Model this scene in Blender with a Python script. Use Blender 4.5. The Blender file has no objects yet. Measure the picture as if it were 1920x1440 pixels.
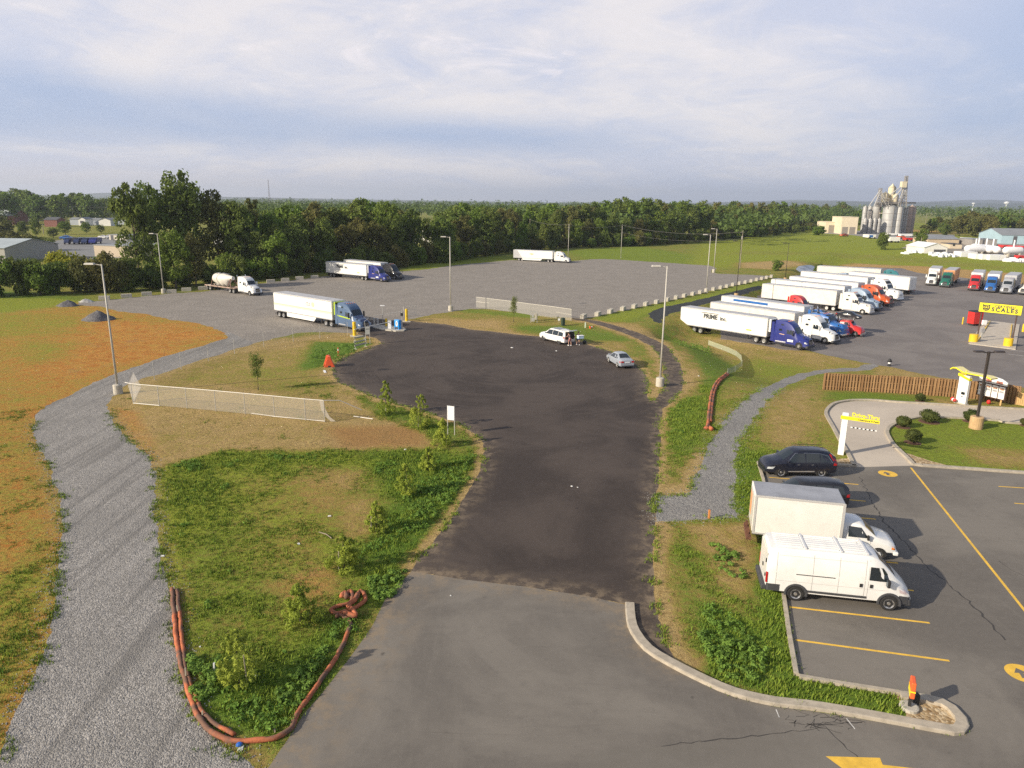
import bpy, bmesh, math, random
import numpy as np
from math import radians as R, sin, cos, pi, tan, atan2, hypot, sqrt
from mathutils import Vector, Matrix, noise
from mathutils.geometry import delaunay_2d_cdt
random.seed(7)
S = bpy.context.scene
COL = S.collection

# ------------------------------------------------------------------ camera
CAM_H = 18.3; FPX = 1335.0; PITCH = R(14.3); ROLL = R(0.6)
cd = bpy.data.cameras.new('camera'); cam = bpy.data.objects.new('camera', cd); COL.objects.link(cam)
cd.sensor_width = 36.0; cd.lens = 36.0*FPX/1920.0; cd.clip_end = 30000; cd.clip_start = 0.5
cF = Vector((0, cos(PITCH), -sin(PITCH))); r0 = Vector((1, 0, 0)); u0 = r0.cross(cF)
cR = cos(ROLL)*r0 + sin(ROLL)*u0; cU = -sin(ROLL)*r0 + cos(ROLL)*u0
m = Matrix((( cR.x, cU.x, -cF.x, 0), (cR.y, cU.y, -cF.y, 0), (cR.z, cU.z, -cF.z, CAM_H), (0, 0, 0, 1)))
cam.matrix_world = m
S.camera = cam
CP = Vector((0, 0, CAM_H))

# ------------------------------------------------------------------ light
SUN_EL = 24.5; SUN_AZ = 25.0      # light travels towards +x turned SUN_AZ degrees to +y
sl = bpy.data.lights.new('sun', 'SUN'); sl.energy = 5.0; sl.angle = R(0.6); sl.color = (1.0, 0.89, 0.72)
so = bpy.data.objects.new('sun', sl); COL.objects.link(so)
ld = Vector((cos(R(SUN_EL))*cos(R(SUN_AZ)), cos(R(SUN_EL))*sin(R(SUN_AZ)), -sin(R(SUN_EL))))
so.rotation_euler = ld.to_track_quat('-Z', 'Y').to_euler()
so.location = (-60, -30, 60)

W = bpy.data.worlds.new('World'); S.world = W; W.use_nodes = True
wn = W.node_tree.nodes; wl = W.node_tree.links; wn.clear()
def N(nodes, t, **kw):
    n = nodes.new(t)
    for k, v in kw.items(): setattr(n, k, v)
    return n
def wmath(op, a, b=None, c=None, clamp=False):
    n = N(wn, 'ShaderNodeMath', operation=op, use_clamp=clamp)
    for i, v in enumerate((a, b, c)):
        if v is None: continue
        if isinstance(v, (int, float)): n.inputs[i].default_value = v
        else: wl.new(v, n.inputs[i])
    return n.outputs[0]
def wss(x, a, b):
    n = N(wn, 'ShaderNodeMapRange', interpolation_type='SMOOTHSTEP')
    wl.new(x, n.inputs[0]); n.inputs[1].default_value = a; n.inputs[2].default_value = b
    return n.outputs[0]
def wmix(f, a, b):
    n = N(wn, 'ShaderNodeMix', data_type='RGBA')
    if isinstance(f, (int, float)): n.inputs[0].default_value = f
    else: wl.new(f, n.inputs[0])
    for i, v in ((6, a), (7, b)):
        if isinstance(v, tuple): n.inputs[i].default_value = (*v, 1)
        else: wl.new(v, n.inputs[i])
    return n.outputs[2]
sky = N(wn, 'ShaderNodeTexSky', sky_type='NISHITA'); sky.sun_disc = False
sky.sun_elevation = R(SUN_EL); sky.sun_rotation = R(245); sky.air_density = 1.0; sky.dust_density = 2.0; sky.altitude = 100
tc = N(wn, 'ShaderNodeTexCoord'); sp = N(wn, 'ShaderNodeSeparateXYZ'); wl.new(tc.outputs['Generated'], sp.inputs[0])
dx, dy, dz = sp.outputs
zc = wmath('MAXIMUM', dz, 0.0)
den = wmath('ADD', zc, 0.17)
px_ = wmath('DIVIDE', dx, den); py_ = wmath('DIVIDE', dy, den)
cmb = N(wn, 'ShaderNodeCombineXYZ'); wl.new(px_, cmb.inputs[0]); wl.new(py_, cmb.inputs[1])
def wnoise(scale, det, rough, off=0.0, dist=0.0):
    mp = N(wn, 'ShaderNodeMapping'); wl.new(cmb.outputs[0], mp.inputs[0]); mp.inputs[1].default_value = (off, off*.7, off*.3)
    mp.inputs[3].default_value = (1.0, 1.0, 1)
    n = N(wn, 'ShaderNodeTexNoise'); wl.new(mp.outputs[0], n.inputs[0]); n.inputs['Scale'].default_value = scale
    n.inputs['Detail'].default_value = det; n.inputs['Roughness'].default_value = rough; n.inputs['Distortion'].default_value = dist
    return n.outputs['Fac']
n1 = wnoise(0.62, 6, 0.58, 3.1, 0.8); n2 = wnoise(2.6, 8, 0.66, 9.0, 0.9)
azm = wmath('DIVIDE', dx, wmath('MAXIMUM', wmath('ABSOLUTE', dy), 0.05))
# brightness of the cloud sheet: white high up, a blue grey bank low down
bank = wmath('MULTIPLY', wss(dz, 0.045, 0.085), wmath('SUBTRACT', 1.0, wss(wmath('ADD', dz, wmath('MULTIPLY', azm, 0.06)), 0.075, 0.125)))
bank = wmath('MULTIPLY', bank, wmath('SUBTRACT', 1.0, wss(azm, 0.0, 0.3)))
rgt = wmath('MULTIPLY', wss(wmath('SUBTRACT', azm, wmath('MULTIPLY', dz, 1.3)), 0.12, 0.62), wss(dz, 0.02, 0.1))
cover = wss(wmath('ADD', wmath('ADD', wmath('MULTIPLY', n1, 0.68), wmath('MULTIPLY', n2, 0.32)), wmath('MULTIPLY', azm, -0.06)), 0.41, 0.62)
blue = wmath('MINIMUM', wmath('ADD', wmath('MULTIPLY', bank, 0.85), wmath('MULTIPLY', rgt, 0.95)), 1.0)
blue = wmath('MULTIPLY', blue, wmath('SUBTRACT', 1.25, wmath('MULTIPLY', n1, 0.5)))
cl_white = (7.8, 7.35, 7.4); cl_lav = (5.5, 5.8, 7.1); cl_blue = (3.5, 4.4, 6.4)
cloud = wmix(cover, cl_lav, cl_white)
cloud = wmix(blue, cloud, cl_blue)
puff = wss(n2, 0.56, 0.70)
cloud = wmix(wmath('MULTIPLY', puff, wmath('MULTIPLY', wss(dz, .08, .2), 0.5)), cloud, (9.0, 8.3, 8.6))
hz = wss(dz, 0.055, 0.0)
cloud = wmix(wmath('MULTIPLY', hz, wss(azm, 0.1, -0.6)), cloud, (6.4, 5.9, 6.3))
cloud = wmix(wmath('MULTIPLY', hz, wss(azm, -0.5, 0.5)), cloud, (3.9, 4.7, 6.6))
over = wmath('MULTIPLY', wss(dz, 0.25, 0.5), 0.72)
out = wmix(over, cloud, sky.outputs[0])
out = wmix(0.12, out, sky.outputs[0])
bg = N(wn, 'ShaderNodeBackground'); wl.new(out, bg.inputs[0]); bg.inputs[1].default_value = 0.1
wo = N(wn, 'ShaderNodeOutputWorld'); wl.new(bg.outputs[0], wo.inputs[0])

S.view_settings.view_transform = 'Standard'; S.view_settings.look = 'None'
S.view_settings.exposure = 0.30; S.view_settings.gamma = 1.0
S.render.engine = 'CYCLES'
S.cycles.use_denoising = False; S.cycles.max_bounces = 6; S.cycles.diffuse_bounces = 2; S.cycles.glossy_bounces = 2
S.cycles.transparent_max_bounces = 8; S.cycles.volume_bounces = 0

# ------------------------------------------------------------------ terrain and pixel helpers
def ss(a, b, x):
    t = min(1, max(0, (x-a)/(b-a))); return t*t*(3-2*t)
BA = Vector((21.0, 108.0)); BB = Vector((73.0, 196.0))      # top of the bank between the two lots
bd = (BB-BA).normalized(); bn = Vector((bd.y, -bd.x))
def terr(x, y):
    s = (x-BA.x)*bn.x + (y-BA.y)*bn.y
    drop = ss(0.3, 5.0, s) * ss(60, 86, y - 0.10*x) * ss(21.0, 31.0, x + max(0.0, y-97.0)*0.9)
    return -2.2*drop * (1-ss(225, 330, y))
def ray(px, py):
    return (cF*FPX + cR*(px-960) - cU*(py-720)).normalized()
def G(px, py, z=None):
    """ground point seen at a pixel of the 1920 x 1440 photograph"""
    d = ray(px, py)
    if d.z > -0.0015: d.z = -0.0015
    zz = 0.0 if z is None else z
    for _ in range(1 if z is not None else 14):
        t = (zz-CAM_H)/d.z; p = CP + d*t
        if z is None:
            zn = terr(p.x, p.y); zz += (zn-zz)*0.7
    p.z = zz if z is not None else terr(p.x, p.y)
    return p
def PX(p):
    v = Vector(p)-CP; D = v.dot(cF); return (960+FPX*v.dot(cR)/D, 720-FPX*v.dot(cU)/D, D)
def hgt(g, ytop):
    """height that reaches photo row ytop above ground point g"""
    lo, hi = 0.0, 120.0
    for _ in range(40):
        mid = (lo+hi)/2
        if PX(g+Vector((0, 0, mid)))[1] > ytop: lo = mid
        else: hi = mid
    return lo
def mpp(g): return PX(g)[2]/FPX       # metres per photo pixel at g

# ------------------------------------------------------------------ materials
MATS = {}
class NT:
    def __init__(s, name):
        s.m = bpy.data.materials.new(name); s.m.use_nodes = True
        s.n = s.m.node_tree.nodes; s.l = s.m.node_tree.links
        s.b = s.n['Principled BSDF']; s.o = s.n['Material Output']
        s.pos = None
    def geo(s):
        if s.pos is None:
            s.pos = N(s.n, 'ShaderNodeNewGeometry').outputs['Position']
        return s.pos
    def obj(s): return N(s.n, 'ShaderNodeTexCoord').outputs['Object']
    def noise(s, scale, det=4, rough=.55, vec=None, dist=0, sc3=None):
        v = vec or s.geo()
        if sc3:
            mp = N(s.n, 'ShaderNodeMapping'); s.l.new(v, mp.inputs[0]); mp.inputs[3].default_value = sc3; v = mp.outputs[0]
        n = N(s.n, 'ShaderNodeTexNoise'); s.l.new(v, n.inputs[0])
        n.inputs['Scale'].default_value = scale; n.inputs['Detail'].default_value = det
        n.inputs['Roughness'].default_value = rough; n.inputs['Distortion'].default_value = dist
        return n.outputs['Fac']
    def vor(s, scale, vec=None, feature='F1', out='Color'):
        n = N(s.n, 'ShaderNodeTexVoronoi', feature=feature); s.l.new(vec or s.geo(), n.inputs[0])
        n.inputs['Scale'].default_value = scale
        return n.outputs[out]
    def math(s, op, a, b=None, clamp=False):
        n = N(s.n, 'ShaderNodeMath', operation=op, use_clamp=clamp)
        for i, v in enumerate((a, b)):
            if v is None: continue
            if isinstance(v, (int, float)): n.inputs[i].default_value = v
            else: s.l.new(v, n.inputs[i])
        return n.outputs[0]
    def ss(s, x, a, b, lo=0, hi=1):
        n = N(s.n, 'ShaderNodeMapRange', interpolation_type='SMOOTHSTEP'); s.l.new(x, n.inputs[0])
        for i, v in enumerate((a, b, lo, hi)): n.inputs[i+1].default_value = v
        return n.outputs[0]
    def mix(s, f, a, b, blend='MIX'):
        n = N(s.n, 'ShaderNodeMix', data_type='RGBA', blend_type=blend)
        if isinstance(f, (int, float)): n.inputs[0].default_value = f
        else: s.l.new(f, n.inputs[0])
        for i, v in ((6, a), (7, b)):
            if isinstance(v, (tuple, list)): n.inputs[i].default_value = (*v[:3], 1)
            else: s.l.new(v, n.inputs[i])
        return n.outputs[2]
    def attr(s, name, out='Fac'):
        n = N(s.n, 'ShaderNodeAttribute'); n.attribute_name = name; return n.outputs[out]
    def ramp(s, f, stops):
        n = N(s.n, 'ShaderNodeValToRGB'); s.l.new(f, n.inputs[0]); e = n.color_ramp.elements
        while len(e) < len(stops): e.new(0.5)
        for i, (p, c) in enumerate(stops): e[i].position = p; e[i].color = (*c, 1)
        return n.outputs[0]
    def bump(s, h, strength=.5, dist=.05):
        n = N(s.n, 'ShaderNodeBump'); s.l.new(h, n.inputs['Height'])
        n.inputs['Strength'].default_value = strength; n.inputs['Distance'].default_value = dist
        s.l.new(n.outputs[0], s.b.inputs['Normal'])
    def col(s, c):
        if isinstance(c, (tuple, list)): s.b.inputs['Base Color'].default_value = (*c[:3], 1)
        else: s.l.new(c, s.b.inputs['Base Color'])
    def set(s, **kw):
        for k, v in kw.items():
            i = s.b.inputs[k.replace('_', ' ')]
            if isinstance(v, (int, float, tuple)): i.default_value = v
            else: s.l.new(v, i)
def mat(name, col, rough=.6, metal=0, var=.0, vscale=3.0, spec=.5, coat=0, dirt=0.0):
    """plain procedural material: a base colour with slight noise variation and optional grime"""
    if name in MATS: return MATS[name]
    t = NT(name); c = col
    if var or dirt:
        o = t.obj()
        n = t.noise(vscale, 4, .6, vec=o)
        f = t.ss(n, .3, .7)
        dark = tuple(x*(1-var) for x in col); lite = tuple(min(1, x*(1+var*.6)) for x in col)
        c = t.mix(f, dark, lite)
        if dirt:
            n2 = t.noise(vscale*2.3, 6, .65, vec=o)
            c = t.mix(t.ss(n2, .52, .75, 0, dirt), c, (.16, .13, .10))
    t.col(c); t.set(Roughness=rough, Metallic=metal, Specular_IOR_Level=spec, Coat_Weight=coat)
    t.set(Coat_Roughness=.08)
    MATS[name] = t.m; return t.m
def paint(name, col, **kw):
    return mat('paint_'+name, col, rough=.32, coat=.45, var=.05, vscale=1.2, dirt=kw.get('dirt', .10))

# ------------------------------------------------------------------ mesh builder
class MB:
    def __init__(s): s.v = []; s.f = []; s.mi = []; s.cur = 0
    def add(s, vs, fs):
        b = len(s.v); s.v += [tuple(q) for q in vs]; s.f += [tuple(b+i for i in f) for f in fs]; s.mi += [s.cur]*len(fs); return b
    def box(s, x0, x1, y0, y1, z0, z1, M=None, tx=0, ty=0):
        # tx, ty inset of the top
        vs = [(x0, y0, z0), (x1, y0, z0), (x1, y1, z0), (x0, y1, z0), (x0+tx, y0+ty, z1), (x1-tx, y0+ty, z1), (x1-tx, y1-ty, z1), (x0+tx, y1-ty, z1)]
        if M is not None: vs = [M @ Vector(q) for q in vs]
        s.add(vs, [(3, 2, 1, 0), (4, 5, 6, 7), (0, 1, 5, 4), (1, 2, 6, 5), (2, 3, 7, 6), (3, 0, 4, 7)])
        return s
    def prism(s, poly, a0, a1, axis='y'):
        """poly in the plane across axis, extruded from a0 to a1"""
        def P(p, a):
            if axis == 'y': return (p[0], a, p[1])
            if axis == 'x': return (a, p[0], p[1])
            return (p[0], p[1], a)
        n = len(poly)
        s.add([P(p, a0) for p in poly]+[P(p, a1) for p in poly],
              [tuple(range(n)), tuple(range(2*n-1, n-1, -1))]+[(i, n+i, n+(i+1) % n, (i+1) % n) for i in range(n)])
        return s
    def cyl(s, a, b, r, r2=None, n=10, cap=True):
        a = Vector(a); b = Vector(b); r2 = r if r2 is None else r2
        d = (b-a).normalized(); u = d.orthogonal().normalized(); w = d.cross(u)
        vs = []
        for c, rr in ((a, r), (b, r2)):
            for i in range(n):
                t = 2*pi*i/n; vs.append(c+u*cos(t)*rr+w*sin(t)*rr)
        fs = [(i, (i+1) % n, n+(i+1) % n, n+i) for i in range(n)]
        if cap: fs += [tuple(range(n-1, -1, -1)), tuple(range(n, 2*n))]
        s.add(vs, fs); return s
    def tube(s, pts, r, n=8, cap=True, jit=0):
        pts = [Vector(p) for p in pts]; L = len(pts); vs = []
        up = Vector((0, 0, 1))
        for k, p in enumerate(pts):
            d = (pts[min(k+1, L-1)]-pts[max(k-1, 0)])
            d = d.normalized() if d.length > 1e-9 else Vector((1, 0, 0))
            u = d.cross(up)
            u = u.normalized() if u.length > 1e-3 else d.orthogonal().normalized()
            w = u.cross(d); rr = (r(k/(L-1)) if callable(r) else r)*(1+random.uniform(-jit, jit))
            for i in range(n):
                t = 2*pi*i/n; vs.append(p+u*cos(t)*rr+w*sin(t)*rr)
        fs = [(k*n+i, (k+1)*n+i, (k+1)*n+(i+1) % n, k*n+(i+1) % n) for k in range(L-1) for i in range(n)]
        if cap: fs += [tuple(range(n)), tuple(range((L-1)*n+n-1, (L-1)*n-1, -1))]
        s.add(vs, fs); return s
    def lathe(s, prof, n=16, M=None, cap=True):
        """prof: list of (r, z), spun around z"""
        vs = [(r*cos(2*pi*i/n), r*sin(2*pi*i/n), z) for r, z in prof for i in range(n)]
        if M is not None: vs = [M @ Vector(q) for q in vs]
        L = len(prof)
        fs = [(k*n+i, k*n+(i+1) % n, (k+1)*n+(i+1) % n, (k+1)*n+i) for k in range(L-1) for i in range(n)]
        if cap: fs += [tuple(range(n-1, -1, -1)), tuple(range((L-1)*n, L*n))]
        s.add(vs, fs); return s
    def grid(s, rows, closed=False):
        """rows of equal length point lists"""
        n = len(rows[0]); vs = [p for r in rows for p in r]; m_ = n if closed else n-1
        s.add(vs, [(k*n+i, k*n+(i+1) % n, (k+1)*n+(i+1) % n, (k+1)*n+i) for k in range(len(rows)-1) for i in range(m_)])
        return s
    def sphere(s, c, r, nu=12, nv=8, sz=1, sx=1, sy=1):
        rows = []
        for k in range(nv+1):
            t = pi*k/nv
            rows.append([(c[0]+r*sx*sin(t)*cos(2*pi*i/nu), c[1]+r*sy*sin(t)*sin(2*pi*i/nu), c[2]+r*sz*cos(t)) for i in range(nu)])
        s.grid(rows, True); return s
    def mesh(s, name, smooth=False):
        me = bpy.data.meshes.new(name); me.from_pydata(s.v, [], s.f)
        if any(s.mi): me.polygons.foreach_set('material_index', s.mi)
        if smooth: me.polygons.foreach_set('use_smooth', [True]*len(s.f))
        me.validate(); me.update(); return me
    def build(s, name, mats, parent=None, smooth=False, bevel=0, auto=False, loc=None, rot=None, label=None):
        me = s.mesh(name, smooth or auto)
        if not isinstance(mats, (list, tuple)): mats = [mats]
        for m_ in mats: me.materials.append(m_)
        if auto:
            try: me.set_sharp_from_angle(angle=R(35))
            except Exception: pass
        o = bpy.data.objects.new(name, me); COL.objects.link(o)
        if parent: o.parent = parent
        if bevel:
            bv = o.modifiers.new('bevel', 'BEVEL'); bv.width = bevel; bv.segments = 2; bv.limit_method = 'ANGLE'; bv.angle_limit = R(40)
        if loc is not None: o.location = loc
        if rot is not None: o.rotation_euler = rot
        if label: o['label'] = label
        return o
CACHE = {}
def inst(key, fn, name, mats, parent, loc=(0, 0, 0), rot=(0, 0, 0), scale=None, auto=True, bevel=0, smooth=False, label=None):
    """an object on a mesh that is built once per key; materials sit on the object"""
    if key not in CACHE:
        mb = MB(); fn(mb); me = mb.mesh(name, smooth or auto)
        if auto:
            try: me.set_sharp_from_angle(angle=R(35))
            except Exception: pass
        k = max(mb.mi)+1 if mb.mi else 1
        for _ in range(k): me.materials.append(None)
        CACHE[key] = me
    me = CACHE[key]
    o = bpy.data.objects.new(name, me); COL.objects.link(o)
    if not isinstance(mats, (list, tuple)): mats = [mats]
    for i, m_ in enumerate(mats):
        if i < len(o.material_slots): o.material_slots[i].link = 'OBJECT'; o.material_slots[i].material = m_
    if parent: o.parent = parent
    o.location = loc; o.rotation_euler = rot
    if scale: o.scale = scale
    if bevel:
        bv = o.modifiers.new('bevel', 'BEVEL'); bv.width = bevel; bv.segments = 2; bv.limit_method = 'ANGLE'; bv.angle_limit = R(40)
    if label: o['label'] = label
    return o
def tag(o, label=None, cat=None, group=None, kind=None):
    if label: o['label'] = label
    if cat: o['category'] = cat
    if group: o['group'] = group
    if kind: o['kind'] = kind
    return o
def thing(name, loc=(0, 0, 0), rz=0, label=None, cat=None, group=None, scale=None):
    o = bpy.data.objects.new(name, None); COL.objects.link(o); o.location = loc; o.rotation_euler = (0, 0, rz)
    o.empty_display_size = .3
    if scale: o.scale = (scale,)*3
    return tag(o, label, cat, group)
def text_mesh(txt, size, depth=.01, bold=0.0, sp=1.0):
    cu = bpy.data.curves.new('t', 'FONT'); cu.body = txt; cu.size = size; cu.extrude = depth; cu.offset = bold
    cu.align_x = 'CENTER'; cu.align_y = 'CENTER'; cu.space_character = sp; cu.resolution_u = 3
    o = bpy.data.objects.new('t', cu); COL.objects.link(o)
    dg = bpy.context.evaluated_depsgraph_get(); me = bpy.data.meshes.new_from_object(o.evaluated_get(dg))
    bpy.data.objects.remove(o); bpy.data.curves.remove(cu)
    return me
def lettering(txt, size, M, material, parent, name='lettering', bold=0.0, depth=.006, sp=1.0, sx=1.0, label=None):
    """text standing in the local frame M (x to the right, y up, z out of the face)"""
    me = text_mesh(txt, size, depth, bold, sp); me.transform(M @ Matrix.Diagonal((sx, 1, 1, 1)))
    me.materials.clear(); me.materials.append(material); me.name = name
    o = bpy.data.objects.new(name, me); COL.objects.link(o); o.parent = parent
    if label: o['label'] = label
    return o
def frame(origin, xdir, up=(0, 0, 1)):
    x = Vector(xdir).normalized(); u = Vector(up); z = x.cross(u).normalized(); y = z.cross(x)
    return Matrix(((x.x, y.x, z.x, origin[0]), (x.y, y.y, z.y, origin[1]), (x.z, y.z, z.z, origin[2]), (0, 0, 0, 1)))
# ------------------------------------------------------------------ ground regions, traced on the photograph and laid on the terrain
P = {}
P['asphalt_old'] = [(772,1071),(870,1087),(985,1100),(1100,1118),(1172,1133),(1174,1163),(1182,1188),(1207,1220),(1249,1247),(1317,1282),(1377,1307),(1455,1325),(1519,1332),(1600,1345),(1682,1360),(1740,1371),(1789,1380),(1812,1376),(1817,1360),(1808,1344),(1789,1325),(1767,1312),(1734,1305),(1684,1298),(1570,1280),(1498,1268),(1484,1190),(1473,1115),(1450,990),(1434,900),(1424,868),(1500,870),(1606,876),(1660,870),(1711,873),(1780,879),(1850,884),(1920,889),(2300,915),(2700,1800),(300,1800),(440,1600),(503,1440),(540,1386),(569,1339),(601,1303),(634,1262),(667,1219),(700,1171),(722,1125),(745,1098)]
P['concrete'] = [(1606,876),(1593,850),(1579,827),(1565,801),(1555,784),(1552,776),(1555,768),(1567,758),(1584,754),(1603,752),(1638,752),(1685,755.5),(1756,759.5),(1827,764),(1920,769),(2300,790),(2300,815),(1920,795),(1874,789),(1827,785.5),(1780,783),(1732,782),(1704,785.5),(1680,793),(1664,801),(1659,810),(1662,820),(1671,834),(1685,848),(1699.5,862),(1711,873)]
P['asphalt_dark'] = [(755,600),(772,602),(792,604),(834,608),(884,618),(920,621),(968,627),(1013,631),(1052,637),(1090,641),(1109,648.5),(1143,658),(1172,670),(1195,686),(1207,696),(1214.6,711),(1217,723),(1214.6,742),(1222,751),(1236,740),(1246,723),(1244.5,706),(1241,682),(1234,665),(1219,648),(1200,637),(1171,625),(1135,613),(1100,603),(1073,599),(1073,596.5),(1100,598.5),(1135,605),(1171,615),(1205,627),(1234,639),(1253,651),(1270,672),(1279,696),(1284,716),(1279,732),(1265,749),(1243,766),(1238.5,787),(1238.5,840),(1236,880),(1232,925),(1229,960),(1226,1000),(1223,1050),(1226,1100),(1232,1150),(1245,1200),(1262,1232),(1255,1242),(1235,1230),(1207,1212),(1184,1180),(1176,1155),(1172,1133),(1100,1118),(985,1100),(870,1087),(772,1071),(782,1050),(810,1018),(838,980),(869,935),(890,904),(902,876),(907,845),(904,827),(886,810),(858,793),(805,775),(772,765),(736,756),(709,748),(688,740),(661,729),(634,717),(622,704),(622,687),(638,673),(676,658),(715,644),(706,635),(672,626),(672,612),(690,598)]
P['gravel_path'] = [(1228,979),(1290,975),(1345,974),(1380,971),(1378,940),(1380,900),(1378,860),(1387,825),(1405,795),(1420,775),(1438,752),(1474,723),(1513,707),(1552,698),(1605,696),(1631,694),(1648,686),(1640,683),(1618,683),(1605,689),(1552,692.5),(1500,700),(1461,713),(1422,733),(1396,752),(1365,779),(1338,815),(1320,850),(1308,890),(1292,922),(1262,930),(1228,930)]
P['truck_lot'] = [(1517,658),(1578,672),(1623,681),(1652,685),(1685,692),(1732,702),(1787,711),(1920,727),(2300,780),(2300,570),(2100,552),(1920,533),(1790,519),(1725,512),(1690,503),(1600,500),(1545,503),(1500,515),(1462,530),(1440,545),(1415,560),(1380,585),(1352,612),(1350,636),(1420,646),(1470,655)]
P['bank_mat'] = [(1216,588),(1230,580),(1247,575),(1297,565),(1357,551),(1435,535),(1444,539),(1400,550),(1357,562),(1330,568),(1297,578),(1265,586),(1243,595),(1238,606),(1226,603)]
P['gravel_lot'] = [(755,600),(785,595),(817,589),(850,584),(880,579),(920,579),(956,584),(994,590),(1040,594.6),(1073,596.5),(1094,598),(1121,592),(1144,587),(1168,582),(1189.5,577.5),(1211,573),(1231,568.5),(1251,564),(1283,556.5),(1312.5,550),(1337.5,544.5),(1362,538.5),(1386,533.5),(1408,529),(1428,524.5),(1440,521.5),(1449,517),(1435,517),(1400,515),(1345,513),(1330,510),(1345,503),(1330,498),(1285,495),(1210,490),(1135,485.5),(1110,486),(1070,490),(960,487.5),(905,492.5),(855,497),(800,505),(750,509),(610,517.5),(580,522),(492,531),(375,547.5),(312,551),(237,559),(187,564),(150,567),(142,572),(187,575),(225,584),(270,589),(325,600),(375,607),(420,620),(425,630),(445,640),(480,643),(522,633),(563,624),(592,622),(657,625),(672,622),(690,598)]
P['gravel_road'] = [(426,622),(425,635),(375,650),(312,667.5),(250,690),(200,707.5),(150,730),(100,755),(65,780),(62,800),(72,825),(86,868),(104,915),(116,965),(118,1022),(109,1073),(102,1120),(98,1157),(87.5,1204),(78,1237),(55,1284),(36,1321),(15,1375),(0,1412),(-60,1560),(-200,1900),(620,1900),(560,1600),(520,1500),(485,1440),(419,1401),(394,1372),(365,1339),(350,1284),(330,1219),(324,1146),(321,1109),(312,1080),(303,1050),(296,1000),(290,950),(293,910),(290,880),(277,857),(265,845),(240,822),(220,800),(207,785),(200,765),(212,745),(237,722),(262,710),(312,697),(375,675),(425,660),(480,643)]
P['mulch_island'] = [(1676,1300),(1734,1308),(1765,1315),(1787,1328),(1804,1346),(1811,1362),(1805,1372),(1786,1375),(1740,1366),(1690,1357),(1700,1340),(1690,1320)]
P['mulch_lane'] = [(1690,846),(1710,852),(1740,862),(1780,874),(1781,878),(1711,873),(1700,862)]
P['mulch_lot'] = [(1566,862),(1592,858),(1606,874),(1560,871)]
P['silo_yard'] = [(1530,437),(1600,441),(1640,447),(1700,452),(1740,456),(1790,462),(1790,440),(1700,437),(1600,432),(1560,430)]
P['yard_far'] = [(1690,465),(1760,472),(1850,486),(1925,494),(2300,520),(2300,455),(1920,455),(1830,447),(1740,448)]
P['yard_left'] = [(90,452),(240,440),(300,450),(300,480),(100,490)]
P['pond'] = [(1497,499),(1518,497),(1530,500),(1524,508),(1500,510),(1492,505)]
P['asphalt_patch'] = [(1085,1445),(1084,1412),(1140,1406),(1250,1400),(1360,1387),(1460,1376),(1548,1363),(1570,1385),(1592,1408),(1640,1460),(1900,1700),(1000,1700)]
PRIO = ['asphalt_patch', 'mulch_island', 'mulch_lane', 'mulch_lot', 'concrete', 'asphalt_old', 'asphalt_dark', 'gravel_road', 'gravel_lot', 'gravel_path', 'truck_lot', 'bank_mat', 'silo_yard', 'yard_far', 'yard_left', 'pond']
JIT = dict(asphalt_patch=.02, asphalt_old=.03, concrete=0, asphalt_dark=.14, gravel_road=.24, gravel_lot=.4, gravel_path=.22, truck_lot=.3, bank_mat=.25, mulch_island=.03, mulch_lane=.15, mulch_lot=.1)

def in_poly(pts, poly):
    x = pts[:, 0]; y = pts[:, 1]; c = np.zeros(len(pts), bool)
    n = len(poly)
    for i in range(n):
        x1, y1 = poly[i]; x2, y2 = poly[(i+1) % n]
        if y1 == y2: continue
        cond = ((y1 > y) != (y2 > y)) & (x < (x2-x1)*(y-y1)/(y2-y1)+x1)
        c ^= cond
    return c
def dist_poly(pts, poly):
    d = np.full(len(pts), 1e9); n = len(poly)
    for i in range(n):
        a = np.array(poly[i]); b = np.array(poly[(i+1) % n]); ab = b-a
        t = np.clip(((pts-a) @ ab)/max(1e-9, ab @ ab), 0, 1)
        q = a+t[:, None]*ab; d = np.minimum(d, np.hypot(pts[:, 0]-q[:, 0], pts[:, 1]-q[:, 1]))
    return d
def wpoly(pts):
    o = [G(*p) for p in pts]; return [(p.x, p.y) for p in o]
def edge_verts(wp, jit):
    out = []
    n = len(wp)
    for i in range(n):
        a = Vector(wp[i]); b = Vector(wp[(i+1) % n]); L = (b-a).length
        D = max(12, hypot(a.x, a.y)); st = max(.22, D*.006)
        k = max(1, int(L/st)); nn = Vector((-(b-a).y, (b-a).x)).normalized() if L > 0 else Vector((0, 0))
        for j in range(k):
            q = a.lerp(b, j/k)
            if jit and q.length < 400:
                s = 1.2; v = (noise.noise(Vector((q.x*s*.35, q.y*s*.35, 1.7)))*1.0+noise.noise(Vector((q.x*2.1, q.y*2.1, 4.2)))*.7+noise.noise(Vector((q.x*6, q.y*6, 9)))*.35)
                q = q+nn*v*jit*min(1.6, max(.6, D/45))
            out.append(q)
    return out
WP = {}
verts = []; edges = []
for nm in PRIO:
    wp = wpoly(P[nm]); ev = edge_verts(wp, JIT.get(nm, .2)); WP[nm] = [(q.x, q.y) for q in ev]
    b = len(verts); verts += [Vector((q.x, q.y)) for q in ev]; k = len(ev)
    edges += [(b+i, b+(i+1) % k) for i in range(k)]
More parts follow.
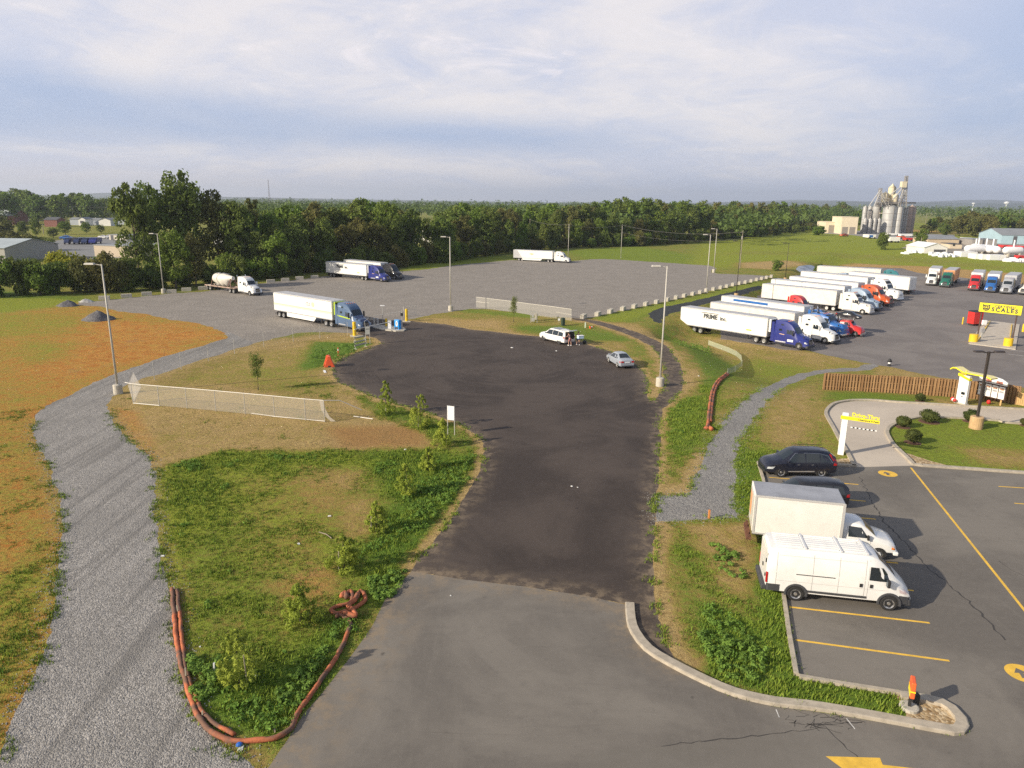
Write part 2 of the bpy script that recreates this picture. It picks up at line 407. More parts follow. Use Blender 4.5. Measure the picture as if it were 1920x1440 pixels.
# free points: fine in front of the camera, coarse elsewhere
rng = np.random.default_rng(5)
D = 9.0; free = []
while D < 12000:
    st = 0.0125 if D < 500 else .03
    na = int(R(112)/(st*1.15)) if D < 1500 else 60
    for k in range(na):
        a = -R(56)+R(112)*(k+rng.random()*.7)/na; rr = D*(1+rng.uniform(-.3, .3)*st)
        free.append((rr*sin(a), rr*cos(a)))
    D *= 1+st
for D in (0, 10, 40, 120, 400, 1500, 5000, 12000):
    for a in np.arange(56.5, 304, 12):
        free.append((D*sin(R(a)), D*cos(R(a))))
        if D == 0: break
verts += [Vector(q) for q in free]
cv, ce, cf, _, _, _ = delaunay_2d_cdt(verts, edges, [], 0, 1e-5, False)
GV = np.array([(v.x, v.y) for v in cv]); GF = np.array([f for f in cf if len(f) == 3])
cen = GV[GF].mean(axis=1)
reg = np.full(len(GF), -1)
for i in range(len(PRIO)-1, -1, -1):
    reg[in_poly(cen, WP[PRIO[i]])] = i
# ---- tint fields: how green / how orange / how fresh the unpaved ground is
PATCH = [  # (polygon, feather m, {field: value})
 ([(-900,560),(100,560),(430,600),(430,640),(60,790),(100,1000),(80,1240),(0,1420),(-900,2200)], 1.5, dict(g=.42, o=.95, y=1.3)),
 ([(-900,540),(0,545),(150,558),(150,566),(110,573),(0,588),(-900,600)], 3, dict(g=.9, o=.3)),
 ([(-200,590),(60,588),(150,596),(165,606),(110,622),(-200,645)], 3, dict(g=.62, y=1)),
 ([(50,640),(140,652),(140,690),(60,682)], 2.5, dict(g=.66, y=.9)),
 ([(10,835),(70,825),(60,850),(10,860)], 1.5, dict(g=.6, y=1)),
 ([(30,1060),(112,1010),(100,1180),(65,1280),(0,1400),(-400,1500),(-100,1150)], 1.2, dict(g=.66, y=1.3, o=.9)),
 ([(-200,900),(110,905),(115,1000),(-200,1020)], 1.5, dict(g=.42, y=1.1)),
 ([(180,600),(330,606),(410,622),(300,672),(120,712),(60,700),(150,650)], 4, dict(g=.22, o=.9)),
 ([(185,765),(230,712),(480,640),(660,620),(700,740),(810,780),(800,835),(520,850),(290,885)], 1.5, dict(g=.22, o=.12, y=.3)),
 ([(255,725),(430,670),(640,640),(640,720),(560,740),(420,720)], 3, dict(g=.42, y=.6)),
 ([(430,695),(560,690),(640,720),(620,745),(500,735)], 2, dict(g=.5, y=.5)),
 ([(610,800),(800,795),(800,835),(640,842)], 1.2, dict(g=.02, o=.45, b=.7)),
 ([(200,760),(260,770),(300,860),(280,868)], .8, dict(g=.2, o=.55)),
 ([(297,882),(420,846),(520,852),(790,842),(905,840),(780,1050),(690,1150),(510,1400),(350,1300),(320,1100)], .8, dict(g=.76, o=.25, y=.55)),
 ([(297,882),(420,846),(640,848),(720,868),(600,930),(450,960),(345,1010),(320,1090)], 1.2, dict(g=.92, y=.95)),
 ([(290,880),(420,850),(450,870),(365,930),(345,1000),(330,1110),(310,1080)], .6, dict(g=.95, y=1)),
 ([(420,880),(640,900),(600,1080),(480,1050)], 2, dict(g=.60, y=.7, o=.35)),
 ([(560,870),(700,880),(640,960),(560,950)], 1.2, dict(g=.40, y=.2)),
 ([(640,940),(700,930),(700,1010),(640,1010)], .8, dict(g=.32, y=.2)),
 ([(500,1090),(620,1060),(640,1110),(560,1160)], .8, dict(g=.36, y=.2, o=.5)),
 ([(700,850),(905,855),(830,980),(765,1060),(690,1050),(740,940)], .9, dict(g=.98, y=.0)),
 ([(350,1230),(520,1250),(650,1160),(620,1280),(500,1380),(390,1360)], .7, dict(g=1, y=.15)),
 ([(690,1060),(770,1075),(720,1130),(690,1130)], .5, dict(g=.95, y=.3)),
 ([(590,640),(700,645),(640,672),(622,690),(560,694)], 1, dict(g=.95, y=0)),
 ([(620,705),(700,745),(800,780),(900,820),(900,845),(830,830),(700,775)], .8, dict(g=.75, y=.2)),
 ([(780,590),(880,576),(1080,596),(1210,690),(1000,632),(850,620),(770,603)], 2, dict(g=.5, y=.4)),
 ([(790,597),(940,600),(960,618),(860,614)], 2.5, dict(g=.14, o=.25)),
 ([(860,578),(1000,588),(1000,596),(870,586)], 1, dict(g=.85)),
 ([(960,612),(1080,610),(1180,636),(1200,655),(1150,655),(1060,630),(980,622)], 1.4, dict(g=.85, y=.3)),
 ([(1090,640),(1180,640),(1190,660),(1120,652)], 1, dict(g=.35, y=.5)),
 ([(1085,604),(1330,552),(1460,520),(1600,515),(1440,536),(1300,566),(1215,588),(1170,604)], 1.4, dict(g=1, y=.8)),
 ([(1120,603),(1190,606),(1260,640),(1215,632)], 1, dict(g=.25, y=.3)),
 ([(1240,620),(1330,650),(1385,690),(1330,800),(1240,900),(1240,770),(1290,730),(1280,660)], 1.5, dict(g=.85, y=.3)),
 ([(1283,650),(1318,700),(1300,745),(1288,720)], .8, dict(g=.2)),
 ([(1237,850),(1290,860),(1300,900),(1240,925)], 1, dict(g=.6, y=.2)),
 ([(1262,618),(1340,635),(1520,660),(1640,686),(1480,700),(1390,690),(1330,660)], 2.5, dict(g=.42, y=.9)),
 ([(1300,625),(1500,658),(1600,680),(1400,650)], 1.5, dict(g=.22, y=.5)),
 ([(1400,670),(1520,690),(1400,740),(1380,700)], 2, dict(g=.72, y=.6)),
 ([(1345,740),(1400,720),(1340,810)], 2, dict(g=.4, y=.6)),
 ([(1440,720),(1545,700),(1565,760),(1608,872),(1440,862),(1385,860)], 1, dict(g=.66, y=.6)),
 ([(1430,750),(1530,715),(1550,790),(1500,850),(1430,825)], 1.4, dict(g=.30, y=.4)),
 ([(1300,850),(1328,850),(1302,926),(1238,934),(1242,914),(1285,903)], .5, dict(g=-.1, o=.15)),
 ([(1385,840),(1440,850),(1425,960),(1380,960)], .7, dict(g=1, y=.1)),
 ([(1545,735),(1700,742),(1920,755),(2200,775),(2200,790),(1920,770),(1680,756),(1550,750)], .8, dict(g=.92, y=.4)),
 ([(1735,742),(1920,755),(1920,768),(1735,757)], 1, dict(g=.5, y=.4)),
 ([(1660,685),(1920,727),(1920,745),(1640,700)], 1.5, dict(g=.25, y=.4)),
 ([(1655,790),(1920,787),(2300,800),(2300,915),(1920,890),(1720,875)], .8, dict(g=.86, y=.55)),
 ([(1790,838),(1950,845),(1950,878),(1840,872)], 1, dict(g=.33, y=.6)),
 ([(1222,980),(1425,980),(1475,1120),(1500,1270),(1690,1300),(1690,1350),(1400,1310),(1250,1235)], .5, dict(g=.62, y=.3)),
 ([(1222,975),(1262,985),(1250,1080),(1290,1200),(1340,1290),(1240,1240)], .5, dict(g=.26, y=.3)),
 ([(1290,985),(1425,980),(1420,1060),(1390,1120),(1310,1060)], .6, dict(g=.30, y=.3)),
 ([(1260,1020),(1330,1040),(1340,1090),(1270,1090)], .5, dict(g=.7, y=.3)),
 ([(1420,960),(1450,1000),(1475,1115),(1500,1270),(1700,1303),(1700,1350),(1460,1310),(1430,1200)], .3, dict(g=1, y=.25)),
 ([(1320,1130),(1430,1180),(1430,1290),(1330,1260)], .5, dict(g=1, y=0)),
 ([(1240,598),(1300,578),(1420,548),(1450,540),(1420,565),(1360,610),(1340,634),(1260,620)], 1.5, dict(g=.55, o=.3, y=-.2)),  # shade below the bank put into the tint as a darker olive
 ([(1285,506),(1330,450),(1540,425),(2300,480),(2300,530),(1600,499),(1480,492)], 8, dict(g=.95, y=1.15)),
 ([(1290,480),(1400,470),(1700,478),(1900,500),(1900,508),(1600,486),(1400,478)], 6, dict(g=.70, y=.6)),
 ([(1380,493),(1480,488),(1510,496),(1470,506),(1390,502)], 3, dict(g=.02, o=.1, y=.5)),
 ([(1530,493),(1600,494),(1740,500),(1920,514),(2300,545),(2300,575),(1920,547),(1730,524),(1560,506)], 1.5, dict(g=-.02, o=.35, y=.5)),
 ([(1460,502),(1545,505),(1545,512),(1470,530),(1430,530)], 2, dict(g=.55, y=.3)),
 ([(1060,470),(1200,462),(1300,480),(1285,500),(1100,486)], 4, dict(g=.9, y=.5)),
 ([(780,480),(960,480),(960,487),(760,508)], 3, dict(g=.85, y=.7)),
 ([(1700,417),(1775,419),(1772,431),(1712,433)], 10, dict(g=.9, y=1)),
 ([(1700,431),(1770,431),(1760,438),(1700,436)], 8, dict(g=.1, o=.5)),
 ([(60,470),(235,460),(235,446),(60,450)], 6, dict(g=.5, y=.4)),
]
FLD = dict(g=np.full(len(GV), .62), o=np.full(len(GV), .12), y=np.full(len(GV), .3), b=np.zeros(len(GV)))
for poly, fe, vals in PATCH:
    wp = wpoly(poly)
    xs = [q[0] for q in wp]; ys = [q[1] for q in wp]
    sel = np.where((GV[:, 0] > min(xs)-fe*2) & (GV[:, 0] < max(xs)+fe*2) & (GV[:, 1] > min(ys)-fe*2) & (GV[:, 1] < max(ys)+fe*2))[0]
    if not len(sel): continue
    pts = GV[sel]; d = dist_poly(pts, wp); ins = in_poly(pts, wp); sd = np.where(ins, d, -d)
    w = np.clip((sd+fe)/(2*fe), 0, 1); w = w*w*(3-2*w)
    for k, v in vals.items(): FLD[k][sel] += (v-FLD[k][sel])*w
_dd = dist_poly(GV, wpoly(P['asphalt_dark'])); _w = np.clip(1.35-_dd/.55, 0, 1); FLD['g'] += (-.05-FLD['g'])*_w; FLD['o'] += (.1-FLD['o'])*_w
_dd = dist_poly(GV, wpoly(P['gravel_road'])); _w = np.clip(1.3-_dd/.9, 0, 1)*.5; FLD['g'] += (.25-FLD['g'])*_w
_dd = np.minimum(dist_poly(GV, wpoly(P['asphalt_dark'])), dist_poly(GV, wpoly([(503,1440),(540,1386),(569,1339),(601,1303),(634,1262),(667,1219),(700,1171),(722,1125),(772,1071),(722,1124),(700,1170),(634,1261),(540,1385)]))*.55); FLD['d'] = np.clip(1-_dd/1.5, 0, 1)**1.3*.9
GZ = np.array([terr(x, y) for x, y in GV])

# ---- ground materials
def ground_mat():
    t = NT('unpaved_ground')
    g = t.attr('g'); o = t.attr('o'); y = t.attr('y'); b = t.attr('b')
    nb = t.noise(.16, 5, .6); nm_ = t.noise(.75, 6, .68, dist=.5); nf = t.noise(3.2, 5, .7); nn = t.noise(16, 3, .7)
    s = t.math('ADD', g, t.math('MULTIPLY', t.math('SUBTRACT', nb, .5), .45))
    s = t.math('ADD', s, t.math('MULTIPLY', t.math('SUBTRACT', nm_, .5), .95))
    s = t.math('ADD', s, t.math('MULTIPLY', t.math('SUBTRACT', nf, .5), 1.15))
    s = t.math('ADD', s, t.math('MULTIPLY', t.math('SUBTRACT', nn, .5), .75))
    cov = t.ss(s, .36, .86)
    straw = t.mix(t.ss(nf, .3, .7), (.27, .170, .058), (.52, .375, .155))
    straw = t.mix(t.ss(nn, .35, .75, 0, .55), straw, (.56, .43, .22))
    org = t.mix(t.ss(nm_, .3, .7), (.40, .15, .03), (.60, .29, .07))
    org = t.mix(t.ss(nn, .5, .8, 0, .5), org, (.50, .36, .20))
    org = t.mix(t.ss(t.noise(.35, 4, .6), .55, .7, 0, .6), org, (.36, .23, .10))
    soil = t.mix(t.ss(t.math('ADD', o, t.math('MULTIPLY', t.math('SUBTRACT', nb, .5), .3)), .15, .8), straw, org)
    soil = t.mix(b, soil, (.30, .175, .07))
    soil = t.mix(t.ss(t.noise(7, 4, .75), .52, .72, 0, .55), soil, (.15, .10, .05)); soil = t.mix(t.ss(t.noise(.5, 3, .5), .6, .75, 0, .25), soil, (.17, .12, .07))
    gd = t.mix(t.ss(nf, .3, .7), (.078, .145, .018), (.145, .240, .030))
    gl = t.mix(t.ss(nf, .3, .7), (.175, .210, .024), (.30, .335, .040))
    gr = t.mix(t.ss(t.math('ADD', y, t.math('MULTIPLY', t.math('SUBTRACT', nm_, .5), .8)), .1, .9), gd, gl)
    gr = t.mix(t.ss(nn, .45, .8, 0, .5), gr, (.25, .24, .07))
    dry = t.mix(t.ss(nf, .3, .7), (.22, .175, .045), (.35, .285, .085))
    dry = t.mix(t.math('MULTIPLY', o, .75), dry, t.mix(t.ss(nf, .3, .7), (.33, .19, .035), (.46, .29, .06)))
    c = t.mix(t.ss(s, .12, .50), soil, dry); c = t.mix(cov, c, gr)
    c = t.mix(t.ss(t.noise(38, 2, .7), .62, .8, 0, .5), c, (.55, .47, .28))
    t.col(c); t.set(Roughness=.95, Specular_IOR_Level=.1)
    h = t.math('ADD', t.math('MULTIPLY', nn, .6), t.math('MULTIPLY', nf, 1.0)); t.bump(h, .9, .16)
    return t.m
def gravel_mat(name, c0, c1, c2, cell, rut=None, dusty=.0):
    t = NT(name); v = t.vor(cell); sp_ = N(t.n, 'ShaderNodeSeparateColor'); t.l.new(v, sp_.inputs[0])
    n = t.noise(.25, 5, .6); nm_ = t.noise(1.4, 5, .65)
    c = t.ramp(sp_.outputs[0], [(0, c0), (.5, c1), (1, c2)])
    c = t.mix(t.ss(n, .35, .7, 0, .45), c, tuple(x*.72 for x in c1))
    c = t.mix(t.ss(nm_, .55, .8, 0, .35), c, tuple(min(1, x*1.25) for x in c1))
    if rut:      # wheel ruts worn along the road
        st = t.noise(.8, 4, .6, sc3=(1.5, .06, 1), dist=.25); c = t.mix(t.ss(st, .50, .68, 0, .7), c, tuple(x*.62 for x in c1)); c = t.mix(t.ss(st, .46, .30, 0, .35), c, tuple(x*1.3 for x in c1))
    if dusty:
        st = t.noise(.16, 5, .7, sc3=(1.0, 4.5, 1), dist=1.2)
        c = t.mix(t.ss(st, .48, .72, 0, dusty), c, tuple(x*.62 for x in c1))
        st2 = t.noise(.8, 6, .75, sc3=(.35, 2.2, 1), dist=2.0)
        c = t.mix(t.ss(st2, .56, .72, 0, dusty*.8), c, tuple(x*.55 for x in c1))
    t.col(c); t.set(Roughness=.9, Specular_IOR_Level=.2)
    d = t.vor(cell, out='Distance')
    t.bump(t.math('ADD', t.math('MULTIPLY', d, -.7), t.math('MULTIPLY', nm_, 2.0)), .8, .05)
    return t.m
def asphalt_mat(name, base, lite, dark, arcs=None, grain=22, track=.4):
    t = NT(name); n = t.noise(.12, 6, .62, dist=.6); m1 = t.noise(.9, 6, .7, dist=.4); g = t.noise(grain, 3, .8)
    c = t.mix(t.ss(n, .38, .62), base, lite)
    c = t.mix(t.ss(m1, .5, .85, 0, .5), c, dark)
    m2 = t.noise(3.2, 6, .75); c = t.mix(t.ss(m2, .45, .75, 0, .35), c, lite); c = t.mix(t.ss(m2, .42, .30, 0, .3), c, dark)
    c = t.mix(t.ss(g, .4, .8, 0, .22), c, tuple(min(1, x*1.5) for x in lite))
    if arcs:   # tyre arcs swept round a turning circle
        cx, cy = arcs
        s = N(t.n, 'ShaderNodeSeparateXYZ'); t.l.new(t.geo(), s.inputs[0])
        X = t.math('SUBTRACT', s.outputs[0], cx); Y = t.math('SUBTRACT', s.outputs[1], cy)
        rr = t.math('SQRT', t.math('ADD', t.math('MULTIPLY', X, X), t.math('MULTIPLY', Y, Y)))
        an = t.math('ARCTAN2', Y, X)
        cb = N(t.n, 'ShaderNodeCombineXYZ'); t.l.new(t.math('MULTIPLY', rr, .9), cb.inputs[0]); t.l.new(t.math('MULTIPLY', an, .9), cb.inputs[1])
        a1 = t.noise(.8, 5, .7, vec=cb.outputs[0]); a2 = t.noise(4.2, 3, .7, vec=cb.outputs[0])
        k_ = t.ss(Y, -30, -8); c = t.mix(t.math('MULTIPLY', k_, t.ss(a1, .48, .66, 0, .8)), c, lite); c = t.mix(t.math('MULTIPLY', k_, t.ss(a2, .56, .70, 0, .6)), c, tuple(x*1.35 for x in lite)); c = t.mix(t.math('MULTIPLY', k_, t.ss(a2, .44, .32, 0, .5)), c, dark)
    st = t.noise(.5, 5, .7, sc3=(2.6, .16, 1), dist=.5)
    c = t.mix(t.ss(st, .5, .72, 0, track), c, lite)
    st2 = t.noise(.9, 5, .7, sc3=(.18, 2.2, 1), dist=1.0)
    c = t.mix(t.ss(st2, .58, .75, 0, track*(.25 if arcs else .8)), c, dark)
    c = t.mix(t.math('MULTIPLY', t.attr('d'), t.ss(t.noise(1.3, 5, .7), .42, .66, .10, 1)), c, (.27, .205, .135))
    # oil drips
    dr = t.noise(1.6, 2, .4); c = t.mix(t.ss(dr, .73, .80, 0, .55), c, tuple(x*.45 for x in dark))
    t.col(c); t.set(Roughness=.86, Specular_IOR_Level=.3); t.bump(g, .35, .012)
    return t.m
bc = G(960, 690)
def water_mat():
    t = NT('pond_water'); t.col((.10, .12, .13)); t.set(Roughness=.12); t.bump(t.noise(2, 3), .1, .05); return t.m
GM = {
 -1: ground_mat(),
 'asphalt_old': asphalt_mat('old_asphalt', (.136, .122, .106), (.200, .180, .154), (.092, .082, .072), None, 26, .35),
 'asphalt_patch': asphalt_mat('patch_asphalt', (.150, .135, .115), (.185, .168, .145), (.12, .108, .095), None, 26, .25),
 'concrete': asphalt_mat('lane_concrete', (.43, .37, .30), (.52, .45, .365), (.32, .28, .23), None, 14, .3),
 'asphalt_dark': asphalt_mat('new_asphalt', (.043, .033, .028), (.078, .061, .051), (.030, .0235, .021), (bc.x, bc.y), 26, .25),
 'gravel_road': gravel_mat('road_stone', (.15, .142, .132), (.275, .260, .240), (.44, .415, .385), 19.0, rut=1),
 'gravel_lot': gravel_mat('rolled_stone', (.215, .193, .168), (.28, .25, .217), (.34, .307, .268), 6.0, dusty=.28),
 'gravel_path': gravel_mat('path_stone', (.17, .16, .155), (.245, .235, .22), (.34, .325, .30), 12.0),
 'truck_lot': asphalt_mat('lot_asphalt', (.165, .146, .136), (.215, .192, .176), (.120, .106, .100), None, 18, .35),
 'bank_mat': mat('black_mat', (.022, .024, .022), rough=.8, var=.4, vscale=.6),
 'mulch_island': gravel_mat('pebbles', (.22, .13, .06), (.46, .33, .18), (.70, .58, .40), 8.0),
 'silo_yard': mat('yard_stone', (.26, .25, .24), rough=.9, var=.15, vscale=.1),
 'yard_far': mat('yard_dirt', (.27, .24, .20), rough=.9, var=.25, vscale=.1),
 'yard_left': mat('yard_asphalt', (.20, .20, .20), rough=.9, var=.15, vscale=.1),
 'pond': water_mat(),
}
GM['mulch_lane'] = GM['mulch_lot'] = GM['mulch_island']
def ground_obj(name, idx, material):
    sel = GF[np.isin(reg, idx)]
    if not len(sel): return
    u, inv = np.unique(sel, return_inverse=True); fs = inv.reshape(-1, 3)
    me = bpy.data.meshes.new(name)
    me.from_pydata([(GV[i, 0], GV[i, 1], GZ[i]) for i in u], [], fs.tolist())
    for k in FLD:
        a = me.attributes.new(k, 'FLOAT', 'POINT'); a.data.foreach_set('value', FLD[k][u].astype(np.float32))
    me.polygons.foreach_set('use_smooth', [True]*len(fs)); me.materials.append(material)
    o = bpy.data.objects.new(name, me); COL.objects.link(o); o['kind'] = 'structure'
    return o
ground_obj('ground', [-1], GM[-1])
for i, nm in enumerate(PRIO):
    nice = {'asphalt_patch': 'road_surface', 'asphalt_old': 'road', 'concrete': 'concrete_road', 'asphalt_dark': 'asphalt_road', 'bank_mat': 'slope', 'gravel_path': 'path', 'gravel_road': 'gravel_road',
            'gravel_lot': 'gravel_ground', 'truck_lot': 'asphalt_ground', 'silo_yard': 'gravel_ground', 'yard_far': 'dirt_ground', 'yard_left': 'asphalt_ground', 'pond': 'water'}.get(nm, 'pebble_ground')
    ground_obj(nice, [i], GM[nm])
def region_at(pts):
    r = np.full(len(pts), -1)
    for i in range(len(PRIO)-1, -1, -1): r[in_poly(pts, WP[PRIO[i]])] = i
    return r

# ---- kerbs: swept strips with a real upstand
concrete = mat('kerb_concrete', (.42, .365, .285), rough=.85, var=.18, vscale=2.5, dirt=.25)
def offs(pts, k, n, w):
    a = pts[max(k-1, 0)]; b = pts[min(k+1, len(pts)-1)]; d = (b-a).normalized(); return Vector((-d.y, d.x))*w
def smooth_line(pts, st=.5):
    """catmull-rom through world points"""
    out = []
    n = len(pts)
    for i in range(n-1):
        p0 = pts[max(i-1, 0)]; p1 = pts[i]; p2 = pts[i+1]; p3 = pts[min(i+2, n-1)]
        k = max(1, int((p2-p1).length/st))
        for j in range(k):
            t = j/k
            out.append(.5*((2*p1)+(-p0+p2)*t+(2*p0-5*p1+4*p2-p3)*t*t+(-p0+3*p1-3*p2+p3)*t**3))
    out.append(pts[-1]); return out
def kerb(px, w, h=.14, side=1, straight=False):
    pts = [Vector((G(*q).x, G(*q).y, 0)) for q in px]
    if not straight: pts = smooth_line(pts, .45)
    mb = MB(); rows = []
    joint = 0
    for k, p in enumerate(pts):
        o = offs(pts, k, len(pts), w*side); z = terr(p.x, p.y)
        a = (p.x, p.y); b = (p.x+o.x, p.y+o.y)
        a2 = (p.x+o.x*.12, p.y+o.y*.12)
        rows.append([(a[0], a[1], z-.05), (a[0], a[1], z+h-.02), (a2[0], a2[1], z+h), (b[0], b[1], z+h), (b[0], b[1], z-.05)])
    mb.grid(rows)
    mb.add(rows[0], [(0, 1, 2, 3, 4)]); mb.add(rows[-1], [(4, 3, 2, 1, 0)])
    o = mb.build('kerb', concrete); o['kind'] = 'structure'; return o
kerb([(1172,1133),(1174,1163),(1182,1188),(1207,1220),(1249,1247),(1317,1282),(1377,1307),(1455,1325),(1519,1332),(1600,1345),(1682,1360),(1740,1371),(1789,1380),(1808,1378),(1817,1366),(1812,1350),(1792,1328),(1767,1314),(1734,1306),(1684,1298.5)], .42)
kerb([(1684,1298.5),(1570,1280.5),(1498,1268)], .20, straight=True)
kerb([(1498,1268),(1484,1190),(1473,1115),(1450,990),(1434,900),(1424,868)], .20, straight=True)
kerb([(1424,868),(1500,870),(1606,876)], .22, straight=True)
kerb([(1606,876),(1593,850),(1579,827),(1565,801),(1555,784),(1552,776),(1555,768),(1567,758),(1584,754),(1603,752),(1638,752),(1685,755.5),(1756,759.5),(1827,764),(1920,769),(2300,790)], .30)
kerb([(2300,815),(1920,795),(1874,789),(1827,785.5),(1780,783),(1732,782),(1704,785.5),(1680,793),(1664,801),(1659,810),(1662,820),(1671,834),(1685,848),(1699.5,862),(1711,873),(1730,875.5)], .30)
kerb([(1730,875.5),(1780,879),(1850,884),(1920,889),(2300,915)], .35)
# ------------------------------------------------------------------ vehicle library (x forward, y left, z up, metres)
M_TYRE = mat('tyre', (.022, .021, .020), rough=.85, var=.3, vscale=6)
M_RIMS = mat('rim_steel', (.50, .50, .50), rough=.35, metal=.8)
M_RIMW = mat('rim_white', (.62, .60, .56), rough=.5, var=.15, vscale=8)
M_GLASS = mat('dark_glass', (.018, .024, .028), rough=.06, spec=.8)
M_GLASSB = mat('sky_glass', (.06, .085, .10), rough=.08, spec=.8)
M_BLACK = mat('black_plastic', (.025, .025, .026), rough=.6, var=.2, vscale=3)
M_DGREY = mat('dark_grey_plastic', (.055, .056, .06), rough=.65, var=.15, vscale=3)
M_CHROME = mat('chrome', (.70, .70, .71), rough=.18, metal=.9)
M_FRAME = mat('chassis', (.05, .045, .042), rough=.8, var=.4, vscale=4)
M_RED = mat('red_lens', (.45, .012, .012), rough=.2)
M_AMBER = mat('amber_lens', (.75, .22, .02), rough=.25)
M_LENS = mat('clear_lens', (.60, .62, .62), rough=.12, spec=.8)
M_WHITE = paint('white', (.80, .785, .745)); M_WHITE2 = paint('cream', (.78, .74, .66), dirt=.2)
M_TRAIL = mat('trailer_white', (.80, .785, .74), rough=.45, var=.04, vscale=.8, dirt=.10)
M_TRAILD = mat('trailer_dull', (.72, .68, .60), rough=.55, var=.08, vscale=.8, dirt=.22)
M_ROOF = mat('trailer_roof', (.46, .46, .47), rough=.5, var=.12, vscale=.6, dirt=.2)
M_ALU = mat('aluminium', (.52, .52, .53), rough=.4, metal=.55, var=.1, vscale=2)
M_PLATE = mat('plate_white', (.8, .8, .8), rough=.5)

class Body:
    """lofted body; stations (x, zb, zm, zt, wb, wm, wt): half widths at sill, belt line and roof"""
    def __init__(s, st, crown=.04): s.st = st; s.crown = crown
    def at(s, x):
        st = s.st
        if x <= st[0][0]: return st[0][1:]
        for a, b in zip(st, st[1:]):
            if a[0] <= x <= b[0]:
                t = (x-a[0])/(b[0]-a[0]); return tuple(p+(q-p)*t for p, q in zip(a[1:], b[1:]))
        return st[-1][1:]
    def half(s, x):
        zb, zm, zt, wb, wm, wt = s.at(x); h = zt-zm; e = min(.09, max(.02, h*.18))
        return [(0, zb), (wb*.9, zb), (wb, zb+.07), (wb+(wm-wb)*.75, zb+(zm-zb)*.45), (wm, zm-.02), (wt+(wm-wt)*.09, zt-e), (wt-e*.55, zt-e*.22), (wt*.55, zt+s.crown*.6), (0, zt+s.crown)]
    def side_y(s, x, z):
        h = s.half(x)[2:7]
        if z <= h[0][1]: return h[0][0]
        for a, b in zip(h, h[1:]):
            if a[1] <= z <= b[1]:
                t = (z-a[1])/max(1e-6, b[1]-a[1]); return a[0]+(b[0]-a[0])*t
        return h[-1][0]
    def mesh(s, mb, sub=3):
        rows = []
        st = s.st
        xs = []
        for a, b in zip(st, st[1:]):
            k = max(1, min(sub, int((b[0]-a[0])/.35)))
            xs += [a[0]+(b[0]-a[0])*i/k for i in range(k)]
        xs.append(st[-1][0])
        for x in xs:
            h = s.half(x); r = [(x, y, z) for y, z in h]+[(x, -y, z) for y, z in h[-2:0:-1]]
            rows.append(r)
        n = len(rows[0])
        mb.grid(rows, True)
        mb.add(rows[0], [tuple(range(n))]); mb.add(rows[-1], [tuple(range(n-1, -1, -1))])
    def side(s, mb, q, sd, off=.008, nx=6, nz=2, th=.0):
        """patch on the flank: q = (x,z) corners rear-bottom, front-bottom, front-top, rear-top"""
        rows = []
        for j in range(nz+1):
            v = j/nz; r = []
            for i in range(nx+1):
                u = i/nx
                x = (q[0][0]*(1-u)+q[1][0]*u)*(1-v)+(q[3][0]*(1-u)+q[2][0]*u)*v
                z = (q[0][1]*(1-u)+q[1][1]*u)*(1-v)+(q[3][1]*(1-u)+q[2][1]*u)*v
                r.append((x, sd*(s.side_y(x, z)+off), z))
            rows.append(r)
        if sd > 0: rows = rows[::-1]
        mb.grid(rows); return mb
    def top(s, mb, xa, xb, ua, ub, off=.01, inset=.0, nx=4, nu=8, taper=0):
        rows = []
        for i in range(nx+1):
            x = xa+(xb-xa)*i/nx; zb, zm, zt, wb, wm, wt = s.at(x); h = zt-zm; e = min(.09, max(.02, h*.18))
            r = []
            for j in range(nu+1):
                u = ua+(ub-ua)*j/nu; w = (wt-e*.55)*(1-inset); au = abs(u)*(1-inset)
                zz = zt+(s.crown*(1-au*.73) if au < .55 else s.crown*.6*(1-(au-.55)/.45)-e*.22*(au-.55)/.45)
                r.append((x, u*w, zz+off))
            rows.append(r)
        mb.grid(rows[::-1]); return mb
def wheel(par, x, y, r=.34, w=.22, style='car', rim=None, z0=0):
    """y sign gives the outer side"""
    s = 1 if y > 0 else -1
    def tyre(mb):
        mb.lathe([(r*.55, w/2*.9), (r*.62, w/2), (r*.93, w/2), (r, w/2*.75), (r, -w/2*.75), (r*.93, -w/2), (r*.62, -w/2), (r*.55, -w/2*.9)], 22)
    def rimf(mb):
        if style == 'truck':
            mb.lathe([(.01, .10), (r*.16, .10), (r*.20, .02), (r*.42, -.02), (r*.50, .05), (r*.60, .06), (r*.62, .02)], 20, Matrix.Translation((0, 0, w/2-.03)))
        elif style == 'truckf':
            mb.lathe([(.01, .05), (r*.18, .05), (r*.22, .10), (r*.34, .10), (r*.50, -.02), (r*.60, .03), (r*.62, .0)], 20, Matrix.Translation((0, 0, w/2-.03)))
        else:
            mb.lathe([(.01, .015), (r*.2, .015), (r*.24, -.01), (r*.55, .0), (r*.64, .02), (r*.66, -.01)], 20, Matrix.Translation((0, 0, w/2-.01)))
            mb.cur = 1
            for k in range(5):
                a = 2*pi*k/5; mb.prism([(r*.26*cos(a-.22), r*.26*sin(a-.22)), (r*.56*cos(a-.3), r*.56*sin(a-.3)), (r*.56*cos(a+.3), r*.56*sin(a+.3)), (r*.26*cos(a+.22), r*.26*sin(a+.22))], w/2-.003, w/2+.003, 'z')
    o = inst(('tyre', r, w), tyre, 'wheel', M_TYRE, par, (x, y-s*w/2, r+z0), (-s*pi/2, 0, 0))
    inst(('rim', r, w, style), rimf, 'rim', [rim or M_RIMS, M_BLACK], o)
    return o
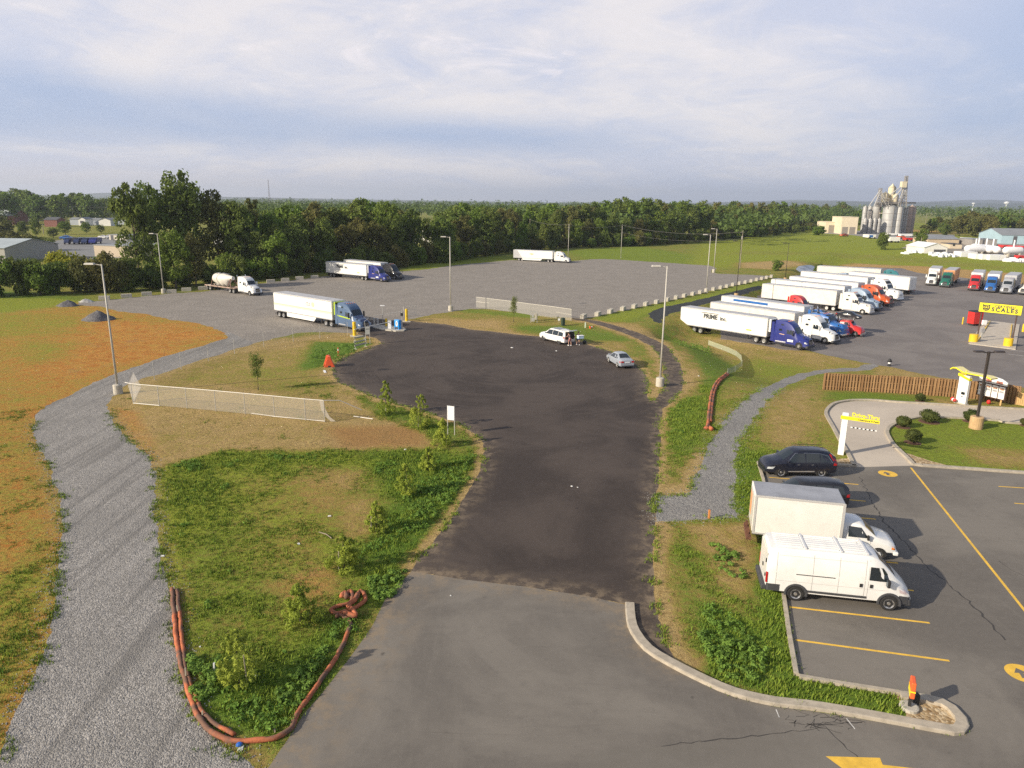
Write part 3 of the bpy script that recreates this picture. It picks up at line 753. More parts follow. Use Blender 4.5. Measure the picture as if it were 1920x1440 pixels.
def arch(mb, x, r, y, z=None, sd=1, proud=.006, depth=.12, top=True):
    z = r if z is None else z
    pts = [(x+r*1.17*cos(t), z+r*1.17*sin(t)) for t in [pi*k/12 for k in range(13)]]+[(x-r*1.17, z-.1), (x+r*1.17, z-.1)]
    mb.prism(pts, sd*(y-depth), sd*(y+proud)); return mb
def arch_ring(mb, x, r, z, y0, y1, sd, t=.09, a0=-.25, a1=pi+.25):
    n = 14; A = [a0+(a1-a0)*k/n for k in range(n+1)]
    pts = [(x+(r+t)*cos(a), z+(r+t)*sin(a)) for a in A]+[(x+r*cos(a), z+r*sin(a)) for a in A[::-1]]
    mb.prism(pts, sd*y0, sd*y1)
def place(t, pa, pb, xa, xb, yn, z=0.0, fix=1.0, cl=(.9, 1.12)):
    """put a vehicle so that its local points (xa,yn,z) and (xb,yn,z) are seen at photo pixels pa and pb"""
    zz = terr(G(*pa).x, G(*pa).y); zz2 = terr(G(*pb).x, G(*pb).y); zt = (zz+zz2)/2
    A = G(pa[0], pa[1], zt+z); B = G(pb[0], pb[1], zt+z)
    d = Vector((B.x-A.x, B.y-A.y)); s0 = d.length/abs(xb-xa)
    rz = atan2(d.y, d.x)+(0 if xb > xa else pi)
    s = min(cl[1], max(cl[0], s0)); mid = (A+B)/2; xm = (xa+xb)/2
    t.rotation_euler = (0, 0, rz); t.scale = (s, s, s)
    c, sn = cos(rz), sin(rz)
    t.location = (mid.x-s*(c*xm-sn*yn), mid.y-s*(sn*xm+c*yn), zt)
    print('PLACE', t.name, 'len ratio %.3f' % s0, 'rz %.1f' % math.degrees(rz), 'D %.0f' % PX(mid)[2])
    return t

# ---- cars
def car(kind, label, group, paintm, body, glass, wheels, r=.34, name='parked_car', cat='car', extras=None, rim=None, tint=None, windows=(), ws=None, rw=None, wi=None):
    t = thing(name, label=label, cat=cat, group=group)
    L0, L1 = body.st[0][0], body.st[-1][0]
    inst((kind, 'body'), lambda mb: body.mesh(mb), 'body', paintm, t)
    tint = tint or M_GLASS
    inst((kind, 'ws'), lambda mb: body.top(mb, ws[0], ws[1], -.93, .93), 'windshield', tint, t)
    if rw: inst((kind, 'rw'), lambda mb: body.top(mb, rw[0], rw[1], -.88, .88), 'rear_window', tint, t)
    for i, q in enumerate(windows):
        for sd in (-1, 1): inst((kind, 'win', i, sd), lambda mb: body.side(mb, q, sd), 'side_window', tint, t)
    for x in wheels:
        for sd in (-1, 1):
            y = body.side_y(x, r*.9)
            inst((kind, 'arch', x, sd), lambda mb: arch(mb, x, r, y, sd=sd), 'wheel_arch', M_BLACK, t)
            wheel(t, x, sd*(y+.018), r, .23, 'car', rim)
    zf = body.at(L1-.12); zr = body.at(L0+.05)
    hl = zf[1]-.05; tl = zr[1]-.02
    for sd in (-1, 1):
        inst((kind, 'hl', sd), lambda mb: body.side(mb, [(L1-.42, hl-.10), (L1-.06, hl-.12), (L1-.10, hl+.02), (L1-.55, hl+.06)], sd, .012), 'headlight', M_LENS, t)
        inst((kind, 'tl', sd), lambda mb: (body.side(mb, [(L0+.03, tl-.14), (L0+.30, tl-.12), (L0+.26, tl+.06), (L0+.06, tl+.08)], sd, .012), mb.box(L0-.015, L0+.05, sd*.45 if sd > 0 else -.78*body.st[0][5]/.8, .78*body.st[0][5]/.8 if sd > 0 else -.45, tl-.13, tl+.04)), 'taillight', M_RED, t)
        inst((kind, 'mir', sd), lambda mb: mb.box(-.06, .06, -.02 if sd > 0 else -.2, .2 if sd > 0 else .02, -.06, .08), 'mirror', paintm, t, (ws[0]-.25 if ws[0] > ws[1] else ws[1]-.25, sd*(body.at(ws[1])[4]-.02), body.at(ws[1])[1]+.12), bevel=.02)
    inst((kind, 'bmpf'), lambda mb: mb.box(L1-.06, L1+.02, -.62, .62, .22, .40).box(L1-.05, L1+.015, -.45, .45, .50, .64), 'grille', M_BLACK, t, bevel=.02)
    inst((kind, 'bmpr'), lambda mb: mb.box(L0-.02, L0+.06, -.65, .65, .26, .36), 'bumper', M_DGREY, t, bevel=.02)
    inst((kind, 'plate'), lambda mb: mb.box(L0-.028, L0, -.26, .26, .66, .80), 'licence_plate', M_PLATE, t)
    if extras: extras(t, body)
    return t
B_CUV = Body([(0, .42, .92, 1.05, .76, .80, .68), (.07, .30, 1.0, 1.30, .84, .88, .66), (.45, .28, 1.02, 1.60, .86, .91, .62), (1.1, .26, 1.0, 1.67, .86, .91, .64), (2.4, .26, .98, 1.68, .86, .91, .65), (2.75, .26, .98, 1.60, .86, .91, .63), (3.5, .26, .96, 1.08, .86, .90, .72), (4.25, .28, .84, .94, .84, .86, .66), (4.5, .32, .70, .74, .78, .78, .6), (4.57, .38, .56, .60, .66, .66, .5)], .035)
def cuv(kind, label, group, pm, **kw):
    return car(kind, label, group, pm, B_CUV, None, (.98, 3.60), .345,
               windows=[[(.42, 1.06), (1.12, 1.04), (1.12, 1.54), (.62, 1.46)], [(1.18, 1.04), (2.05, 1.03), (2.05, 1.57), (1.18, 1.54)], [(2.12, 1.03), (3.22, 1.01), (2.72, 1.54), (2.12, 1.57)]],
               ws=(3.46, 2.80), rw=(.07, .40), cat='suv', name='parked_suv', **kw)
B_SED = Body([(0, .40, .78, .86, .74, .76, .62), (.06, .26, .86, .96, .80, .82, .64), (.75, .24, .92, 1.02, .84, .86, .66), (1.55, .22, .90, 1.40, .84, .87, .56), (2.0, .22, .90, 1.45, .84, .87, .58), (2.7, .22, .90, 1.42, .84, .87, .57), (3.5, .22, .88, .96, .84, .86, .66), (4.3, .25, .74, .80, .80, .82, .6), (4.48, .32, .58, .62, .70, .7, .5)], .03)
def sedan(kind, label, group, pm, **kw):
    return car(kind, label, group, pm, B_SED, None, (.88, 3.52), .32,
               windows=[[(.98, .95), (1.85, .93), (1.85, 1.34), (1.52, 1.31)], [(1.92, .93), (3.15, .92), (2.66, 1.30), (1.92, 1.34)]],
               ws=(3.42, 2.72), rw=(.80, 1.50), **kw)
B_SUV = Body([(0, .45, .98, 1.15, .82, .86, .74), (.06, .30, 1.05, 1.45, .90, .95, .74), (.35, .28, 1.06, 1.70, .93, .98, .70), (1.2, .26, 1.05, 1.77, .93, .98, .72), (3.0, .26, 1.03, 1.77, .93, .98, .72), (3.25, .26, 1.02, 1.70, .93, .98, .70), (4.0, .26, 1.0, 1.16, .93, .96, .78), (4.85, .28, .92, 1.02, .90, .92, .74), (5.1, .34, .78, .82, .84, .84, .66), (5.18, .42, .6, .64, .7, .7, .5)], .04)

def semi(label, color, group='semi trucks', trailer='dry', px=None, tr_mat=None, extras=None, dull=False, kind='A', roofh=4.0, name='semi_truck', cat='truck', skirt=False, fairing=True, chassis_col=None, rim=None, trailer_len=16.15, ax=1.45):
    t = thing(name, label=label, cat=cat, group=group)
    tl = trailer_len; kp = tl-.9; X0 = kp+2.05 if fairing else kp+2.2
    tm = tr_mat or (M_TRAILD if dull else M_TRAIL); rim = rim or (M_RIMW if dull else M_RIMS)
    d = roofh-4.0
    st = [(0, .55, 2.2, 3.92+d, 1.16, 1.20, 1.02), (.25, .48, 2.2, 4.02+d, 1.2, 1.24, 1.05), (1.4, .45, 2.2, 4.00+d, 1.2, 1.24, 1.04), (2.0, .45, 2.15, 3.86+d*.9, 1.2, 1.24, .98), (2.6, .45, 2.1, 3.52+d*.6, 1.2, 1.23, .95), (3.0, .45, 2.05, 3.05+d*.3, 1.2, 1.22, .98), (3.6, .45, 1.7, 2.15, 1.2, 1.18, .95), (4.0, .48, 1.45, 2.0, 1.2, 1.2, .82), (4.7, .48, 1.35, 1.82, 1.2, 1.18, .72), (5.15, .42, 1.2, 1.55, 1.2, 1.12, .66), (5.38, .35, .95, 1.2, 1.12, 1.0, .6), (5.46, .36, .6, .7, .95, .9, .6)]
    if kind == 'B':      # longer square nose
        st = [(0, .55, 2.2, 3.85+d, 1.16, 1.22, 1.08), (.25, .48, 2.2, 3.95+d, 1.2, 1.24, 1.10), (1.9, .45, 2.2, 3.98+d, 1.2, 1.24, 1.06), (2.5, .45, 2.15, 3.45+d*.6, 1.2, 1.24, 1.02), (2.85, .45, 2.1, 3.0, 1.2, 1.22, 1.02), (3.25, .45, 1.8, 2.2, 1.2, 1.16, .98), (3.8, .48, 1.5, 2.05, 1.2, 1.16, .80), (5.1, .48, 1.4, 1.92, 1.2, 1.1, .68), (5.38, .42, 1.2, 1.6, 1.18, 1.05, .62), (5.5, .4, .8, .95, 1.05, .95, .6)]
    b = Body([(X0+s[0],)+s[1:] for s in st], .05); key = ('cab', kind, roofh, X0)
    cab = inst(key, lambda mb: b.mesh(mb), 'cab', color, t)
    wsx = (3.55, 3.0) if kind == 'A' else (3.2, 2.86)
    inst(key+('ws',), lambda mb: b.top(mb, X0+wsx[0], X0+wsx[1], -.95, .95, .012), 'windshield', M_GLASS, cab)
    inst(key+('seam',), lambda mb: b.top(mb, X0+wsx[1]-.12, X0+wsx[1]-.55, -.9, .9, .03), 'sun_visor', M_BLACK if kind == 'B' else color, cab)
    for sd in (-1, 1):
        x = X0+1.95
        inst(key+('dw', sd), lambda mb: b.side(mb, [(X0+2.05, 2.12), (X0+3.12, 2.02), (X0+2.82, 2.72), (X0+2.05, 2.72)], sd, .012), 'side_window', M_GLASS, cab)
        inst(key+('sw', sd), lambda mb: b.side(mb, [(X0+.75, 2.45), (X0+1.25, 2.45), (X0+1.25, 2.75), (X0+.75, 2.75)], sd, .012), 'sleeper_window', M_GLASS, cab)
        if kind == 'B' or roofh > 3.9: inst(key+('sw2', sd), lambda mb: b.side(mb, [(X0+.95, 3.28), (X0+1.5, 3.28), (X0+1.38, 3.5), (X0+1.0, 3.5)], sd, .012), 'sleeper_window', M_GLASS, cab)
        inst(key+('skirt', sd), lambda mb: b.side(mb, [(X0+.1, .55), (X0+3.4, .50), (X0+3.4, .60), (X0+.1, .66)], sd, .012), 'step', M_ALU if kind == 'B' else M_BLACK, cab)
        inst(key+('seamd', sd), lambda mb: (b.side(mb, [(X0+1.95, .7), (X0+1.98, .7), (X0+1.98, 2.85), (X0+1.95, 2.85)], sd, .010, 1, 6), b.side(mb, [(X0+3.2, .7), (X0+3.23, .7), (X0+3.23, 1.9), (X0+3.2, 1.9)], sd, .010, 1, 6)), 'door_seam', M_DGREY, cab)
        inst(('fend', X0, sd), lambda mb: arch_ring(mb, X0+4.15, .58, .52, .80, 1.245, sd, .07, -.1, pi+.1), 'fender', color, cab)
        inst(('arch', X0, sd), lambda mb: arch(mb, X0+4.15, .52, 1.20, .52, sd, .012, .5), 'wheel_arch', M_BLACK, cab)
        inst(key+('hl', sd), lambda mb: b.side(mb, [(X0+4.95, 1.0), (X0+5.34, .92), (X0+5.28, 1.12), (X0+4.95, 1.28)], sd, .015), 'headlight', M_LENS, cab)
        inst(('mir', sd), lambda mb: mb.box(-.06, .06, 0 if sd > 0 else -.26, .26 if sd > 0 else 0, -.40, .40).box(-.02, .02, 0 if sd < 0 else -.25, .25 if sd < 0 else 0, .28, .32), 'mirror', M_BLACK if color is not M_WHITE else M_WHITE, cab, (X0+3.15, sd*1.3, 2.35), bevel=.03)
        inst(('mir2', sd), lambda mb: mb.cyl((0, 0, 0), (.1, sd*.25, .28), .02).box(.04, .16, sd*.25-.09, sd*.25+.09, .25, .45), 'hood_mirror', M_BLACK, cab, (X0+4.7, sd*.95, 1.55))
        inst(('fairing', X0, sd), lambda mb: mb.box(X0-.55, X0+.02, sd*1.2-.02, sd*1.2+.02, .7, 3.7, tx=.08), 'side_fairing', color, cab) if fairing else None
        inst(('stack', sd), lambda mb: mb.cyl((0, 0, 0), (0, 0, 2.6), .09, n=10).cyl((0, 0, 2.6), (-.12, 0, 2.85), .07, n=8), 'exhaust_stack', M_CHROME, t, (X0-.18, sd*1.0, 1.2)) if not fairing or kind == 'B' else None
        inst(('tank', X0, sd), lambda mb: mb.cyl((X0+.3, sd*.92, .78), (X0+2.0, sd*.92, .78), .31, n=14), 'fuel_tank', M_ALU, t)
    inst(key+('gr',), lambda mb: mb.box(X0+5.36, X0+5.47, -.52, .52, .72, 1.30, tx=0).box(X0+5.3, X0+5.4, -.45, .45, 1.3, 1.55), 'grille', M_BLACK if kind == 'A' else M_CHROME, cab, bevel=.03)
    inst(key+('grc',), lambda mb: [mb.box(X0+5.47, X0+5.49, -.5, .5, z, z+.03) for z in (.78, .88, .98, 1.08, 1.18, 1.26)], 'grille_bar', M_CHROME if kind == 'A' else M_BLACK, cab)
    inst(('bump', X0, kind), lambda mb: mb.box(X0+5.1, X0+5.56, -1.2, 1.2, .30, .66, tx=.05), 'bumper', M_DGREY if kind == 'A' else M_CHROME, cab, bevel=.08)
    inst(('marker', roofh), lambda mb: [mb.box(-.06, .06, y-.05, y+.05, 0, .05) for y in (-.7, -.35, 0, .35, .7)], 'roof_light', M_AMBER, cab, (X0+1.9, 0, b.at(X0+1.9)[2]+.06))
    inst(('chas', X0, kp), lambda mb: mb.box(kp-2.1, X0+4.4, -.55, -.38, .62, .92).box(kp-2.1, X0+4.4, .38, .55, .62, .92).box(kp-.5, kp+.5, -.5, .5, .92, 1.12).box(X0-1.3, X0-.1, -.3, .3, .92, 1.0).box(kp-2.12, kp-2.08, -1.15, 1.15, .45, .62), 'chassis', M_FRAME, t)
    dx_ = [kp-.85, kp+.5]
    for x in dx_:
        for sd in (-1, 1): wheel(t, x, sd*1.25, .51, .56, 'truck', rim)
    for sd in (-1, 1): wheel(t, X0+4.15, sd*1.225, .51, .30, 'truckf', rim)
    if trailer in ('dry', 'reefer', 'dryshort'):
        z0, z1, hw = 1.12, 4.08, 1.30
        tr = inst(('tbox', tl), lambda mb: mb.box(0, tl, -hw, hw, z0, z1), 'trailer', tm, t, bevel=.05, auto=False)
        inst(('troof', tl), lambda mb: mb.box(.12, tl-.12, -hw+.10, hw-.10, z1-.02, z1+.035), 'roof', M_ROOF, tr)
        inst(('trail', tl), lambda mb: [mb.box(.02, tl-.02, sd*(hw+.012)-.012, sd*(hw+.012)+.012, za, zb) for sd in (-1, 1) for za, zb in ((z0-.02, z0+.13), (z1-.12, z1-.02))], 'rail', M_ALU, tr)
        inst(('tpost', tl), lambda mb: [mb.box(x, x+.05, sd*(hw+.006)-.006, sd*(hw+.006)+.006, z0+.14, z1-.13) for sd in (-1, 1) for x in (.05, tl-.11)], 'corner_post', M_ALU, tr)
        inst(('tdoor', tl), lambda mb: mb.box(-.03, .0, -1.24, -.015, z0+.08, z1-.1).box(-.03, 0, .015, 1.24, z0+.08, z1-.1), 'rear_door', tm, tr)
        inst(('trod', tl), lambda mb: [mb.cyl((-.05, y, z0+.1), (-.05, y, z1-.12), .02, n=6) for y in (-.95, -.35, .35, .95)], 'lock_rod', M_ALU, tr)
        inst(('tlight', tl), lambda mb: [mb.box(-.035, 0, y-.1, y+.1, z0-.1, z0) for y in (-1.1, -.85, .85, 1.1)], 'taillight', M_RED, tr)
        inst(('tund', tl), lambda mb: mb.box(.5, 5.2, -.6, -.45, .85, z0).box(.5, 5.2, .45, .6, .85, z0).box(0, .1, -1.2, 1.2, .50, .60).box(0, .1, -.6, -.5, .55, z0).box(0, .1, .5, .6, .55, z0).box(.3, tl-.3, -.9, .9, z0-.12, z0+.0), 'underframe', M_FRAME, tr)
        inst(('tland', tl), lambda mb: [mb.box(tl-3.6, tl-3.45, y-.08, y+.08, .32, z0).box(tl-3.68, tl-3.37, y-.14, y+.14, .28, .34) for y in (-.7, .7)], 'landing_gear', M_FRAME, tr)
        inst(('mud', tl), lambda mb: [mb.box(.75, .77, y-.3, y+.3, .3, .9) for y in (-.95, .95)], 'mud_flap', M_BLACK, tr)
        if skirt: inst(('tskirt', tl), lambda mb: [mb.prism([(ax+2.3, z0-.02), (tl-4.2, z0-.02), (tl-4.9, .42), (ax+2.3, .42)], sd*1.27-.015, sd*1.27+.015) for sd in (-1, 1)], 'side_skirt', tm, tr)
        if trailer == 'reefer':
            inst(('reefer', tl), lambda mb: mb.box(tl, tl+.42, -1.0, 1.0, 1.95, 3.95, tx=.03), 'refrigeration_unit', M_WHITE if not chassis_col else chassis_col, tr, bevel=.06)
            inst(('reefg', tl), lambda mb: mb.box(tl+.42, tl+.44, -.8, .8, 3.1, 3.8).box(tl+.42, tl+.44, -.7, .7, 2.1, 2.8), 'grille', M_BLACK, tr)
        for x in (ax, ax+1.25):
            for sd in (-1, 1): wheel(t, x, sd*1.27, .51, .56, 'truck', rim)
    elif trailer == 'tank':
        z0 = 1.05
        def tank(mb):
            rows = []
            for k in range(15):
                x = 3.0+6.6*k/14; u = k/14
                r_ = 1.15*min(1, .72+.5*sin(pi*min(1, max(0, u*1.35)))*.6+.0) if u < .5 else 1.15*(1-.62*ss(.55, 1.0, u))
                if u < .08: r_ = 1.0+u*1.8
                low = r_+ (.62 if .1 < u < .72 else .1)*abs(sin(pi*min(1, max(0, (u-.08)/.72))*3)) if .05 < u < .85 else r_*.95
                zc_ = 2.75+.35*ss(.6, 1, u)
                ring = []
                for j in range(20):
                    a = 2*pi*j/20; yy = r_*cos(a); z_ = zc_+(r_*sin(a) if sin(a) > 0 else low*sin(a))
                    if sin(a) < 0: yy *= (1+.55*sin(a)*(low/r_-1)*1.2) if low > r_ else 1
                    ring.append((x, yy, z_))
                rows.append(ring)
            mb.grid(rows[::-1], True); mb.add(rows[0], [tuple(range(20))]); mb.add(rows[-1], [tuple(range(19, -1, -1))])
        tr = inst(('tank',), tank, 'tank', tr_mat or M_TRAILD, t)
        inst(('tankh',), lambda mb: [mb.cyl((x, 0, 3.8), (x, 0, 4.05), .28, n=12) for x in (4.4, 6.2)], 'hatch', M_ALU, tr)
        inst(('tankw',), lambda mb: mb.box(3.4, 8.2, -.3, .3, 3.90, 3.94), 'walkway', M_ALU, tr)
        inst(('tankf',), lambda mb: mb.box(0, tl-.2, -1.15, -.95, .98, 1.2).box(0, tl-.2, .95, 1.15, .98, 1.2).box(0, .15, -1.2, 1.2, .9, 1.1).box(tl-1.6, tl-.1, -1.15, 1.15, 1.0, 1.2), 'trailer_frame', mat('rusty_frame', (.42, .30, .24), rough=.8, var=.3, vscale=2), t)
        inst(('tankl',), lambda mb: [mb.cyl(a, b_, .07, n=6) for sd in (-1, 1) for a, b_ in (((2.3, sd*1.0, 1.15), (3.1, sd*.8, 3.2)), ((9.9, sd*1.0, 1.15), (9.2, sd*.5, 2.9)), ((8.6, sd*1.0, 1.15), (9.3, sd*.5, 3.0)))], 'strut', mat('rusty_strut', (.30, .17, .13), rough=.8), t)
        for x in (.95, 2.2):
            for sd in (-1, 1):
                wheel(t, x, sd*1.22, .51, .56, 'truck', rim)
        inst(('tankfe',), lambda mb: [arch_ring(mb, 1.57, .95, .28, .70, 1.24, sd, .05, .55, pi-.55) for sd in (-1, 1)], 'fender', M_TRAILD, t)
    elif trailer == 'flat':
        tr = inst(('flat', tl), lambda mb: mb.box(0, tl, -1.28, 1.28, 1.25, 1.45).box(.4, tl-.4, -.5, -.35, .8, 1.25).box(.4, tl-.4, .35, .5, .8, 1.25), 'trailer', tr_mat or M_ALU, t)
        for x in (1.45, 2.7):
            for sd in (-1, 1): wheel(t, x, sd*1.25, .51, .5, 'truck', rim)
    if extras: extras(t, cab, tr if trailer else None, X0, tl, b)
    return t
def side_text(txt, size, x, z, parent, material, sd=-1, y=1.33, bold=.012, sx=1.0, sp=1.0, name='lettering'):
    # reads left to right on the right flank (sd=-1) seen from outside
    if sd < 0: M_ = frame((x, -y, z), (1, 0, 0))
    else: M_ = frame((x, y, z), (-1, 0, 0))
    return lettering(txt, size, M_, material, parent, name, bold, .004, sp, sx)
M_TXT = mat('black_lettering', (.04, .045, .05), rough=.6)
M_TXTG = mat('grey_lettering', (.36, .37, .36), rough=.6)
M_LIME = mat('lime', (.42, .55, .03), rough=.45); M_LIMEP = mat('pale_lime', (.68, .70, .40), rough=.5)
M_ORLOGO = mat('pale_orange', (.80, .52, .28), rough=.6)
C_NAVY = paint('navy', (.022, .032, .20)); C_BLKP = paint('black', (.018, .018, .022)); C_STEEL = paint('steel_blue', (.085, .14, .24))
C_DKBLUE = paint('deep_blue', (.02, .035, .10)); C_RED = paint('red', (.55, .03, .028)); C_ORNG = paint('orange', (.50, .09, .02))
C_GREEN = paint('green', (.012, .13, .085)); C_BLUE = paint('blue', (.025, .13, .40)); C_SILV = paint('silver', (.36, .37, .39)); C_SKYB = paint('light_blue', (.30, .38, .48))
C_TEAL = paint('teal', (.03, .18, .20)); C_CAR = paint('dark_blue_black', (.010, .012, .024)); C_GREYC = paint('grey_silver', (.33, .36, .40)); C_MAROON = paint('maroon', (.30, .02, .04))

# ---- trucks on the gravel lot
def ex_cls(t, cab, tr, X0, tl, b):
    side_text('CLS', .75, 9.9, 3.05, tr, M_TXTG, bold=.01); 
    MB().cyl((11.2, -1.335, 3.1), (11.2, -1.33, 3.1), .38, n=20).build('emblem', M_LIMEP, tr)
    m_ = MB(); m_.box(.1, tl-.15, -1.334, -1.33, 2.05, 2.12).box(.1, tl-.15, -1.334, -1.33, 2.2, 2.42); m_.build('stripe', M_LIMEP, tr)
    m_ = MB(); b.side(m_, [(X0+.02, 1.95), (X0+3.1, 1.75), (X0+3.1, 1.92), (X0+.02, 2.15)], -1, .012); m_.build('stripe', M_LIME, cab)
    m_ = MB(); b.side(m_, [(X0+.02, 3.35), (X0+2.0, 3.3), (X0+2.6, 3.2), (X0+.02, 3.7)], -1, .009); m_.build('panel', paint('pale_blue', (.28, .36, .5)), cab)
    m_ = MB(); b.top(m_, X0+2.95, X0+.3, -.97, .97, .006); m_.build('roof_fairing', C_DKBLUE, cab)
    m_ = MB(); b.top(m_, X0+5.1, X0+3.7, -.97, .97, .006); m_.build('hood_top', C_DKBLUE, cab)
place(semi('blue semi truck with lime stripe and white refrigerated trailer waiting at the gate', C_STEEL, 'semi trucks on the gravel lot', 'reefer', extras=ex_cls, skirt=True, chassis_col=M_LIME, kind='A'),
      (521.8, 594.5), (664.5, 622), .75+.3, 21.45, -1.27, cl=(.95, 1.25))
def ex_prime(big=True):
    def f(t, cab, tr, X0, tl, b):
        for sd in (-1, 1):
            side_text('PRIME', 1.0, 5.9 if sd < 0 else 7.5, 3.05, tr, M_TXT, sd, bold=.045); side_text('inc.', .9, 8.35 if sd < 0 else 4.7, 2.98, tr, M_TXT, sd, bold=.03)
            MB().box(4.1, 7.4, sd*1.334-.002, sd*1.334+.002, 3.60, 3.70).build('stripe', M_TXT, tr)
            MB().box(12.6, 13.5, sd*1.334-.002, sd*1.334+.002, 1.75, 1.95).build('decal', M_LIME, tr)
        m_ = MB(); b.side(m_, [(X0+2.25, .95), (X0+3.15, .95), (X0+3.15, 1.3), (X0+2.25, 1.3)], -1, .016); m_.build('door_panel', M_PLATE, cab)
        m_ = MB(); b.side(m_, [(X0+.9, 1.95), (X0+1.7, 1.9), (X0+1.7, 1.98), (X0+.9, 2.03)], -1, .016); m_.build('stripe', M_ORLOGO, cab)
    return f
place(semi('navy semi truck with lettered white trailer parked on the gravel beside a black semi truck', C_NAVY, 'semi trucks on the gravel lot', 'reefer', extras=ex_prime(), ax=2.0),
      (623, 519.5), (712, 528.5), 2.0, 21.45, -1.27, cl=(.9, 1.15))
place(semi('black semi truck with white trailer parked behind the navy truck on the gravel lot', C_BLKP, 'semi trucks on the gravel lot', 'dry'),
      (652, 514.5), (738, 524), 1.45, 21.45, -1.27, cl=(.9, 1.15))
def ex_far(t, cab, tr, X0, tl, b):
    m_ = MB(); m_.prism([(.05, 1.3), (3.6, 1.3), (1.6, 3.95), (.05, 3.95)], -1.336, -1.330); m_.build('panel', M_ROOF, tr)
    m_ = MB(); m_.prism([(6.6, 2.75), (7.6, 3.1), (8.6, 2.75), (7.6, 2.4)], -1.336, -1.330); m_.build('emblem', M_ORLOGO, tr)
place(semi('white semi truck and white trailer alone at the far edge of the gravel lot', M_WHITE, 'semi trucks on the gravel lot', 'dry', extras=ex_far, skirt=True, ax=2.3),
      (974.5, 489), (1059, 493), 2.3, 21.45, -1.27, cl=(.85, 1.15))
place(semi('white semi truck pulling a dusty bulk tank trailer along the tree line', M_WHITE, 'semi trucks on the gravel lot', 'tank', trailer_len=11.6, fairing=False, roofh=3.8),
      (388.5, 543.5), (468.5, 554.5), .95, 11.6-.9+2.2+4.15, -1.22, cl=(.9, 1.25))

# ---- the row of trucks on the truck lot
G2 = 'semi trucks in the row beside the bank'
place(semi('navy semi truck with long lettered white trailer, nearest in the row beside the bank', C_NAVY, G2, 'reefer', extras=ex_prime(), ax=2.9),
      (1301, 623.5), (1496.5, 655.5), 2.9, 21.45, -1.27)
def row(label, col, pa, pb, **kw):
    k2 = dict(xa=0.0, xb=None); 
    cl = kw.pop('cl', (.9, 1.12)); z = kw.pop('z', 0); xa = kw.pop('xa', 2.6); kw['ax'] = 2.6; xb = kw.pop('xb', 21.45); yn = kw.pop('yn', -1.27)
    return place(semi(label, col, G2, **kw), pa, pb, xa, xb, yn, z, cl=cl)
row('white semi truck with grey roofed trailer, second from the grass in the row', M_WHITE, (1352, 613), (1545, 645), trailer='dry', dull=True)
row('blue semi truck nose behind the white truck, trailer with a blue side stripe', C_BLUE, (1372, 601), (1561.5, 632), trailer='dry', roofh=3.3, kind='B', extras=lambda t, cab, tr, X0, tl, b: MB().box(2.6, 9.5, -1.336, -1.33, 3.45, 3.85).build('stripe', C_BLUE, tr))
row('dirty white semi truck with two small sleeper windows and a long plain trailer', M_WHITE2, (1447, 570), (1616, 590), trailer='dry', dull=True, kind='B', cl=(.8, 1.12))
row('light blue semi truck partly hidden behind the dirty white truck', C_SKYB, (1463, 562), (1630, 583), trailer='dry', roofh=3.9, cl=(.8, 1.12))
row('orange semi truck with a plain white trailer in the row', C_ORNG, (1496, 554.5), (1652, 574), trailer='dry', kind='A', roofh=3.95, cl=(.8, 1.12))
row('clean white semi truck at the far side of the orange truck', M_WHITE, (1515, 544.5), (1671, 564), trailer='dry', kind='B', cl=(.8, 1.12))
row('teal semi truck behind the last long grey trailers of the row', C_TEAL, (1548, 527), (1690, 536), trailer='dry', dull=True, cl=(.8, 1.12))
# a truck that faces the other way, its trailer end towards the lot
t = semi('pale blue semi truck backed nose first into the row, trailer doors facing the lot', C_SKYB, G2, 'dry', roofh=3.4)
place(t, (1697, 553), (1560, 536), .6, 20.5, 1.3, cl=(.75, 1.1))
# bobtail and low loader
def bobtail(label, col, pa, pb, **kw):
    t = semi(label, col, G2, 'flat', kind='A', trailer_len=13.5, tr_mat=M_ROOF, **kw); return place(t, pa, pb, 1.45, 13.5-.9+2.05+4.15, -1.27, cl=(.85, 1.15))
bobtail('bright red sleeper truck with a flat deck trailer in the middle of the row', C_RED, (1388, 574), (1505, 590))
# six trucks that face the camera across the lot
G3 = 'semi trucks facing the camera at the back of the lot'
fr = [((1736, 535), (1753, 537), M_WHITE, 'white semi truck facing the camera, leftmost of the six at the back of the lot', {}),
      ((1761, 538.5), (1779, 540), C_GREEN, 'green semi truck with an orange sided trailer facing the camera', dict(tr_mat=mat('trailer_orange', (.62, .28, .12), rough=.55, var=.1, vscale=1, dirt=.2))),
      ((1815.5, 544.5), (1833, 546.5), C_RED, 'red semi truck facing the camera with an empty bay on its left', {}),
      ((1846, 548), (1864, 550), C_BLUE, 'blue semi truck facing the camera between the red and silver trucks', {}),
      ((1875, 551), (1893.5, 552.5), C_SILV, 'silver semi truck facing the camera between the blue and white trucks', dict(tr_mat=M_ROOF)),
      ((1906.5, 552.5), (1925, 554), M_WHITE2, 'cream white semi truck facing the camera at the right edge of the photo', {})]
RR_ = [(1757, 499.5), (1789, 502), (1836, 508), (1866, 511.5), (1895, 517), (1927, 521)]
for (pa, pb, col, lab, kw), rr_px in zip(fr, RR_):
    t = semi(lab, col, G3, 'dry', kind='A', roofh=3.7, trailer_len=12.5, **kw)
    A = G(*pa); B = G(*pb); mid = (A+B)/2; h = mid-G(rr_px[0], rr_px[1], 1.9); h.z = 0; h.normalize()
    zt = terr(mid.x, mid.y); s = 1.0; rz = atan2(h.y, h.x); xf = 12.5-.9+2.05+5.5
    t.rotation_euler = (0, 0, rz); t.location = (mid.x-cos(rz)*xf*s, mid.y-sin(rz)*xf*s, zt); t.scale = (s,)*3
    print('front', (B-A).length)
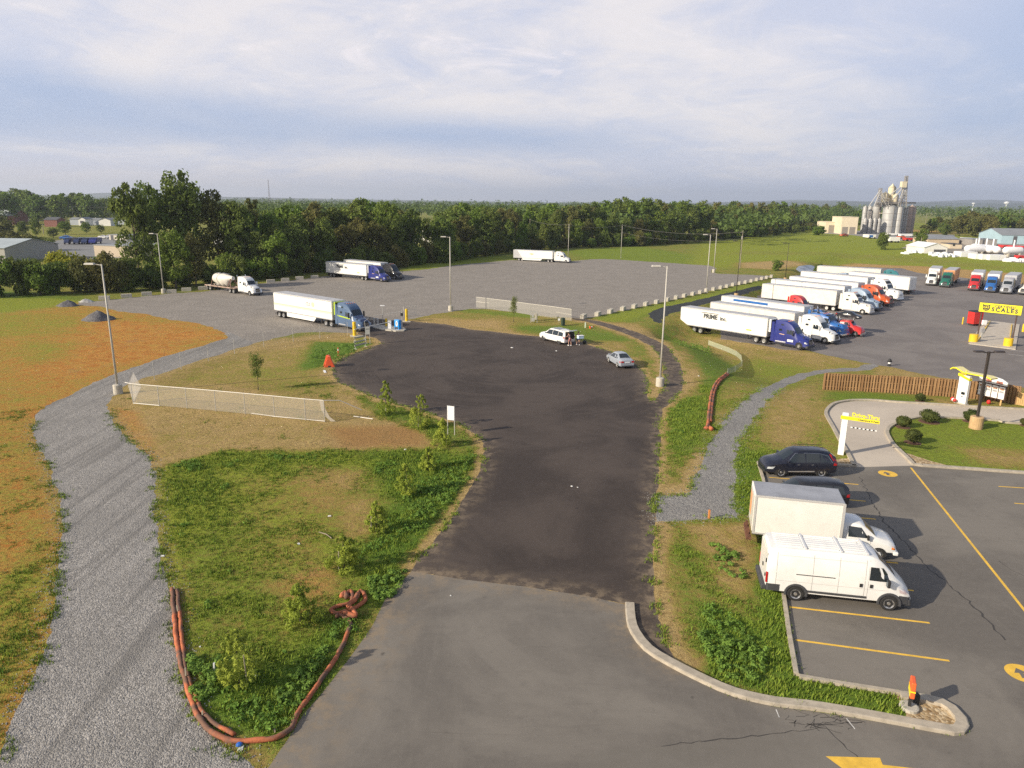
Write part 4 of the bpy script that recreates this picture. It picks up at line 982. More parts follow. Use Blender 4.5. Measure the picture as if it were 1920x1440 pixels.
# ---- car carrier load in the row: a carrier deck with cars on it
def deck(label):
    t = thing('car_carrier', label=label, cat='truck', group=G2)
    MB().box(0, 13, -1.2, -1.05, 2.3, 2.45).box(0, 13, 1.05, 1.2, 2.3, 2.45).box(0, 13, -1.05, 1.05, 2.36, 2.40).build('upper_deck', M_BLACK, t)
    MB().box(0, 13, -1.2, 1.2, .85, 1.0).build('lower_deck', M_BLACK, t)
    m_ = MB()
    for x in (.2, 4.2, 8.4, 12.7):
        for sd in (-1, 1): m_.box(x, x+.15, sd*1.17-.05, sd*1.17+.05, .85, 2.4)
    m_.build('deck_post', M_BLACK, t)
    for x in (2.2, 3.4):
        for sd in (-1, 1): wheel(t, x, sd*1.2, .45, .4, 'truck')
    st = [(13.2, .55, 2.0, 2.75, 1.16, 1.20, 1.02), (14.6, .45, 2.0, 2.85, 1.2, 1.24, 1.04), (15.1, .45, 1.9, 2.65, 1.2, 1.22, .98), (15.7, .45, 1.6, 1.95, 1.2, 1.18, .95), (16.9, .48, 1.3, 1.7, 1.2, 1.15, .72), (17.2, .42, 1.1, 1.35, 1.15, 1.05, .66), (17.3, .4, .7, .8, 1.0, .9, .6)]
    b = Body(st, .05); m_ = MB(); b.mesh(m_); cab = m_.build('cab', C_RED, t, auto=True)
    m_ = MB(); b.top(m_, 15.65, 15.1, -.94, .94, .012); m_.build('windshield', M_GLASS, cab)
    for sd in (-1, 1):
        m_ = MB(); b.side(m_, [(14.0, 1.98), (15.2, 1.9), (14.95, 2.55), (14.0, 2.6)], sd, .012); m_.build('side_window', M_GLASS, cab)
        m_ = MB(); arch(m_, 16.2, .50, 1.2, .5, sd, .012, .5); m_.build('wheel_arch', M_BLACK, cab)
        wheel(t, 16.2, sd*1.23, .5, .3, 'truckf')
        wheel(t, 12.2, sd*1.23, .5, .5, 'truck')
    MB().box(17.2, 17.4, -1.15, 1.15, .32, .7).build('bumper', M_CHROME, cab)
    return t
cc = place(deck('red car carrier truck with cars on its upper deck, nose toward the open lot'), (1477, 615), (1592, 630), 2.2, 16.2, -1.23, cl=(.85, 1.15))
def on_deck(c, x, z, pitch=0, flip=False):
    c.scale = cc.scale; s = cc.scale[0]; rz = cc.rotation_euler[2]
    c.rotation_euler = (0, -pitch, rz); c.location = (cc.location.x+s*cos(rz)*x, cc.location.y+s*sin(rz)*x, cc.location.z+s*z)
on_deck(sedan('sd_white', 'white coupe on the front of the car carrier deck', 'cars on the car carrier', M_WHITE), 8.4, 2.42, -.06)
on_deck(sedan('sd_wh2', 'white sedan in the middle of the car carrier deck', 'cars on the car carrier', M_WHITE2), 3.7, 2.42, .03)
on_deck(sedan('sd_blue', 'blue sedan at the tail of the car carrier deck', 'cars on the car carrier', C_BLUE), -.9, 2.42)
on_deck(cuv('cv_teal', 'blue wagon on the lower deck of the car carrier', 'cars on the car carrier', C_BLUE), 8.0, 1.02)
dc = sedan('sd_blk', 'black coupe raised on the nose of the second car carrier', 'cars on the car carrier', C_BLKP)
dm = sedan('sd_mar', 'maroon hatchback beside the black coupe on the carriers', 'cars on the car carrier', C_MAROON)
on_deck(dc, 12.6, 2.92, -.02); dc.location = (dc.location.x-.5*sin(cc.rotation_euler[2]), dc.location.y+1.8, dc.location.z-.0)
on_deck(dm, 7.6, 1.2); dm.location.y += 5.0; dm.location.z = terr(dm.location.x, dm.location.y)
for k, (c_, lb) in enumerate(((C_SKYB, 'light blue sedan parked between the carrier and the dirty white truck'), (C_BLUE, 'blue sedan parked nose out behind the light blue sedan'))):
    s_ = sedan('sd_p%d' % k, lb, 'cars between the trucks', c_); place(s_, (1520-6*k, 608-11*k), (1551-6*k, 612-11*k), .88, 3.52, -.85, cl=(.9, 1.3))

# ---- vehicles near the camera
def cuv_extras(t, b):
    m_ = MB()
    for sd in (-1, 1): m_.tube([(x, sd*(b.side_y(x, 1.05)+.004), b.at(x)[2]-.0) for x in ()] or [(.5, sd*.60, 1.70), (1.4, sd*.62, 1.74), (2.5, sd*.63, 1.74)], .018, 5)
    m_.build('roof_rail', M_BLACK, t)
    for sd in (-1, 1):
        m_ = MB(); pts = [(.36, 1.02), (.62, 1.42), (1.1, 1.55), (2.0, 1.59), (2.72, 1.56), (3.26, 1.0)]
        m_.tube([(x, sd*(b.side_y(x, z)+.012), z) for x, z in pts], .011, 4); m_.build('window_trim', M_CHROME, t)
        m_ = MB(); b.side(m_, [(1.45, .38), (3.15, .38), (3.15, .44), (1.45, .46)], sd, .01); m_.build('sill_trim', M_ALU, t)
        for x in (1.55, 2.45): MB().box(x, x+.16, sd*.905-.02, sd*.905+.02, .86, .90).build('door_handle', M_CHROME, t)
        m_ = MB(); b.side(m_, [(.08, 1.1), (.30, 1.12), (.55, 1.52), (.42, 1.52)], sd, .014); m_.build('taillight', M_RED, t)
    person_face = MB().sphere((2.35, .35, 1.28), .11, 10, 8)
cr = cuv('cuv', 'black suv parked nose in at the kerb beside the white post sign', None, C_CAR, extras=cuv_extras)
place(cr, (1540, 896), (1464, 895.5), .98, 3.60, .91)
cr['label'] = 'black suv parked nose in at the kerb beside the white post sign'
dk = car('suvd', 'dark suv mostly hidden behind the tall box truck', None, C_BLKP, B_SUV, None, (1.05, 4.12), .37, windows=[[(.35, 1.1), (1.1, 1.1), (1.1, 1.62), (.5, 1.56)], [(1.2, 1.1), (2.2, 1.1), (2.2, 1.65), (1.2, 1.63)], [(2.3, 1.1), (3.6, 1.08), (3.15, 1.6), (2.3, 1.65)]], ws=(3.95, 3.30), rw=(.06, .30), name='parked_suv', cat='suv')
place(dk, (1562, 956), (1475, 955), 1.05, 4.12, .95, cl=(.9, 1.05))
sd_ = sedan('sed', 'silver grey sedan parked on the edge of the dark turning circle', None, C_GREYC, rim=M_RIMW)
A = G(1190, 689); B = G(1160, 690)   # rear right, rear left
rzv = R(103); hh = Vector((cos(rzv), sin(rzv), 0)); mid = (G(1161.5, 691)+G(1187, 690.5))/2
sd_.rotation_euler = (0, 0, rzv); sd_.location = mid-hh*.3; sd_.location.z = terr(mid.x, mid.y); sd_.scale = (1.05, 1.05, 1.05)
def suv_ex(t, b):
    MB().prism([(-.55, 1.95), (.45, 1.76), (.45, 1.70), (-.60, 1.86)], -.68, .68).build('tailgate', M_WHITE, t)
    MB().box(-.02, .10, -.72, .72, .72, 1.62).build('cargo_opening', M_BLACK, t)
    MB().tube([(.8, -.6, 1.80), (3, -.62, 1.82)], .02, 5).tube([(.8, .6, 1.80), (3, .62, 1.82)], .02, 5).build('roof_rail', M_ALU, t)
    MB().box(1.5, 2.7, -.45, .45, 1.80, 1.822).build('sunroof', M_GLASSB, t)
ws_ = car('suvw', 'white suv with its tailgate open at the rim of the turning circle', None, M_WHITE, B_SUV, None, (1.05, 4.12), .37, windows=[[(.30, 1.09), (1.24, 1.08), (1.24, 1.64), (.46, 1.56)], [(1.30, 1.08), (2.36, 1.08), (2.36, 1.67), (1.30, 1.65)], [(2.42, 1.08), (3.75, 1.06), (3.2, 1.62), (2.42, 1.67)]], ws=(3.95, 3.30), rw=None, rim=M_DGREY, name='parked_suv', cat='suv', extras=suv_ex)
place(ws_, (1047.5, 645.5), (1019, 638.5), 1.05, 4.12, .95)

# white high roof van
VB = Body([(0, .46, 1.45, 2.38, .92, .98, .84), (.10, .40, 1.45, 2.50, .98, 1.02, .87), (.5, .36, 1.45, 2.56, .99, 1.025, .88), (4.35, .36, 1.45, 2.56, .99, 1.025, .88), (4.75, .36, 1.42, 2.46, .99, 1.02, .84), (5.15, .36, 1.36, 2.12, .99, 1.01, .80), (5.62, .36, 1.22, 1.60, .99, .99, .78), (5.95, .36, 1.06, 1.32, .97, .96, .70), (6.22, .34, .88, 1.05, .92, .90, .62), (6.36, .36, .66, .76, .80, .78, .5)], .05)
van = thing('panel_van', label='white high roof panel van parked half on the grass in front of the box truck', cat='van')
m_ = MB(); VB.mesh(m_, 6); vb = m_.build('body', M_WHITE, van, auto=True)
m_ = MB(); VB.top(m_, 5.58, 4.82, -.97, .97, .012, nx=6); m_.build('windshield', M_GLASS, van)
m_ = MB(); VB.top(m_, 5.60, 5.55, -.97, .97, .02, nx=2); m_.build('wiper_cowl', M_BLACK, van)
for k in range(9):
    x0 = .35
m_ = MB()
for u in [-.75, -.5, -.25, 0, .25, .5, .75]:
    for xa, xb in ((.35, 1.55), (1.75, 3.1), (3.3, 4.25)):
        m_.box(xa, xb, u*.84-.035, u*.84+.035, VB.at(1)[2]+.0, VB.at(1)[2]+.06+.0*u)
m_.build('roof_rib', M_WHITE, van, bevel=.01)
m_ = MB()
for x in (1.65, 3.2, 4.32): m_.box(x-.05, x+.05, -.78, .78, VB.at(1)[2], VB.at(1)[2]+.072)
m_.build('roof_bow', mat('paint_shade', (.62, .62, .62), rough=.4), van, bevel=.01)
for sd in (-1, 1):
    m_ = MB(); VB.side(m_, [(4.45, 1.44), (5.50, 1.40), (5.02, 2.02), (4.47, 2.06)], sd, .012); m_.build('side_window', M_GLASS, van)
    m_ = MB(); VB.side(m_, [(4.88, 1.42), (4.93, 1.42), (4.93, 2.04), (4.88, 2.04)], sd, .016, 1, 4); m_.build('window_bar', M_BLACK, van)
    # lower grey cladding
    m_ = MB(); VB.side(m_, [(.02, .42), (.62, .42), (.62, .78), (.02, .78)], sd, .02)
    m_.build('rear_cladding', M_DGREY, van)
    m_ = MB(); VB.side(m_, [(1.72, .50), (4.42, .50), (4.42, .62), (1.72, .62)], sd, .03); m_.build('side_rub_strip', M_DGREY, van)
    m_ = MB(); VB.side(m_, [(5.75, .38), (6.3, .38), (6.3, .72), (5.8, .80)], sd, .02); m_.build('front_cladding', M_DGREY, van)
    for x in (1.37, 5.41):
        m_ = MB(); arch(m_, x, .37, 1.0, .37, sd, .012, .3); m_.build('wheel_well', M_BLACK, van)
        m_ = MB(); arch_ring(m_, x, .42, .37, .96, 1.045, sd, .10, -.2, pi+.2); m_.build('wheel_arch', M_DGREY, van, bevel=.015)
        wheel(van, x, sd*1.03, .365, .24, 'car', M_RIMS)
    # panel seams
    m_ = MB()
    for x in (.42, 2.02 if sd < 0 else 2.6, 3.15, 4.28, 4.42):
        VB.side(m_, [(x, .62), (x+.018, .62), (x+.018, 2.36), (x, 2.36)], sd, .005, 1, 8)
    for z, xa, xb in ((.98, .45, 5.3), (2.22, .5, 4.25)):
        VB.side(m_, [(xa, z), (xb, z), (xb, z+.012), (xa, z+.012)], sd, .005, 12, 1)
    m_.build('panel_seam', mat('seam_grey', (.42, .41, .39), rough=.5), van)
    m_ = MB(); VB.side(m_, [(1.30, 1.36), (3.0, 1.36), (3.0, 1.40), (1.30, 1.40)], sd, .018); m_.build('slide_rail', M_BLACK, van)
    for x in (4.06, 4.50):
        m_ = MB(); VB.side(m_, [(x, 1.06), (x+.13, 1.06), (x+.13, 1.24), (x, 1.24)], sd, .03); m_.build('door_handle', M_BLACK, van)
    MB().box(-.05, .08, 0 if sd > 0 else -.22, .22 if sd > 0 else 0, -.16, .18).build('mirror', M_BLACK, van, loc=(5.22, sd*1.04, 1.40), bevel=.03)
    MB().box(-.06, -.045, .02 if sd > 0 else -.20, .20 if sd > 0 else -.02, -.13, .15).build('mirror_glass', M_GLASSB, van, loc=(5.22, sd*1.04, 1.40))
    m_ = MB(); VB.side(m_, [(5.82, .92), (6.20, .84), (6.12, 1.02), (5.72, 1.22)], sd, .014); m_.build('headlight', mat('headlamp_lens', (.55, .45, .45), rough=.15), van)
    MB().box(-.02, .06, sd*.985-.05, sd*.985+.05, .82, 1.35).build('taillight', M_RED, van, bevel=.01)
MB().box(6.1, 6.42, -.92, .92, .26, .62, tx=.08).build('bumper', M_DGREY, van, bevel=.08)
MB().box(-.18, .06, -.98, .98, .42, .66).build('rear_bumper', M_DGREY, van, bevel=.04)
MB().box(-.012, .0, -.9, -.01, .72, 2.25).box(-.012, 0, .01, .9, .72, 2.25).build('rear_door', M_WHITE, van)
MB().box(-.05, 0, -.12, .02, 1.2, 1.36).box(-.06, 0, -.85, -.80, 1.75, 1.95).box(-.06, 0, -.85, -.8, 1.05, 1.2).build('door_hinge', M_BLACK, van)
MB().cyl((4.1, .3, 2.6), (4.1, .3, 2.62), .02).build('antenna', M_BLACK, van)
place(van, (1490, 1127), (1664.5, 1145.5), 1.37, 5.41, -1.03)

# box truck
bt = thing('box_truck', label='white box truck with grey roof parked between the panel van and the dark suv', cat='truck')
CB = Body([(0, .55, 1.3, 2.10, .92, .98, .80), (.2, .5, 1.3, 2.14, .95, 1.0, .80), (.9, .5, 1.28, 2.12, .95, 1.0, .80), (1.2, .5, 1.28, 1.98, .95, 1.0, .78), (1.85, .5, 1.22, 1.42, .95, .99, .84), (2.5, .5, 1.02, 1.26, .95, .96, .80), (2.85, .5, .92, 1.10, .93, .93, .74), (2.98, .45, .8, .92, .88, .86, .66)], .05)
XC = 5.15
CBs = Body([(s[0]+XC,)+s[1:] for s in CB.st], .05)
m_ = MB(); CBs.mesh(m_); cb = m_.build('cab', M_WHITE, bt, auto=True)
m_ = MB(); CBs.top(m_, XC+1.82, XC+1.22, -.96, .96, .012); m_.build('windshield', M_GLASS, cb)
for sd in (-1, 1):
    m_ = MB(); CBs.side(m_, [(XC+.28, 1.34), (XC+1.42, 1.34), (XC+.98, 1.92), (XC+.28, 1.96)], sd, .012); m_.build('side_window', M_GLASS, cb)
    m_ = MB(); CBs.side(m_, [(XC+.2, .7), (XC+.218, .7), (XC+.218, 1.98), (XC+.2, 1.98)], sd, .006, 1, 6); CBs.side(m_, [(XC+1.52, .7), (XC+1.54, .7), (XC+1.54, 1.3), (XC+1.52, 1.3)], sd, .006, 1, 6); m_.build('door_seam', mat('seam_grey', (.42, .41, .39)), cb)
    m_ = MB(); CBs.side(m_, [(XC+.30, 1.1), (XC+.42, 1.1), (XC+.42, 1.2), (XC+.30, 1.2)], sd, .02); m_.build('door_handle', M_BLACK, cb)
    m_ = MB(); arch(m_, XC+2.05, .38, .97, .38, sd, .012, .3); m_.build('wheel_arch', M_BLACK, cb)
    wheel(bt, XC+2.05, sd*.99, .385, .24, 'truckf', M_RIMW); wheel(bt, 1.75, sd*1.05, .385, .42, 'truck', M_RIMW)
    m_ = MB(); CBs.side(m_, [(XC+2.72, .78), (XC+2.92, .76), (XC+2.90, .92), (XC+2.72, .98)], sd, .014); m_.build('turn_signal', M_AMBER, cb)
    MB().box(-.05, .06, 0 if sd > 0 else -.16, .16 if sd > 0 else 0, -.14, .16).build('mirror', M_BLACK, cb, loc=(XC+1.35, sd*1.03, 1.42), bevel=.02)
MB().box(XC+2.90, XC+3.03, -.62, .62, .74, .98).build('grille', M_DGREY, cb, bevel=.02)
MB().box(XC+2.85, XC+3.12, -.98, .98, .42, .62).build('bumper', M_WHITE, cb, bevel=.04)
bx = MB().box(0, 5.05, -1.2, 1.2, .98, 3.42).build('cargo_box', mat('box_panel', (.80, .765, .70), rough=.5, var=.05, vscale=.7, dirt=.14), bt, bevel=.04)
MB().box(.06, 4.99, -1.14, 1.14, 3.41, 3.46).build('box_roof', mat('box_roof_metal', (.40, .40, .41), rough=.38, metal=.35, var=.18, vscale=.8), bx)
MB().box(-.01, 5.06, -1.222, -1.2, .96, 1.06).box(-.01, 5.06, 1.2, 1.222, .96, 1.06).box(-.01, 5.06, -1.222, -1.2, 3.34, 3.43).box(-.01, 5.06, 1.2, 1.222, 3.34, 3.43).box(-.012, .12, -1.225, -1.2, 1.05, 3.35).box(-.012, .12, 1.2, 1.225, 1.05, 3.35).box(4.9, 5.06, -1.225, -1.2, 1.05, 3.35).box(4.9, 5.06, 1.2, 1.225, 1.05, 3.35).build('corner_trim', mat('trim_alu', (.55, .53, .50), rough=.5, metal=.2), bx)
MB().box(5.05, 5.09, -.9, .9, 2.3, 3.3).build('front_cap', M_WHITE, bx, bevel=.02)
MB().box(-.03, 0, -1.08, 1.08, 1.1, 3.3).build('roll_door', M_WHITE2, bx)
m_ = MB(); m_.box(-.036, -.031, .1, .95, 1.6, 3.0); m_.build('door_decal', mat('faded_orange', (.70, .33, .15), rough=.6), bx)
MB().box(-.3, 0, -1.1, 1.1, .45, .62).box(-.25, -.1, -.6, -.5, .5, .98).box(-.25, -.1, .5, .6, .5, .98).build('rear_bumper', mat('rust', (.16, .07, .04), rough=.9, var=.4, vscale=5), bt)
MB().box(.1, XC+2.6, -.45, -.3, .55, .8).box(.1, XC+2.6, .3, .45, .55, .8).box(.2, 5.0, -1.0, 1.0, .85, .98).build('chassis', M_FRAME, bt)
place(bt, (1410, 996), (1577.5, 1014.5), 0, 5.05, -1.2, z=.98)
# ------------------------------------------------------------------ vegetation
def leaf_mat(name, dark, lite, warm, vs=.35, rvar=.35):
    t = NT(name); o = t.geo()
    oi = N(t.n, 'ShaderNodeObjectInfo').outputs['Random']
    n = t.noise(vs, 3, .6, vec=o); n2 = t.noise(vs*7, 3, .7, vec=o)
    c = t.mix(t.ss(n, .3, .7), dark, lite)
    c = t.mix(t.ss(n2, .55, .85, 0, .5), c, warm)
    c = t.mix(t.math('MULTIPLY', oi, rvar), c, warm)
    oi2 = t.math('FRACT', t.math('MULTIPLY', oi, 7.31))
    c = t.mix(t.math('MULTIPLY', oi2, .30), c, tuple(x*.7 for x in dark))
    t.col(c); t.set(Roughness=.75, Specular_IOR_Level=.2)
    # thin leaves let some light through
    tr = N(t.n, 'ShaderNodeBsdfTranslucent'); t.l.new(c, tr.inputs[0])
    mx = N(t.n, 'ShaderNodeMixShader'); mx.inputs[0].default_value = .30
    t.l.new(t.b.outputs[0], mx.inputs[1]); t.l.new(tr.outputs[0], mx.inputs[2]); t.l.new(mx.outputs[0], t.o.inputs[0])
    return t.m
LF = {
 'oak': leaf_mat('leaves_oak', (.080, .130, .022), (.180, .245, .048), (.26, .26, .06)),
 'fresh': leaf_mat('leaves_fresh', (.085, .155, .020), (.185, .285, .040), (.28, .30, .055)),
 'olive': leaf_mat('leaves_olive', (.085, .105, .026), (.180, .190, .050), (.28, .20, .07)),
 'yellow': leaf_mat('leaves_yellow', (.20, .22, .02), (.42, .40, .03), (.45, .34, .03), rvar=.1),
 'shrub': leaf_mat('leaves_shrub', (.045, .070, .017), (.120, .145, .036), (.17, .13, .045), 1.5),
 'arbor': leaf_mat('leaves_arbor', (.19, .27, .03), (.40, .48, .06), (.52, .52, .10), 1.2),
 'weed': leaf_mat('leaves_weed', (.10, .21, .03), (.20, .36, .05), (.33, .40, .10), 1.2),
 'far': leaf_mat('leaves_far', (.070, .115, .030), (.145, .205, .05), (.17, .165, .05), .02, 0),
}
BARK = mat('bark', (.11, .085, .065), rough=.95, var=.35, vscale=2)
BARKP = mat('pale_bark', (.26, .21, .16), rough=.9, var=.3, vscale=3)
nrng = np.random.default_rng(11)
def leaves(cl, per, size, squash=.8, up=.25, elong=1.0):
    """cl: (x, y, z, r) clumps; returns verts, faces as arrays; leaf quads fill each clump, thicker at its surface"""
    C = np.array(cl); n = len(C)*per
    idx = np.repeat(np.arange(len(C)), per)
    d = nrng.normal(size=(n, 3)); d /= np.linalg.norm(d, axis=1)[:, None]
    rr = nrng.uniform(.35, 1.05, n)**.6
    pos = C[idx, :3]+d*(C[idx, 3]*rr)[:, None]*np.array([1, 1, squash])
    nor = d+nrng.normal(size=(n, 3))*.55+np.array([0, 0, up]); nor /= np.linalg.norm(nor, axis=1)[:, None]
    a = np.cross(nor, nrng.normal(size=(n, 3))); a /= np.linalg.norm(a, axis=1)[:, None]; b = np.cross(nor, a)
    s = (size*nrng.uniform(.55, 1.25, n))[:, None]
    V = np.stack([pos-a*s*elong, pos-b*s*.6, pos+a*s*elong, pos+b*s*.6], 1).reshape(-1, 3)
    F = np.arange(n*4).reshape(-1, 4)
    return V, F
def np_mesh(name, V, F):
    me = bpy.data.meshes.new(name); me.vertices.add(len(V)); me.vertices.foreach_set('co', V.astype(np.float32).ravel())
    k = F.shape[1]; me.loops.add(F.size); me.loops.foreach_set('vertex_index', F.astype(np.int32).ravel())
    me.polygons.add(len(F)); me.polygons.foreach_set('loop_start', np.arange(0, F.size, k, dtype=np.int32)); me.polygons.foreach_set('loop_total', np.full(len(F), k, np.int32))
    me.update(calc_edges=True); return me
def crown_clumps(kind):
    """unit tree: height 1, half width about .3"""
    cl = []
    r = random.Random(sum(map(ord, kind))*7)
    def blob(n, zc, rz, rx, cr, thr=.35):
        for _ in range(n):
            while True:
                p = Vector((r.uniform(-1, 1), r.uniform(-1, 1), r.uniform(-1, 1)))
                if thr < p.length < 1: break
            cl.append((p.x*rx, p.y*rx, zc+p.z*rz, cr*r.uniform(.6, 1.25)))
    if kind.startswith('broad'):
        for k in range(5):
            a = 2*pi*k/5+r.uniform(-.4, .4); q = r.uniform(.08, .2)
            b = len(cl); blob(11, r.uniform(.42, .72), .17, .17, .088); 
            for i in range(b, len(cl)): x, y, z, c = cl[i]; cl[i] = (x+q*cos(a), y+q*sin(a), z, c)
        blob(16, .80, .14, .17, .08); blob(26, .36, .22, .25, .085)
    elif kind.startswith('tall'):
        for k in range(9):
            a = r.uniform(0, 6.28); q = r.uniform(.05, .15); z = .14+.74*k/9
            b = len(cl); blob(10, z, .10, .12, .07)
            for i in range(b, len(cl)): x, y, zz, c = cl[i]; cl[i] = (x+q*cos(a), y+q*sin(a), zz, c)
        blob(8, .9, .09, .08, .06)
    elif kind.startswith('bush'):
        for k in range(8):
            a = r.uniform(0, 6.28); q = r.uniform(.05, .38); b = len(cl); blob(9, r.uniform(.12, .68), .24, .24, .15)
            for i in range(b, len(cl)): x, y, z, c = cl[i]; cl[i] = (x+q*cos(a), y+q*sin(a), max(.08, z), c)
    return cl
def crown_mesh(kind, per, size):
    V, F = leaves(crown_clumps(kind), per, size); return np_mesh('crown', V, F)
def trunk_mesh(kind):
    r = random.Random(sum(map(ord, kind))*5); mb = MB(); top = .82 if not kind.startswith('bush') else .5
    pts = [(r.uniform(-.01, .01)*k, r.uniform(-.01, .01)*k, top*k/5) for k in range(6)]
    mb.tube(pts, lambda t: .020*(1-t*.8), 6)
    for k in range(7):
        z = r.uniform(.25, .7); a = r.uniform(0, 6.28); L = r.uniform(.12, .24)
        mb.tube([(0, 0, z), (L*.5*cos(a), L*.5*sin(a), z+L*.35), (L*cos(a), L*sin(a), z+L*.8)], lambda t: .008*(1-t*.75), 4)
    return mb.mesh('trunk', True)
TM = {}
for kd, per, sz in (('broad1', 52, .022), ('broad2', 52, .022), ('broad3', 52, .022), ('tall1', 50, .021), ('tall2', 40, .020), ('bush1', 60, .040), ('bush2', 60, .040),
                    ('fbroad1', 22, .036), ('fbroad2', 22, .036), ('fbroad3', 22, .036)):
    k2 = kd[1:] if kd[0] == 'f' else kd
    TM[kd] = (crown_mesh(k2, per, sz), trunk_mesh(k2))
KOBJ = {}
def tree(loc, h, w, kind, leaf, label=None, group=None, rz=None, bark=None, name='tree', cat='tree'):
    """w: half width in metres; meshes are shared, size and turn vary"""
    cm, tm = TM[kind]
    half = .36 if 'broad' in kind else (.25 if 'tall' in kind else .62)
    t = thing(name, loc, random.uniform(0, 6.28) if rz is None else rz, label, cat, group)
    k = w/half
    t.scale = (k, k*random.uniform(.9, 1.1), h)
    for nm, me, mt in (('crown', cm, leaf), ('trunk', tm, bark or BARK)):
        key = (me.name, mt.name)
        if key not in KOBJ:
            m2 = me.copy(); m2.materials.clear(); m2.materials.append(mt); KOBJ[key] = m2
        o = bpy.data.objects.new(nm, KOBJ[key]); COL.objects.link(o); o.parent = t
    return t
def tree_px(x, yb, yt, hw, kind, leaf, label=None, group=None, name='tree', cat='tree', **kw):
    g = G(x, yb); h = hgt(g, yt); return tree(g, h, hw*mpp(g), kind, LF[leaf], label, group, name=name, cat=cat, **kw)
GT = 'trees of the wood behind the gravel lot'
# big clump at the left
tree_px(262, 528, 334, 40, 'broad3', 'oak', 'tall dark tree at the left end of the high clump by the gravel lot')
tree_px(292, 522, 330, 42, 'broad1', 'oak', 'tall broad tree rising behind the left street lamp')
tree_px(350, 518, 306, 54, 'broad2', 'oak', 'tallest tree of the left clump with an airy crown')
tree_px(412, 516, 348, 46, 'broad3', 'olive', 'dark olive tree just right of the tallest tree')
tree_px(450, 518, 368, 38, 'broad1', 'oak', 'dark tree above the bulk tank truck')
tree_px(480, 508, 366, 26, 'tall2', 'olive', 'slim tree with a bare brownish tip near the lattice mast')
tree_px(330, 542, 424, 34, 'broad1', 'fresh', 'fresh green tree standing in front of the tallest tree')
tree_px(368, 538, 430, 26, 'broad2', 'olive', 'rounded olive tree right of the fresh green tree')
tree_px(524, 522, 428, 30, 'broad3', 'fresh', 'light green vine covered tree left of the navy truck')
tree_px(130, 535, 456, 46, 'bush1', 'yellow', 'large yellow green bush in front of the grey warehouse', name='bush', cat='bush')
tree_px(187, 540, 470, 32, 'bush2', 'oak', 'dark green bush right of the yellow bush', name='bush', cat='bush')
tree_px(236, 545, 468, 34, 'bush1', 'oak', 'dark bush below the tall clump of trees', name='bush', cat='bush')
rr_ = random.Random(3)
def interp(pts, x):
    for a, b in zip(pts, pts[1:]):
        if a[0] <= x <= b[0]: return a[1]+(b[1]-a[1])*(x-a[0])/(b[0]-a[0])
    return pts[0][1] if x < pts[0][0] else pts[-1][1]
BASE = [(-200, 560), (0, 555), (240, 547), (480, 524), (600, 511), (750, 501), (860, 489), (960, 475), (1060, 466), (1200, 461), (1330, 452), (1400, 447), (1500, 436), (1570, 424)]
TOPS = [(480, 380), (560, 385), (620, 380), (690, 372), (760, 372), (775, 400), (815, 402), (835, 380), (900, 384), (1000, 384), (1060, 378), (1120, 380), (1190, 366), (1260, 374), (1340, 376), (1400, 380), (1460, 378), (1500, 384), (1570, 386)]
# understorey along the edge
x = -60
while x < 1560:
    g = G(x, interp(BASE, x)+rr_.uniform(-3, 1)); pxm = 1/mpp(g); wd = rr_.uniform(2.6, 4.2)
    hh = rr_.uniform(4.5, 8) if x > 240 else rr_.uniform(6, 9.5)
    tree(g, hh, wd, rr_.choice(['bush1', 'bush2']), LF[rr_.choice(['oak', 'olive', 'oak', 'fresh'])], 'low bush at the foot of the wood, %s' % (('below the grey warehouse' if x < 110 else 'below the yellow bush' if x < 200 else 'below the high tree clump' if x < 380 else 'left of the navy truck' if x < 560 else 'behind the navy truck' if x < 740 else 'between the navy and the lone white truck' if x < 960 else 'behind the lone white truck' if x < 1080 else 'along the far lot edge' if x < 1350 else 'by the cream silo building')), 'bushes along the foot of the wood', name='bush', cat='bush')
    x += wd*pxm*.85
LFN = {'oak': 'dark green', 'olive': 'olive brown', 'fresh': 'fresh green'}
def where(x):
    for lim, tx in ((500, 'left of the navy truck'), (600, 'just left of the parked navy truck'), (680, 'above the navy truck trailer'), (760, 'above the black truck'), (830, 'by the white shed gap'), (900, 'right of the white shed gap'), (960, 'left of the lone white truck'), (1070, 'behind the lone white truck'), (1165, 'between the two plain pale poles'), (1260, 'right of the plain pale poles'), (1345, 'behind the pair of lot lamps'), (1400, 'behind the wooden utility pole'), (1480, 'right of the wooden utility pole'), (1540, 'left of the cream silo building'), (9999, 'beside the cream silo building')):
        if x < lim: return tx
last_leaf = ['oak']
def pick(r, opts): last_leaf[0] = r.choice(opts); return last_leaf[0]
def wood_label(row_, x): return '%s tree, %s of the wood, %s' % (LFN[last_leaf[0]], ['front row', 'second row', 'third row', 'hindmost row'][row_], where(x))
for row_, (dy, dt) in enumerate(((-3, 4), (-9, 0), (-15, -1), (-20, -2))):
    x = 455+row_*9
    while x < 1590:
        yb = interp(BASE, x)+dy*(1 if x < 1000 else .6)+rr_.uniform(-1.5, 1.5); yt = interp(TOPS, x)+dt+rr_.uniform(-5, 9)+(rr_.random() < .25)*8
        if row_ == 0: yt += rr_.uniform(8, 34)
        if 776 < x < 822 and row_ < 3: yt = max(yt, 462); 
        g = G(x, yb); h = min(24, hgt(g, yt)); pxm = 1/mpp(g); wd = h*rr_.uniform(.24, .34)
        tree(g, h, wd, rr_.choice(['broad1', 'broad2', 'broad3', 'tall1']) if row_ < 2 else rr_.choice(['fbroad1', 'fbroad2', 'fbroad3']), LF[pick(rr_, ['oak', 'oak', 'olive', 'fresh', 'oak'])],
             wood_label(row_, x), GT)
        x += wd*pxm*rr_.uniform(1.15, 1.6)
